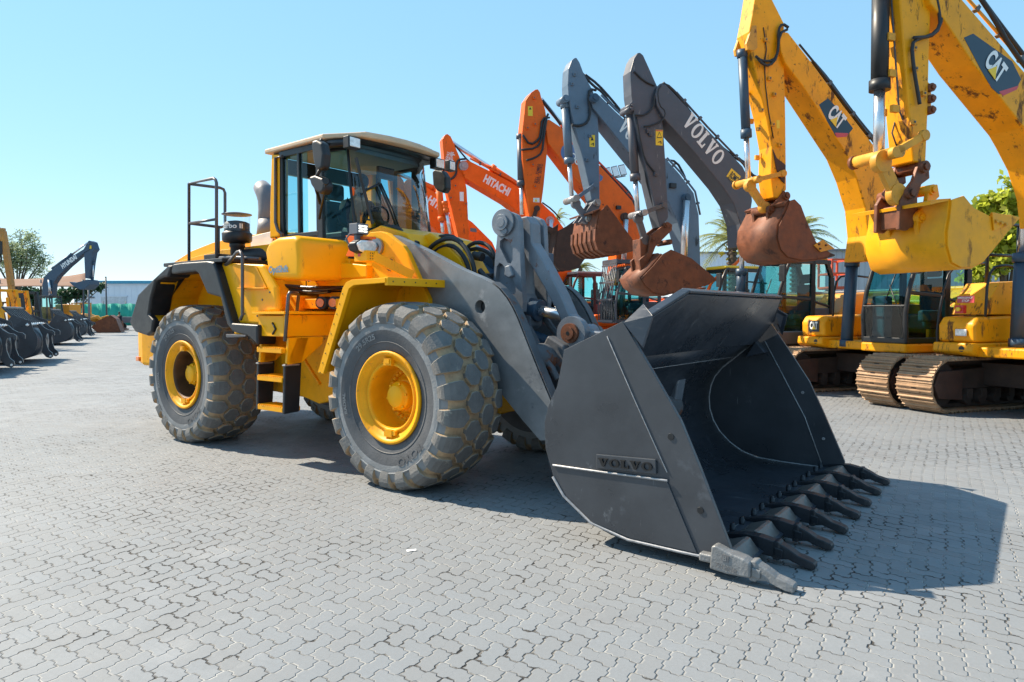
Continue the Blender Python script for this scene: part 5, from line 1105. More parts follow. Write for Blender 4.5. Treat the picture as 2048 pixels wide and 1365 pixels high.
g = G(); g.prism(bm, -.26, .26); bmo = g.obj('boom', rA, [catw], .02)
g2 = G(); pg = [un(fA, p[0], p[1], 1, .262) for p in zA([(500, 530), (545, 498), (600, 555), (672, 650), (640, 690), (585, 690), (545, 620)])]; g2.prism([(p.x, p.z) for p in pg], .2605, .264, m=0)
pr = [un(fA, p[0], p[1], 1, .263) for p in zA([(580, 672), (648, 674), (640, 692), (590, 696)])]; g2.prism([(p.x, p.z) for p in pr], .2645, .2665, m=3)
o0 = un(fA, *zA([(538, 585)])[0], 1, .268); o1 = un(fA, *zA([(598, 660)])[0], 1, .268); d = o1-o0; up = Vector((d.z, 0, -d.x)).normalized(); up = up if up.z > 0 else -up; cat_logo(g2, o0, d, up, d.length, .34, 1, 2); g2.obj('decal', bmo, [blued, white, decy, decr])
pipes(bmo, fA, zA([(400, 225), (475, 316), (628, 522), (790, 738)]), (.2, .05, -.1), .02); hoses(bmo, fA, [(zA([(460, 310), (520, 380), (600, 490), (700, 630), (760, 700)]), .15), (zA([(470, 320), (540, 400), (620, 510), (720, 640), (790, 720)]), -.1)], .045); hoses(st, fA, [(zA([(345, 140), (315, 120), (295, 150), (295, 260), (270, 310), (210, 310), (180, 285)]), .24), (zA([(340, 150), (300, 170), (290, 290), (250, 335), (215, 325), (195, 300)]), .26)], .026)
g = G(); g.tube([un(fA, p[0], p[1], 1, .19) for p in zA([(220, 140), (235, 250), (225, 330), (230, 430), (245, 560), (270, 700)])], .01, 0, 6); g.prism(T(fA, zA([(286, 608), (302, 608), (302, 650), (286, 650)]), .185), .181, .184, m=1); g.obj('sticker', st, [hoseb, decy])
cylinder(rA, fA, zA([(112, 265)])[0], zA([(143, 905)])[0], 0, .085, .66, navy, .05)
g = G(); q0 = un(fA, *zA([(120, 285)])[0], 1, 0); g.beam(q0, q0+Vector((-.25, .15, .02)), .05, .05); pa = un(fA, *zA([(145, 920)])[0], 1, 0); g.cyl((pa.x, -.34, pa.z), (pa.x, .30, pa.z), .07, seg=18); g.cyl((pa.x, -.38, pa.z), (pa.x, -.33, pa.z), .085, seg=16); g.obj('cross_pin', rA, [catd])
link(rA, fA, zA([(190, 908)])[0], zA([(318, 878)])[0], (.26, -.26), .085, catd); link(rA, fA, zA([(150, 940)])[0], zA([(222, 1050)])[0], (.12, -.12), .14, catd, .08)
pinp(rA, fA, zA([(340, 990), (262, 1058)]), -.24, .26, .075, rustm)
g = G(); er = T(fA, zA([(320, 965), (350, 990), (345, 1020), (290, 1040), (280, 1085), (240, 1120), (235, 1060), (280, 1020)]), .2); g.prism(er, .16, .22); g.prism(er, -.22, -.16); g.objs('bucket_ear', rA, [rustm], .01)
bk = bucket_part(rA, fA, zA([(378, 1008), (410, 1040), (440, 1120), (490, 1232), (560, 1280), (545, 1300), (480, 1310), (420, 1316), (345, 1300), (310, 1262), (294, 1205), (300, 1140), (340, 1060), (355, 1015)]),
            zA([(330, 1030), (355, 1012), (340, 1060), (300, 1140), (294, 1205), (310, 1262), (345, 1300), (420, 1316), (480, 1310), (545, 1298)]), 1.15, rustm, .035, teeth=(4, zA([(545, 1290)])[0], zA([(590, 1290)])[0]), tipm=rustd, nribs=0)
g = G(); g.prism(T(fA, zA([(475, 1240), (520, 1212), (580, 1258), (560, 1262), (510, 1275)]), .6), .58, .605); g.obj('side_cutter', bk, [catd], .005); pinp(bk, fA, zA([(500, 1235), (505, 1258), (535, 1240)]), .60, .612, .02, rustd)
cylinder(rA, fA, (1693, 690), (1713, 400), -.30, .12, .58, navy, .065, name='boom_cylinder')

# ---- machine C: dark grey boom with white lettering
def zC(pts): return Tz(pts, 1200, 90, 2.625)
fC = EFR(1); rC = thing('excavator', 'dark grey excavator arm with full white lettering and a rusty bucket hanging tilted down', 'excavator', (fC[0], fC[1], 0), fC[4], 'excavators parked in a row')
undercarriage(rC); eh, bx = exc_body(rC, ambery, dkgrey, ambery); exc_cab(rC, blackm, ambery, dkgrey, glassD, .1)
g = G(); g.prism([(-.1, 1.0), (1.9, 1.0), (1.9, 1.3), (.3, 1.32), (-.1, 1.6)], 1.365, 1.42); g.obj('skirt', rC, [dkgrey], .03)
sk = T(fC, zC([(198, 42), (212, 40), (228, 55), (262, 130), (300, 215), (330, 400), (345, 620), (360, 905), (345, 930), (318, 960), (290, 860), (235, 620), (185, 400), (165, 260), (160, 140), (178, 75)]), .18)
g = G(); g.prism(sk, -.18, .18); st = g.obj('stick', rC, [dkgrey], .02)
g = G(); q = T(fC, zC([(330, 448), (328, 530), (292, 527), (292, 446)]), .18); g.prism(q, .181, .185, m=0); q = T(fC, zC([(297, 490), (311, 456), (325, 490)]), .18); g.prism(q, .1855, .188, m=1); q = T(fC, zC([(300, 486), (311, 463), (321, 486)]), .18); g.prism(q, .1885, .19, m=0); q = T(fC, zC([(328, 450), (328, 455), (293, 453), (293, 448)]), .18); g.prism(q, .1855, .188, m=2); q = T(fC, zC([(320, 505), (323, 520), (317, 520), (317, 512), (303, 514), (303, 511)]), .18); g.prism(q, .1855, .188, m=1); g.obj('sticker', st, [decy, blackm, decr])
bm = T(fC, zC([(290, 260), (300, 225), (322, 205), (345, 208), (390, 255), (560, 440), (750, 640), (790, 720), (800, 820), (780, 950), (770, 1060), (745, 1060), (738, 940), (700, 830), (640, 740), (500, 570), (335, 385), (300, 320)]), .27)
g = G(); g.prism(bm, -.27, .27); bmo = g.obj('boom', rC, [dkgrey], .02)
g = G(); boomtext(g, fC, zC([(428, 412)])[0], zC([(610, 640)])[0], .271, .40, 'VOLVO', 0, 'serif'); g.obj('lettering', bmo, [white])
g = G(); q = T(fC, zC([(690, 648), (738, 690), (722, 755), (664, 690)]), .272); g.prism(q, .271, .275, m=0); boomtext(g, fC, zC([(676, 692)])[0], zC([(722, 737)])[0], .276, .17, 'ROMCO', 1); boomtext(g, fC, zC([(668, 700)])[0], zC([(716, 750)])[0], .276, .05, 'EQUIPMENT', 1); g.obj('sticker', bmo, [decy, blackm])
pipes(bmo, fC, zC([(400, 248), (565, 432), (762, 636)]), (.2, .08, -.06), .024, dkgrey); hoses(bmo, fC, [(zC([(300, 250), (310, 215), (345, 205), (400, 255), (460, 340), (560, 470), (640, 540), (700, 610)]), .2), (zC([(330, 200), (420, 290), (500, 400), (600, 510), (690, 580), (760, 620)]), -.1), (zC([(690, 590), (740, 600), (790, 680), (830, 700)]), 0)], .04)
hoses(st, fC, [(zC([(320, 215), (300, 240), (310, 320), (345, 350), (330, 400), (270, 425), (230, 430)]), .26), (zC([(300, 230), (285, 270), (280, 330), (240, 370), (180, 370)]), .24), (zC([(180, 140), (230, 190), (285, 215)]), .2), (zC([(190, 380), (215, 520), (235, 600), (270, 650), (300, 680)]), .2), (zC([(200, 420), (230, 560), (240, 700), (260, 780), (290, 880)]), .1)], .022)
cylinder(rC, fC, zC([(160, 345)])[0], zC([(197, 875)])[0], 0, .10, .68, dkgrey, .055)
pinp(rC, fC, zC([(165, 335), (170, 318)]), -.2, .24, .06, dkgrey)
g = G(); pa = un(fC, *zC([(200, 890)])[0], 1, 0); g.cyl((pa.x, -.34, pa.z), (pa.x, .32, pa.z), .075, seg=16); g.obj('cross_pin', rC, [steelp])
link(rC, fC, zC([(220, 885)])[0], zC([(335, 842)])[0], (.24, -.24), .09, railg); link(rC, fC, zC([(200, 910)])[0], zC([(235, 1025)])[0], (.1, -.1), .15, railg, .08)
g = G(); cp = T(fC, zC([(355, 930), (378, 945), (375, 975), (330, 1020), (290, 1060), (270, 1110), (215, 1200), (205, 1130), (250, 1090), (262, 1000), (310, 965)]), .2); g.prism(cp, .15, .22); g.prism(cp, -.22, -.15); g.prism(T(fC, zC([(205, 1020), (250, 1020), (250, 1180), (210, 1200)]), .1), -.2, .15); g.obj('quick_coupler', rC, [rustm, steelp], .01)
pinp(rC, fC, zC([(352, 945), (280, 1018), (368, 1035), (303, 1108), (235, 1190)]), -.24, .26, .065, rustm)
bucket_part(rC, fC, zC([(375, 1075), (420, 1095), (480, 1120), (540, 1170), (610, 1228), (585, 1240), (540, 1268), (480, 1290), (400, 1296), (340, 1312), (280, 1298), (240, 1265), (218, 1225), (280, 1160), (330, 1100)]),
            zC([(330, 1100), (280, 1160), (218, 1225), (240, 1265), (280, 1298), (340, 1312), (400, 1296), (480, 1288), (560, 1275)]), 1.0, rustm, .03, teeth=(4, zC([(565, 1250)])[0], zC([(612, 1232)])[0]), tipm=rustm, inner=rustm)
cylinder(rC, fC, (1481, 592), (1486, 470), .36, .11, .42, navy, .06, name='boom_cylinder')

# ---- machine D: blue-grey boom
def zD(pts): return Tz(pts, 1060, 90, 3.174)
fD = EFR(2, .25, 0); rD = thing('excavator', 'blue-grey excavator with a yellow cab roof, its bucket curled beside the orange arm', 'excavator', (fD[0], fD[1], 0), fD[4], 'excavators parked in a row')
undercarriage(rD); exc_body(rD, ambery, dkgrey, ambery); exc_cab(rD, blackm, decy, ambery, glassT, -.35)
sk = T(fD, zD([(280, 85), (295, 80), (315, 110), (345, 190), (400, 290), (430, 400), (437, 560), (443, 985), (425, 1010), (392, 985), (375, 890), (320, 650), (265, 430), (245, 330), (240, 250), (245, 150), (265, 100)]), .2)
g = G(); g.prism(sk, -.2, .2); st = g.obj('stick', rD, [bluegr], .02)
g = G(); q = T(fD, zD([(412, 573), (412, 650), (378, 648), (376, 572)]), .2); g.prism(q, .201, .205); q = T(fD, zD([(384, 608), (394, 582), (404, 608)]), .2); g.prism(q, .2055, .208, m=1); g.prism(T(fD, zD([(404, 622), (407, 642), (401, 642), (401, 632), (388, 634), (388, 630)]), .2), .2055, .208, m=1); g.obj('sticker', st, [decy, blackm])
bm = T(fD, zD([(385, 345), (392, 318), (415, 305), (440, 320), (540, 420), (660, 530), (800, 650), (865, 725), (950, 820), (1040, 940), (1072, 1080), (1080, 1300), (1085, 1480), (1000, 1480), (985, 1300), (940, 1130), (880, 1000), (800, 900), (640, 700), (440, 450), (400, 400)]), .29)
g = G(); g.prism(bm, -.29, .29); bmo = g.obj('boom', rD, [bluegr], .02)
g = G(); boomtext(g, fD, zD([(553, 535)])[0], zD([(740, 730)])[0], .291, .42, 'VOLVO', 0, 'serif'); g.obj('lettering', bmo, [white])
pipes(bmo, fD, zD([(450, 318), (545, 412), (668, 520)]), (.2, .05), .03, bluegr); pipes(bmo, fD, zD([(868, 716), (955, 810), (1048, 932), (1080, 1080)]), (.2, .05), .03, bluegr); hoses(bmo, fD, [(zD([(330, 180), (400, 260), (460, 300), (500, 360), (570, 430)]), .15), (zD([(350, 190), (430, 250), (520, 350), (600, 450)]), -.1), (zD([(860, 730), (930, 740), (980, 830), (985, 860)]), 0), (zD([(420, 290), (380, 280), (370, 340), (385, 420), (370, 490), (320, 515), (265, 510)]), .25)], .035)
pinp(bmo, fD, zD([(1000, 970), (415, 335)]), -.31, .42, .12, navy, 'boss_pin'); g = G(); q = un(fD, *zD([(905, 895)])[0], 1, .31); g.box(q.x-.10, q.x+.10, .29, .37, q.z-.07, q.z+.07); g.obj('boom_lamp', bmo, [blackp], .01)
cylinder(rD, fD, zD([(222, 380)])[0], zD([(265, 960)])[0], 0, .115, .63, bluegr, .06); pinp(rD, fD, zD([(230, 340)]), -.2, .26, .10, bluegr)
g = G(); pa = un(fD, *zD([(262, 985)])[0], 1, 0); g.cyl((pa.x, -.36, pa.z), (pa.x, .36, pa.z), .09, seg=16); g.obj('cross_pin', rD, [steelp])
link(rD, fD, zD([(300, 970)])[0], zD([(412, 890)])[0], (.27, -.27), .10, bluegr); link(rD, fD, zD([(290, 1010)])[0], zD([(360, 1110)])[0], (.12, -.12), .17, greyp, .09)
pinp(rD, fD, zD([(430, 1000), (380, 1100)]), -.27, .3, .10, steelp)
g = G(); er = T(fD, zD([(410, 985), (450, 1000), (440, 1040), (400, 1055), (365, 1070), (360, 1120), (310, 1125), (370, 1040)]), .2); g.prism(er, .14, .2); g.prism(er, -.2, -.14); g.objs('bucket_ear', rD, [greyp])
bucket_part(rD, fD, zD([(490, 1015), (520, 1055), (600, 1165), (685, 1280), (640, 1300), (560, 1318), (480, 1315), (440, 1290), (425, 1240), (430, 1150), (445, 1060)]),
            zD([(400, 1060), (450, 1040), (440, 1100), (428, 1170), (425, 1240), (440, 1290), (480, 1318), (560, 1320), (670, 1290)]), 1.5, rustm, .035, nribs=6, teeth=(5, zD([(660, 1290)])[0], zD([(690, 1280)])[0]), tipm=rustd)
cylinder(rD, fD, (1362, 640), (1373, 402), .42, .12, .48, greyp, .095, name='boom_cylinder')
hoses(rD, fD, [([(1412, 590), (1425, 560), (1470, 530), (1480, 518)], 1.0)], .045, orange, 'orange_pipe')

# ---- machine E: orange with round blue badge
def zE(pts): return Tz(pts, 820, 150, 3.329)
fE = EFR(3, -.45, 0); rE = thing('excavator', 'orange excavator with a blue badge on its boom and a barred cage on its cab', 'excavator', (fE[0], fE[1], 0), fE[4], 'excavators parked in a row')
undercarriage(rE); exc_body(rE, orange, dkgrey, orange); exc_cab(rE, dkgrey, orange, dkgrey, glassD, .15, .25, True)
sk = T(fE, zE([(835, 98), (852, 95), (866, 115), (875, 150), (902, 235), (915, 330), (915, 500), (890, 750), (862, 960), (850, 985), (800, 940), (770, 740), (748, 560), (745, 400), (762, 250), (770, 170), (805, 120)]), .2)
g = G(); g.prism(sk, -.2, .2); st = g.obj('stick', rE, [orange], .02)
g = G(); g.prism(T(fE, zE([(815, 210), (817, 275), (785, 273), (785, 210)]), .2), .201, .205, m=0); g.prism(T(fE, zE([(791, 232), (800, 216), (809, 232)]), .2), .2055, .208, m=1); g.prism(T(fE, zE([(862, 820), (862, 850), (820, 848), (820, 820)]), .2), .201, .205, m=2); g.prism(T(fE, zE([(828, 845), (838, 824), (848, 845)]), .2), .2055, .208, m=0); g.obj('sticker', st, [decy, blackm, white])
g = G()
for k, s_ in enumerate(('SKILL  324MK6:', 'DWILL  30/7/KG:')):
    a = un(fE, *zE([(845+k*18, 725)])[0], 1, .203); b = un(fE, *zE([(868+k*18, 595)])[0], 1, .203); d = b-a; g.text(s_, a, d, Vector((d.z, 0, -d.x)) if True else None, width=d.length, height=.10, th=.002, bold=.01)
g.obj('stencil', st, [blackm])
bm = T(fE, zE([(900, 320), (925, 295), (1000, 345), (1130, 470), (1280, 620), (1400, 750), (1480, 840), (1520, 930), (1535, 1100), (1535, 1400), (1370, 1400), (1375, 1150), (1350, 1030), (1290, 930), (1140, 745), (920, 455)]), .3)
g = G(); g.prism(bm, -.3, .3); bmo = g.obj('boom', rE, [orange], .02)
g = G(); c = un(fE, *zE([(1060, 520)])[0], 1, .302); g.lathe([(0, 0), (.30, 0)], (c.x, .304, c.z), (0, 1, 0), 0, 28); boomtext(g, fE, zE([(1030, 510)])[0], zE([(1185, 690)])[0], .307, .22, 'DOOSAN', 1); g.obj('decal', bmo, [M('badge_blue', (.10, .17, .34), .5), white]); g = G(); g.prism(T(fE, zE([(1262, 660), (1285, 680), (1280, 700), (1262, 712)]), .302), .301, .304, m=0); g.obj('decal', bmo, [M('badge_blue', (.10, .17, .34), .5)])
pipes(bmo, fE, zE([(1005, 335), (1135, 460), (1285, 610), (1405, 740), (1485, 830)]), (.22, .05), .035, M('orange_pipe_red', (.62, .07, .02), .5)); hoses(bmo, fE, [(zE([(880, 170), (960, 270), (1030, 370), (1060, 420)]), .1), (zE([(1265, 605), (1330, 680), (1400, 760), (1470, 830), (1510, 900)]), .2), (zE([(1330, 670), (1420, 740), (1470, 800), (1490, 860)]), .05)], .05)
g = G(); g.tube([un(fE, *zE([p])[0], 1, 0) for p in ((870, 160), (1010, 330))], .07, 0, 10); g.obj('stick_cylinder', rE, [chrome])
hoses(st, fE, [(zE([(930, 285), (880, 290), (870, 380), (860, 430), (800, 470), (750, 400)]), .25), (zE([(920, 260), (890, 330), (875, 440), (840, 490), (740, 500)]), .28), (zE([(910, 290), (890, 420), (880, 520), (830, 555), (775, 570)]), .3)], .035)
cylinder(rE, fE, zE([(735, 405)])[0], zE([(745, 930)])[0], 0, .12, .62, dkgrey, .07); q = un(fE, *zE([(1385, 885)])[0], 1, .32); g = G(); g.box(q.x-.08, q.x+.08, .30, .4, q.z-.06, q.z+.06); g.obj('boom_lamp', bmo, [blackp, lens])
link(rE, fE, zE([(845, 890)])[0], zE([(820, 960)])[0], (.24, -.24), .12, rustd)
g = G(); cp = T(fE, zE([(850, 960), (890, 1000), (895, 1150), (860, 1180), (825, 1130), (820, 1000)]), .2); g.prism(cp, .14, .22); g.prism(cp, -.22, -.14); g.prism(T(fE, zE([(895, 1020), (925, 1005), (965, 1040), (955, 1160), (920, 1180), (900, 1120)]), .25), -.25, .25, m=1); g.obj('quick_coupler', rE, [rustd, steelw], .01)
pinp(rE, fE, zE([(845, 993), (850, 1105), (920, 1035), (932, 1160)]), -.24, .27, .08, rustd)
bucket_part(rE, fE, zE([(985, 1040), (1040, 1010), (1115, 955), (1105, 1060), (1140, 1170), (1170, 1215), (1135, 1270), (1060, 1290), (1000, 1285), (960, 1250), (975, 1150)]), zE([(930, 1010), (985, 1040), (972, 1150), (960, 1250), (1000, 1287), (1060, 1290), (1135, 1270)]), 1.5, rustd, .04, nribs=4, teeth=(5, zE([(1140, 1240)])[0], zE([(1175, 1215)])[0]), tipm=rustd)
cylinder(rE, fE, (1240, 640), (1252, 440), .42, .13, .5, steelp, .09, name='boom_cylinder'); pinp(bmo, fE, zE([(1435, 945)]), -.3, .42, .14, rustd, 'boss_pin')

# ---- machine F: orange, stub bucket hidden behind the hoses
fF = EFR(4, -.6, 0); rF = thing('excavator', 'orange excavator with white lettering along the boom, its arm standing right of the loader cab', 'excavator', (fF[0], fF[1], 0), fF[4], 'excavators parked in a row')
undercarriage(rF); exc_body(rF, orange, dkgrey, orange); exc_cab(rF, M('maroon_frame', (.06, .025, .028), .5), M('cab_grey_roof', (.30, .29, .28), .5), M('maroon_paint', (.13, .035, .04), .5), glassT, .1, .2)
sk = T(fF, zE([(235, 398), (250, 393), (272, 410), (290, 450), (330, 545), (355, 640), (378, 760), (395, 1110), (330, 1120), (255, 800), (222, 640), (225, 540), (215, 430)]), .2)
g = G(); g.prism(sk, -.2, .2); st = g.obj('stick', rF, [orange], .02)
g = G(); g.prism(T(fF, zE([(357, 780), (358, 842), (332, 840), (330, 780)]), .2), .201, .205); g.obj('sticker', st, [white])
g = G(); rr_ = random.Random(3)
for k in range(5):
    a = un(fF, *zE([(245+k*11, 575)])[0], 1, .203); b = un(fF, *zE([(270+k*9, 500+rr_.randint(0, 12))])[0], 1, .203); d = b-a; g.text(('BANKS', 'POS 7A', 'BK IN', '30 MMS', 'FT')[k], a, d, Vector((d.z, 0, -d.x)), width=d.length*.8, height=.09, th=.002, bold=0)
g.obj('chalk_marks', st, [white])
bm = T(fF, zE([(330, 600), (345, 572), (385, 568), (530, 640), (660, 710), (790, 790), (880, 855), (960, 930), (1035, 1035), (1075, 1200), (1080, 1400), (940, 1400), (930, 1200), (880, 1080), (780, 960), (640, 850), (370, 690)]), .3)
g = G(); g.prism(bm, -.3, .3); bmo = g.obj('boom', rF, [orange], .02)
g = G(); boomtext(g, fF, zE([(483, 712)])[0], zE([(650, 810)])[0], .301, .32, 'HITACHI', 0, bold=.05); g.obj('lettering', bmo, [white])
cylinder(rF, fF, zE([(760, 770)])[0], zE([(262, 440)])[0], 0, .15, .45, orange, .08, name='stick_cylinder'); pinp(bmo, fF, zE([(360, 605), (935, 970)]), -.32, .36, .16, steelp, 'boss_pin')
cylinder(rF, fF, zE([(190, 720)])[0], zE([(220, 1050)])[0], 0, .12, .75, orange, .07); cylinder(rF, fF, zE([(230, 850)])[0], zE([(270, 1060)])[0], .15, .10, .3, orange, .07)
hoses(st, fF, [(zE([(370, 560), (320, 565), (305, 610), (310, 660), (280, 695), (240, 700)]), .28)], .04); pipes(bmo, fF, zE([(400, 558), (535, 628), (665, 698), (795, 778)]), (.22, .05), .03, orange); hoses(bmo, fF, [(zE([(300, 470), (400, 590), (500, 650), (620, 720)]), .2), (zE([(880, 850), (950, 900), (1000, 960)]), .1)], .03)
g = G(); q = un(fF, *zE([(420, 1035)])[0], 1, .3); g.prism([(q.x-.12, q.z-.07), (q.x+.12, q.z-.05), (q.x+.1, q.z+.07), (q.x-.1, q.z+.06)], .3, .36); g.obj('boom_lamp', bmo, [greyp])
cylinder(rF, fF, (1104, 640), (1101, 440), .42, .13, .5, orange, .09, name='boom_cylinder')
bucket_part(rF, fF, [(945, 520), (985, 515), (1000, 545), (985, 575), (950, 575), (930, 550)], [(945, 520), (930, 550), (950, 575), (985, 575)], 1.2, rustd, .04)
def stick_lugs(st, fr, pxs, y, m, s=.05):
    for p in pxs: q = un(fr, p[0], p[1], 1, y); g = G(); g.box(q.x-s, q.x+s, y-.002, y+.05, q.z-s, q.z+s); g.cyl((q.x, y+.05, q.z), (q.x, y+.065, q.z), s*.5, m=1, seg=8); g.obj('lug', st, [m, railg], .008)
stick_lugs([o for o in kids(rA) if o.name.startswith('stick')][0], fA, zA([(270, 480), (262, 632), (298, 735), (225, 205), (245, 400), (190, 655), (205, 560)]), .18, catd, .035)
stick_lugs([o for o in kids(rB) if o.name.startswith('stick')][0], fB, zB([(305, 240), (310, 340), (350, 460), (300, 600)]), .19, catd, .035)
stick_lugs([o for o in kids(rD) if o.name.startswith('stick')][0], fD, zD([(280, 190), (265, 250), (360, 730), (298, 395), (378, 580)]), .2, bluegr, .045)
stick_lugs([o for o in kids(rC) if o.name.startswith('stick')][0], fC, zC([(168, 315), (250, 455), (262, 470), (290, 680)]), .18, dkgrey, .045)
stick_lugs([o for o in kids(rE) if o.name.startswith('stick')][0], fE, zE([(825, 155), (830, 330), (780, 355), (830, 745), (815, 600)]), .2, orange, .05)
stick_lugs([o for o in kids(rF) if o.name.startswith('stick')][0], fF, zE([(270, 820), (370, 860), (300, 740)]), .2, orange, .06)
# ---- machine G: orange, behind the loader cab
fG = EFR(5, -.7, 0); rG = thing('excavator', 'orange excavator seen behind and through the loader cab, only part of its lettering showing', 'excavator', (fG[0], fG[1], 0), fG[4], 'excavators parked in a row')
undercarriage(rG); exc_body(rG, orange, dkgrey, orange)
g = G(); g.prism(T(fG, [(778, 352), (790, 340), (806, 360), (822, 400), (832, 450), (836, 520), (812, 530), (795, 470), (785, 420)], .2), -.2, .2); g.obj('stick', rG, [orange], .02)
bm = T(fG, [(806, 372), (815, 358), (832, 362), (870, 385), (905, 418), (945, 445), (985, 485), (1005, 530), (1015, 600), (960, 600), (950, 550), (910, 500), (850, 440), (815, 395)], .3)
g = G(); g.prism(bm, -.3, .3); bmo = g.obj('boom', rG, [orange], .02)
g = G(); boomtext(g, fG, (853, 405), (905, 440), .301, .34, 'HITACHI', 0, bold=.05); g.obj('lettering', bmo, [white])
cylinder(rG, fG, (870, 380), (792, 346), 0, .15, .45, orange, .08, name='stick_cylinder')
bucket_part(rG, fG, [(806, 535), (840, 525), (860, 560), (840, 590), (810, 585), (798, 560)], [(806, 535), (798, 560), (810, 585), (840, 590)], 1.2, rustd, .04)
bm2 = T(fG, [(843, 438), (862, 452), (885, 480), (905, 520), (905, 600), (850, 600), (843, 520)], 2.6)
fH = EFR(6, -.6, 0); rH = thing('excavator', 'orange excavator farthest along the row, just its boom showing low behind the loader cab', 'excavator', (fH[0], fH[1], 0), fH[4], 'excavators parked in a row')
undercarriage(rH); exc_body(rH, orange, dkgrey, orange)
g = G(); g.prism(T(fH, [(720, 380), (735, 370), (790, 405), (845, 440), (872, 462), (895, 500), (900, 600), (850, 600), (840, 530), (800, 480), (730, 410)], .3), -.3, .3); g.obj('boom', rH, [orange], .02)
g = G(); g.prism(T(fH, [(700, 360), (712, 350), (728, 380), (742, 440), (746, 520), (726, 525), (712, 440)], .2), -.2, .2); g.obj('stick', rH, [orange], .02)
bpy.data.objects.remove(TRK); bpy.data.objects.remove(TFR)

# ================================================================ SPARE BUCKETS IN A LINE (left)
SBs = [(x-1.967, z) for x, z in BS]; SHs = [(x-1.967, z) for x, z in SHELL]
def spare_bucket(label, px, Z, scale=1.0, turn=0.0):
    X = (px-CX)/F*Z
    r = thing('loader_bucket', label, 'bucket', (X, Z, 0), math.atan2(-.44, -.90)+turn, 'spare buckets in a line on the paving')
    r.scale = (scale,)*3
    g = G(); g.prism(SBs, -HW, -HW+.03); g.prism(SBs, HW-.03, HW); g.objs('side_plate', r, [bucketp], .006)
    g = G(); g.band(SHs, -.05, -HW+.031, HW-.031, sm=True); g.obj('shell', r, [bucketp])
    g = G()
    for k in range(9):
        y = -1.5+k*.375; g.prism([(.30, 1.24), (.62, 1.45), (.98, 1.88), (.94, 1.90), (.55, 1.52), (.22, 1.32)], y-.025, y+.025)
        g.cyl((.30, y+.19, 1.30), (.24, y+.19, 1.36), .045, m=1, seg=10)
    g.prism([(.92, 1.86), (.99, 1.88), (.97, 1.94), (.90, 1.92)], -1.6, 1.6); g.obj('slatted_guard', r, [bucketp, lens])
    for y in (-.62, .62):
        g = G(); g.prism([(.18, 1.33), (.08, 1.36), (-.04, 1.22), (-.16, 1.14), (-.27, 1.12), (-.34, 1.06), (-.34, .93), (-.28, .93), (-.24, 1.02), (-.12, 1.0), (-.08, .82), (-.10, .62), (-.16, .42), (-.26, .32), (-.28, .20), (-.20, .13), (-.08, .18), (.06, .36), (.02, .5), (0, .7), (.02, .95), (.10, 1.15)], y-.05, y+.05)
        g.cyl((-.20, y-.055, .215), (-.20, y+.055, .215), .04, m=1, seg=10); g.obj('hook', r, [bucketp, lens], .01)
    g = G(); g.prism([(1.30, .08), (1.55, .055), (1.56, .08), (1.42, .12)], -HW+.03, HW-.03); g.obj('cutting_edge', r, [bucketi])
    return r
spare_bucket('black spare bucket nearest the camera in the line, cut off by the left edge', 14, 20.3)
spare_bucket('second black spare bucket of the line, two hooks on its rounded back', 92, 24.4)
spare_bucket('third spare bucket of the line, dark side plate showing before the small dark excavator', 152, 38)
spare_bucket('farthest black spare bucket of the line, near the rusty bucket', 178, 47, .97)

# ================================================================ SMALL EXCAVATOR, MASTS, FENCE AND SHED FAR LEFT
def zl8(pts): return Tz(pts, 0, 430, 4.1375)
fK = frame((100-CX)/F*55-.9, 55.0, rad(-12)); rK = thing('excavator', 'small dark blue excavator far left with white lettering on its raised boom', 'excavator', (fK[0], fK[1], 0), fK[4])
exc_cab_root = rK
g = G()
for s_ in (-1, 1): g.prism([(-2.0, .45), (-1.6, .02), (1.6, .02), (2.0, .45), (1.6, .9), (-1.6, .9)], s_*1.2-.3, s_*1.2+.3)
g.obj('track', rK, [under], .03)
cbk = hollow('cab', rK)
cpts = T(fK, zl8([(290, 700), (350, 690), (405, 700), (440, 770), (440, 880), (300, 880)]), -1.3); X0 = min(p[0] for p in cpts); X1 = max(p[0] for p in cpts)
g = G()
for y in (-1.35, -.3):
    for x in (X0+.05, (X0+X1)/2-.3, X1-.05): g.beam((x, y, 1.1), (x if x < X1-.1 else x-.25, y, 2.95), .09, .09, (0, 1, 0))
    g.beam((X0, y, 2.95), (X1-.25, y, 2.95), .09, .1)
    g.beam((X0, y, 1.15), (X1, y, 1.15), .09, .12)
g.box(X0, X1-.2, -1.4, -.25, 2.95, 3.05); g.obj('frame', cbk, [blackm], .01)
g = G(); g.slab([(X0+.08, -1.35, 1.2), (X1-.1, -1.35, 1.2), (X1-.3, -1.35, 2.9), (X0+.08, -1.35, 2.9)], .01); g.slab([(X1-.05, -1.3, 1.2), (X1-.05, -.3, 1.2), (X1-.28, -.3, 2.9), (X1-.28, -1.3, 2.9)], .01); g.obj('window', cbk, [glassD])
g = G(); g.box(X0-1.6, X0, -1.35, 1.3, 1.0, 2.2); g.box(X0-.3, X1+.1, -1.4, 1.3, .85, 1.12); g.box(X0+.3, X1, .2, 1.3, 1.1, 2.4); g.obj('house', rK, [ambery, navy], .05)
bm = T(fK, zl8([(350, 685), (348, 580), (362, 520), (395, 480), (440, 445), (560, 365), (690, 285), (720, 235), (740, 240), (735, 290), (700, 310), (560, 430), (475, 515), (440, 570), (428, 685)]), -.3)
g = G(); g.prism(bm, -.3, .15); bo = g.obj('boom', rK, [navy], .02)
g = G(); boomtext(g, fK, zl8([(520, 450)])[0], zl8([(640, 362)])[0], -.301, .40, 'HYUNDAI', 0, bold=.05)
g.v = [(x, -.308, z) for x, y, z in g.v]; g.obj('lettering', bo, [white])
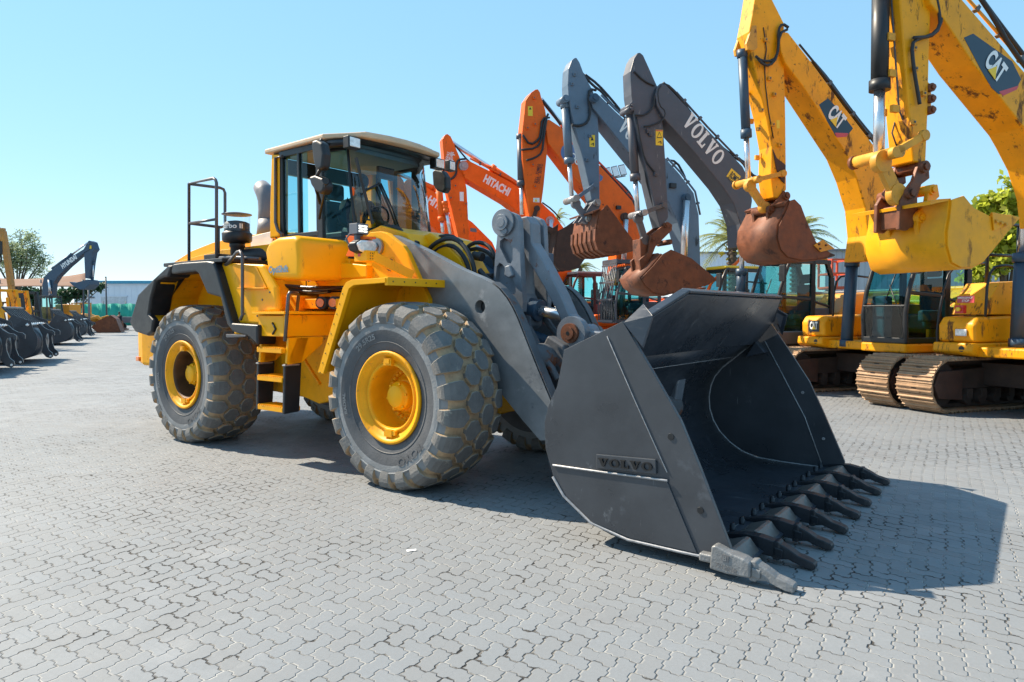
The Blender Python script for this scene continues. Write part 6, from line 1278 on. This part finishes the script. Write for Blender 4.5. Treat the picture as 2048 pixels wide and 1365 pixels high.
g = G(); g.prism(T(fK, zl8([(695, 300), (720, 232), (735, 213), (765, 225), (785, 285), (765, 310), (750, 400), (735, 530), (705, 525), (700, 420)]), -.25), -.25, .25); g.prism(T(fK, zl8([(738, 255), (757, 255), (757, 282), (738, 282)]), -.255), -.262, -.252, m=1); g.obj('stick', rK, [navy, decy], .02)
cylinder(rK, fK, zl8([(775, 290)])[0], zl8([(768, 520)])[0], 0, .10, .5, navy, .05); cylinder(rK, fK, zl8([(440, 445)])[0], zl8([(720, 235)])[0], .1, .13, .55, navy, .07); cylinder(rK, fK, zl8([(420, 690)])[0], zl8([(405, 540)])[0], -.4, .1, .2, greyp, .09)
g = G(); g.prism(T(fK, zl8([(570, 555), (620, 565), (720, 535), (740, 545), (740, 575), (700, 615), (660, 620), (600, 585)]), -.5), -.5, .5); g.obj('bucket', rK, [navy], .02)
g = G(); g.beam(un(fK, *zl8([(735, 510)])[0], 1, 0), un(fK, *zl8([(770, 535)])[0], 1, 0), .15, .15); g.beam(un(fK, *zl8([(770, 535)])[0], 1, 0), un(fK, *zl8([(735, 575)])[0], 1, 0), .15, .15); g.obj('link', rK, [navy])

fM = frame((20-CX)/F*33, 33.0, 0.0)
def wp(px, py, Z): return Vector(((px-CX)/F*Z, Z, CH+(626-py)/F*Z))
t = thing('lifting_mast', 'yellow lifting gantry with a hanging hook block at the far left edge', 'mast', (wp(20, 626, 33).x, 33, 0))
def loc(root, p): return Vector(p)-root.location
g = G(); p1, p2 = wp(12, 464, 33), wp(25, 572, 33); g.beam(loc(t, p1), loc(t, p2), .22, .22, (0, 1, 0)); g.beam(loc(t, p2), loc(t, p2+Vector((.1, 0, -2.9))), .22, .22, (0, 1, 0)); g.beam(loc(t, wp(-40, 466, 33)), loc(t, wp(15, 464, 33)), .3, .2, (0, 1, 0)); g.beam(loc(t, wp(-10, 490, 33)), loc(t, wp(10, 478, 33)), .15, .2, (0, 1, 0)); g.obj('frame', t, [M('gantry_ochre', (.42, .19, .03), .5, var=.2, vs=3, wear=((.16, .07, .03), .3, 5))], .01)
g = G(); q = loc(t, wp(6, 497, 33)); g.box(q.x-.18, q.x+.18, -.12, .12, q.z-.3, q.z+.3); g.tube([q+Vector((0, 0, .3)), q+Vector((0, 0, 1.0))], .02); g.tube([q+Vector((0, 0, -.3)), q+Vector((.02, 0, -.6)), q+Vector((-.1, 0, -.75)), q+Vector((-.15, 0, -.6))], .04); g.obj('hook_block', t, [blackm])
def forklift(label, px, Z, m):
    r = thing('forklift', label, 'forklift', (wp(px, 626, Z).x, Z, 0), rad(-8), 'machines with masts behind the spare buckets')
    g = G()
    for y in (-.45, .45): g.beam((.95, y, .15), (.55, y, 2.75), .16, .14, (0, 1, 0))
    g.beam((.9, -.45, .5), (.9, .45, .5), .12, .1); g.beam((.7, -.45, 1.8), (.7, .45, 1.8), .12, .12); g.beam((.55, -.45, 2.7), (.55, .45, 2.7), .12, .12); g.cyl((.78, 0, .3), (.6, 0, 2.4), .06); g.obj('mast', r, [m], .01)
    g = G(); g.prism([(-1.2, .45), (.7, .35), (.7, .9), (.3, 1.2), (-.3, 1.15), (-1.25, 1.25)], -.55, .55); g.obj('body', r, [m], .04)
    g = G()
    for y in (-.5, .5): g.tube([(.45, y, 1.0), (.2, y, 2.2), (-.7, y, 2.2), (-1.0, y, 1.2)], .04, 0, 6)
    for x in (-.7, -.4, -.1, .2): g.beam((x, -.5, 2.2), (x, .5, 2.2), .04, .04)
    g.obj('overhead_guard', r, [blackm])
    for x in (.55, -.85):
        for y in (-.55, .55): g = G(); g.lathe([(.10, -.1), (.30, -.1), (.33, -.06), (.33, .06), (.30, .1), (.10, .1)], (x, y, .33), (0, 1, 0), 0, 16); g.obj('wheel', r, [blackp])
forklift('yellow forklift at the left edge, mast cut off by the frame, behind the nearest bucket', -8, 30, catw); forklift('yellow forklift with its mast leaning just left of the black forklift', 16, 31.5, catw); forklift('black forklift with a dark leaning mast behind the spare buckets', 38, 33, blackm)
# shade sail
def canopy():
    g = G(); Z = 62; n, m = 16, 6; vs = []
    for j in range(m+1):
        for i in range(n+1):
            u, v = i/n, j/m; px = -60+u*232; top = 551-6*math.sin(u*3.1)*0+(-4)*u; bot = 574
            py = top+(bot-top)*v; p = wp(px, py, Z-5*v+3); vs.append(p+Vector((0, .3*math.sin(u*9), -.5*math.sin(math.pi*u)*(1-v))))
    g.add(vs, [[j*(n+1)+i, j*(n+1)+i+1, (j+1)*(n+1)+i+1, (j+1)*(n+1)+i] for j in range(m) for i in range(n)], 0, True)
    r = thing('shade_canopy', 'brown fabric shade canopy behind the small dark excavator at the far left', 'canopy', (0, 0, 0))
    o = g.obj('fabric', r, [M('canopy_brown', (.20, .105, .065), .9, var=.2, vs=.6)], recalc=False); s = o.modifiers.new('solid', 'SOLIDIFY'); s.thickness = .03
    for px in (2, 84, 168): g = G(); p = wp(px, 560, 62); g.cyl((p.x, 62, 0), (p.x, 62, p.z), .08, seg=10); g.obj('post', r, [railg])
canopy()
# far shed
g = G(); ZW = 120; a, b = wp(150, 626, ZW), wp(345, 626, ZW); zt_ = wp(0, 568, ZW).z
r = thing('warehouse', 'long white warehouse with a blue roof edge beyond the yard at left', 'building', (0, 0, 0))
wallm = M('white_cladding', (.66, .70, .76), .6, var=.05, vs=.3)
g.box(a.x, b.x+6, ZW, ZW+30, 0, zt_); 
for k in range(24): x = a.x+k*1.0; g.box(x, x+.06, ZW-.04, ZW, .2, zt_-.3)
wo = g.obj('wall', r, [wallm])
g = G(); g.box(a.x-.3, b.x+6.3, ZW-.4, ZW+30, zt_, zt_+.5); g.obj('roof_edge', r, [M('roof_blue', (.05, .28, .42), .5)])
for px0, px1 in ((204, 255), (165, 178)): p, q = wp(px0, 594, ZW), wp(px1, 610, ZW); g = G(); g.box(p.x, q.x, ZW-.12, ZW+.02, .1, p.z); g.box(p.x-.15, q.x+.15, ZW-.16, ZW-.05, p.z, p.z+.2, 1); g.obj('shutter_door', r, [M('shutter', (.52, .54, .56), .6), wallm])
g = G(); g.box(wp(185, 626, ZW).x-.5, wp(185, 626, ZW).x+.5, ZW-.2, ZW, wp(0, 597, ZW).z, wp(0, 594, ZW).z); g.obj('wall_lamp', r, [greyp])
# green fence
g = G(); Zf = 90; n = 40; vs = []
for i in range(n+1):
    p = wp(150+i*4.2, 608+2*math.sin(i*.9)*.4, Zf); vs += [(p.x, Zf+.15*math.sin(i*1.7), .05), (p.x, Zf+.25*math.sin(i*1.3), p.z)]
g.add(vs, [[2*i, 2*i+2, 2*i+3, 2*i+1] for i in range(n)], 0, True)
r = thing('mesh_fence', 'green netting fence in front of the white warehouse', 'fence', (0, 0, 0)); o = g.obj('netting', r, [M('green_net', (.03, .36, .27), .8, var=.25, vs=.5)], recalc=False); o.modifiers.new('solid', 'SOLIDIFY').thickness = .02
for px in (160, 205, 250, 300): g = G(); p = wp(px, 606, Zf); g.cyl((p.x, Zf+.3, 0), (p.x, Zf+.3, p.z+.2), .05, seg=8); g.obj('post', r, [railg])
# poles
for px, top, Z, lb in ((214, 555, 70, 'thin dark pole in front of the white warehouse'), (179, 577, 58, 'pale metal post beside the small excavator bucket')):
    g = G(); p = wp(px, top, Z); g.cyl((0, 0, 0), (0, 0, p.z), .09, .07, 0, 10); g.cyl((0, 0, p.z), (0, 0, p.z+.08), .10, .02, 0, 10); g.box(-.2, .2, -.2, .2, 0, .03); o = g.obj('pole', None, [railg if px > 200 else greyp]); o.location = (p.x, Z, 0); tag(o, lb, 'pole')
# rusty bucket, yellow loader, trailer, man
r = thing('rusty_bucket', 'brown rusty digging bucket standing on the far paving', 'bucket', (wp(222, 626, 60).x, 60, 0), rad(200))
g = G(); sd_ = [(-.9, .05), (.9, .05), (1.3, .5), (1.1, .9), (-.1, 1.5), (-.5, 1.2)]; g.prism(sd_, -.9, -.86); g.prism(sd_, .86, .9); g.objs('side_plate', r, [rustm]); g = G(); g.band([(1.3, .5), (.9, .06), (-.9, .06), (-.5, 1.2), (-.1, 1.5)], .04, -.86, .86); g.obj('shell', r, [rustm])
r = thing('small_loader', 'old yellow loader with rusty bucket parked before the green fence', 'loader', (wp(176, 626, 66).x, 66, 0), rad(-20))
g = G(); g.prism([(-2.2, .8), (.6, .8), (.9, 1.3), (-.3, 1.6), (-2.2, 1.7)], -.7, .7); g.prism([(.2, 1.1), (2.0, 1.5), (3.2, .6), (3.2, .45), (1.9, 1.2), (.2, .85)], -.6, -.45); g.prism([(.2, 1.1), (2.0, 1.5), (3.2, .6), (3.2, .45), (1.9, 1.2), (.2, .85)], .45, .6); g.obj('body', r, [catd], .04)
g = G(); g.prism([(3.1, .1), (4.0, .1), (4.1, .2), (3.4, .3), (3.3, 1.0), (3.05, 1.0)], -1.1, 1.1); g.obj('bucket', r, [rustm], .02)
g = G(); g.box(-1.4, -.2, -.6, .6, 2.6, 2.7); [g.beam((x, y, 1.5), (x, y, 2.6), .08, .08, (1, 0, 0)) for x in (-1.35, -.25) for y in (-.55, .55)]; g.obj('canopy', r, [catd])
for x in (-1.6, .5):
    for y in (-.8, .8): g = G(); g.lathe([(.2, -.2), (.58, -.2), (.64, -.12), (.64, .12), (.58, .2), (.2, .2)], (x, y, .64), (0, 1, 0), 0, 18); g.obj('wheel', r, [blackp])
r = thing('flatbed_truck', 'grey flatbed truck parked beyond the man at the far end', 'truck', (wp(262, 626, 68).x, 68, 0), rad(12))
g = G(); g.box(-1.6, 1.3, -.85, .85, .75, 1.3); g.box(-1.55, 1.25, -.8, .8, 1.3, 1.33); g.obj('bed', r, [greyp], .03); g = G(); g.prism([(1.35, .6), (3.0, .6), (3.0, 1.2), (2.6, 1.3), (2.2, 2.1), (1.35, 2.1)], -.8, .8); g.obj('cabin', r, [M('truck_grey', (.18, .2, .23), .4)], .06); g = G(); g.box(1.30, 1.34, -.65, .65, 1.45, 1.95); g.prism([(1.5, 1.4), (2.4, 1.4), (2.1, 1.98), (1.5, 1.98)], -.82, -.80); g.obj('window', r, [glassD])
for x in (-1.0, 2.2):
    for y in (-.75, .75): g = G(); g.lathe([(.15, -.1), (.34, -.1), (.37, -.06), (.37, .06), (.34, .1), (.15, .1)], (x, y, .37), (0, 1, 0), 0, 16); g.obj('wheel', r, [blackp])
mn = thing('person', 'man in dark clothes standing far away beside the grey truck', 'person', (wp(239, 626, 64).x, 64, 0), rad(70))
person(mn, dict(pel=(0, 0, .95), bel=(0, 0, 1.10), che=(0, 0, 1.32), nec=(.01, 0, 1.50), hdl=(.02, 0, 1.58), hdu=(.02, 0, 1.68), shL=(0, .20, 1.42), elL=(-.02, .27, 1.14), wrL=(.05, .26, .90), plL=(.07, .26, .82), shR=(0, -.20, 1.42), elR=(-.02, -.27, 1.14), wrR=(.05, -.26, .90), plR=(.07, -.26, .82),
     hiL=(0, .10, .90), knL=(.02, .12, .50), anL=(0, .12, .09), toL=(.14, .14, .04), hiR=(0, -.10, .90), knR=(.02, -.12, .50), anR=(0, -.12, .09), toR=(.14, -.14, .04)), (1, 0, 0), (1, 0, 0))

# ================================================================ TREES, PALMS, HEDGE
def leafm(name, c, tr=.35):
    m = bpy.data.materials.new(name); m.use_nodes = True; n = m.node_tree.nodes; l = m.node_tree.links; p = n['Principled BSDF']
    oi = n.new('ShaderNodeNewGeometry'); mr = n.new('ShaderNodeMapRange'); l.new(oi.outputs['Random Per Island'], mr.inputs[0]); mr.inputs[3].default_value = .6; mr.inputs[4].default_value = 1.4
    hs_ = n.new('ShaderNodeHueSaturation'); hs_.inputs['Color'].default_value = list(c)+[1]; l.new(mr.outputs[0], hs_.inputs['Value']); l.new(hs_.outputs[0], p.inputs['Base Color'])
    p.inputs['Roughness'].default_value = .55; t = n.new('ShaderNodeBsdfTranslucent'); l.new(hs_.outputs[0], t.inputs[0]); mx = n.new('ShaderNodeMixShader'); mx.inputs[0].default_value = tr
    l.new(p.outputs[0], mx.inputs[1]); l.new(t.outputs[0], mx.inputs[2]); l.new(mx.outputs[0], n['Material Output'].inputs[0]); return m
bark = M('bark', (.10, .075, .055), .9, var=.3, vs=6)
lf1 = leafm('leaf_dusty_green', (.27, .33, .18), .6); lf2 = leafm('leaf_bright', (.42, .46, .05), .6); lf3 = leafm('leaf_palm', (.28, .30, .10), .5); lf4 = leafm('leaf_hedge', (.17, .20, .10)); lf5 = leafm('leaf_dark', (.045, .10, .045))
def leaf(g, c, s, rnd, asp=.5):
    d = Vector((rnd.gauss(0, 1), rnd.gauss(0, 1), rnd.gauss(0, .7))).normalized(); u = d.orthogonal().normalized(); a = rnd.uniform(0, 6.28); w_ = (u*math.cos(a)+d.cross(u)*math.sin(a))*s*asp
    g.add([c, c+d*s*.5+w_*.5, c+d*s, c+d*s*.5-w_*.5], [[0, 1, 2, 3]])
def tree(label, base, h, blobs, n, ls, lm, seed, asp=.5, group=None, trunk_r=.2):
    """blobs: crown masses (x, y, z, radius) about the base; limbs run to each"""
    rnd = random.Random(seed); r = thing('tree', label, 'tree', base, 0, group); g = G()
    bl = [(Vector(b[:3]), b[3]) for b in blobs]; z0 = h*.3
    g.tube([(0, 0, 0), (rnd.uniform(-.1, .1), 0, z0*.5), (0, rnd.uniform(-.2, .2), z0)], [trunk_r, trunk_r*.85, trunk_r*.7], 0, 8)
    for c, br in bl:
        mid = Vector((c.x*.4, c.y*.4, z0+(c.z-z0)*.5)); g.tube([(0, 0, z0*.9), mid, c], [trunk_r*.5, trunk_r*.35, trunk_r*.12], 0, 6, 1)
        for _ in range(4): e = c+Vector((rnd.gauss(0, 1), rnd.gauss(0, 1), rnd.gauss(.2, .8))).normalized()*br*.9; g.tube([mid.lerp(c, .6), c.lerp(e, .5), e], [trunk_r*.14, trunk_r*.09, trunk_r*.03], 0, 5)
    g.obj('trunk', r, [bark]); g = G(); tot = sum(b[1]**2 for b in bl)
    for c, br in bl:
        k = int(n*br**2/tot); nc = max(4, k//22)
        for _ in range(nc):
            d = Vector((rnd.gauss(0, 1), rnd.gauss(0, 1), rnd.gauss(0, .75))); d = d.normalized()*br*rnd.uniform(.35, 1.0); cc = c+d; cr = br*rnd.uniform(.12, .26)
            for _ in range(k//nc): leaf(g, cc+Vector((rnd.gauss(0, cr), rnd.gauss(0, cr), rnd.gauss(0, cr*.7))), ls*rnd.uniform(.6, 1.3), rnd, asp)
    g.obj('crown', r, [lm], recalc=False); return r
def treepx(label, px, Z, blobs_px, n, ls, lm, seed, **k):
    b = wp(px, 626, Z); bl = []
    rnd = random.Random(seed+50)
    for x, y, rr in blobs_px: p = wp(x, y, Z); bl.append((p.x-b.x, rnd.uniform(-1, 1)*rr/F*Z*.6, p.z, rr/F*Z))
    return tree(label, (b.x, Z, 0), max(q[2] for q in bl), bl, n, ls, lm, seed, **k)
treepx('airy grey-green tree above the brown canopy at the far left', 35, 75, [(20, 490, 28), (48, 475, 22), (15, 525, 26), (70, 500, 20), (30, 510, 26), (60, 512, 24), (88, 518, 18), (40, 535, 24), (75, 540, 20), (-10, 500, 30)], 6500, .34, lf1, 3, asp=.3, trunk_r=.25)
treepx('low green tree behind the small excavator bucket', 150, 80, [(135, 590, 14), (155, 585, 14), (165, 575, 10), (125, 600, 12), (190, 575, 11), (205, 574, 8)], 1800, .5, lf5, 5, trunk_r=.2)
treepx('dark green shrubby tree under the brown canopy', 65, 72, [(55, 590, 14), (75, 588, 12), (62, 602, 12)], 1200, .5, lf5, 6, trunk_r=.15)
treepx('bright yellow-green broadleaf tree at the right edge behind the yellow machines', 2010, 24, [(2000, 400, 36), (2045, 385, 30), (1975, 415, 24), (2030, 440, 44), (1985, 470, 36), (2050, 500, 50), (1990, 520, 40), (2085, 430, 50), (1965, 545, 30)], 5200, .24, lf2, 8, asp=.85, trunk_r=.16)
def palm(label, px, py, Z, size, n, seed, hang=.9):
    rnd = random.Random(seed); c = wp(px, py, Z); r = thing('palm_tree', label, 'palm', (c.x, Z, 0), 0, 'palm trees behind the excavators')
    g = G(); g.tube([(0, 0, 0), (.05, 0, c.z*.5), (0, 0, c.z)], [.28, .22, .20], 0, 10)
    for k in range(int(c.z*4)): g.lathe([(.25, k*.25), (.29, k*.25+.12), (.25, k*.25+.14)], (0, 0, 0), (0, 0, 1), 0, 10)
    g.obj('trunk', r, [bark]); g = G()
    for i in range(n):
        a = rnd.uniform(0, 6.28); el = rnd.uniform(-.35, 1.35); L_ = size*rnd.uniform(.8, 1.1); d = Vector((math.cos(a)*math.cos(el), math.sin(a)*math.cos(el), math.sin(el))); P = []
        for k in range(15): t_ = k/14; P.append(Vector((0, 0, c.z))+d*L_*t_+Vector((0, 0, -hang*L_*.55*t_**2.2)))
        g.tube(P, [.03, .025, .02, .015, .01, .006], 0, 5)
        for k in range(1, 14):
            tg = (P[min(k+1, 14)]-P[k-1]).normalized(); sd = tg.cross(Vector((0, 0, 1))); sd = sd.normalized() if sd.length > .1 else Vector((1, 0, 0)); ll = size*.22*math.sin(math.pi*(k/14)**.7)+.08
            for f_ in (0, .5):
                b0 = P[k].lerp(P[min(k+1, 14)], f_)
                for s_ in (-1, 1): e = b0+(sd*s_*.8+tg*.75+Vector((0, 0, -.25+rnd.uniform(-.15, .2)))).normalized()*ll; w_ = tg*.03; g.add([b0-w_, b0+w_, e], [[0, 1, 2]])
    g.obj('fronds', r, [lf3], recalc=False)
    g = G()
    for i in range(26): leaf(g, Vector((rnd.gauss(0, .25), rnd.gauss(0, .25), c.z-.5+rnd.gauss(0, .2))), .5, rnd, .5)
    g.obj('date_clusters', r, [leafm('date_yellow%d' % seed, (.30, .26, .03))], recalc=False)
palm('tall date palm between the blue-grey and dark grey excavator booms', 1462, 480, 36, 2.9, 40, 21); palm('date palm showing behind the rusty bucket of the yellow excavator', 1588, 475, 38, 2.6, 34, 22); palm('small distant palm peeping out right of the orange boom', 1112, 440, 75, 2.3, 26, 23); palm('distant palm low behind the curled bucket', 1160, 535, 78, 2.4, 26, 24)
# hedge behind the machines
rnd = random.Random(12); g = G()
for k in range(2600):
    t_ = rnd.random(); p = Vector((7.2+t_*14+rnd.gauss(0, .3), 19.6+t_*4.5+rnd.gauss(0, .35), abs(rnd.gauss(.35, .3)))); leaf(g, p, .18*rnd.uniform(.6, 1.3), rnd, .5)
for k in range(900):
    p = Vector((4.5+rnd.random()*7, 17.8+rnd.random()*2+rnd.gauss(0, .3), abs(rnd.gauss(.4, .25)))); leaf(g, p, .18*rnd.uniform(.6, 1.3), rnd, .5)
r = thing('hedge', 'low dusty hedge growing behind the tracks of the yellow excavators', 'hedge'); g.obj('leaves', r, [lf4], recalc=False)
g = G()
for k in range(70): t_ = rnd.random(); x, y = 7.2+t_*14, 19.6+t_*4.5; g.tube([(x, y, 0), (x+rnd.uniform(-.2, .2), y, .6)], .012, 0, 5)
g.obj('stems', r, [bark])
# floodlights, far building, red lift
r = thing('floodlight_mast', 'floodlight mast with three grey lamps behind the blue-grey boom', 'floodlight', (wp(1232, 626, 48).x, 48, 0))
zt_ = wp(0, 362, 48).z; g = G(); g.cyl((0, 0, 0), (0, 0, zt_), .10, .07, 0, 12); g.beam((-.75, 0, zt_), (.6, 0, zt_+.25), .08, .08); g.beam((-.4, 0, zt_-.6), (0, 0, zt_), .04, .04); g.beam((.4, 0, zt_-.3), (0, 0, zt_-.8), .04, .04); g.obj('pole', r, [greyp])
for k in range(3): g = G(); c = Vector((-.62+k*.50, -.08, zt_+.42+k*.10)); g.slab([c+Vector((-.13, 0, -.40)), c+Vector((.30, 0, -.30)), c+Vector((.10, .12, .42)), c+Vector((-.32, .12, .32))], .10); g.slab([c+Vector((-.10, -.105, -.34)), c+Vector((.26, -.105, -.26)), c+Vector((.09, -.01, .36)), c+Vector((-.27, -.01, .27))], .01, 1); g.obj('flood_lamp', r, [greyp, lens], .01)
r = thing('grey_shed', 'grey corrugated shed behind the yellow excavator boom', 'building'); Zs = 60; a, b = wp(1648, 626, Zs), wp(1800, 626, Zs); zt_ = wp(0, 503, Zs).z; g = G(); g.box(a.x, b.x+30, Zs, Zs+14, 0, zt_)
for k in range(60): g.box(a.x+k*.5, a.x+k*.5+.1, Zs-.05, Zs, .2, zt_)
g.obj('wall', r, [M('corrugated_grey', (.36, .38, .40), .5, var=.1, vs=.4)]); g = G(); g.box(a.x-.3, b.x+30, Zs-.3, Zs+14, zt_, zt_+.15); g.obj('roof', r, [greyp])
r = thing('long_shed', 'pale blue-white shed low on the horizon behind the excavator cabs', 'building'); Zs = 85; a, b = wp(1395, 626, Zs), wp(1640, 626, Zs); zt_ = wp(0, 508, Zs).z; g = G(); g.box(a.x, b.x, Zs, Zs+16, 0, zt_)
for k in range(30): g.box(a.x+k*.5, a.x+k*.5+.1, Zs-.05, Zs, .2, zt_)
g.obj('wall', r, [wallm]); g = G(); g.box(a.x-.3, b.x+.3, Zs-.3, Zs+16, zt_, zt_+.2); g.obj('roof', r, [greyp])
r = thing('lift_cage', 'red work-platform cage behind the yellow excavator boom cylinder', 'lift', (wp(1680, 626, 23).x, 23, 0)); q0, q1 = wp(1662, 575, 23), wp(1700, 520, 23); x0, x1, z0, z1 = q0.x-r.location.x, q1.x-r.location.x, q0.z, q1.z; g = G()
for x in (x0, x1):
    for y in (0, 1.0): g.beam((x, y, z0), (x, y, z1), .06, .06, (1, 0, 0))
for z in (z0, (z0+z1)/2, z1):
    for y in (0, 1.0): g.beam((x0, y, z), (x1, y, z), .05, .06)
    for x in (x0, x1): g.beam((x, 0, z), (x, 1, z), .05, .06)
g.box(x0, x1, 0, 1, z0-.06, z0); g.obj('cage', r, [M('lift_red', (.62, .08, .02), .45)]); g = G()
for k in range(5): g.beam((x0+.05, .5, z0-.1-k*.4), (x1-.05, .5, z0-.5-k*.4), .06, .08, (0, 1, 0)); g.beam((x1-.05, .5, z0-.1-k*.4), (x0+.05, .5, z0-.5-k*.4), .06, .08, (0, 1, 0))
g.box(x0-.2, x1+.2, -.1, 1.1, .25, .55); [g.cyl((x, y, .25), (x, y+.12, .25), .25) for x in (x0, x1) for y in (-.2, 1.05)]; g.obj('scissor_base', r, [greyp])
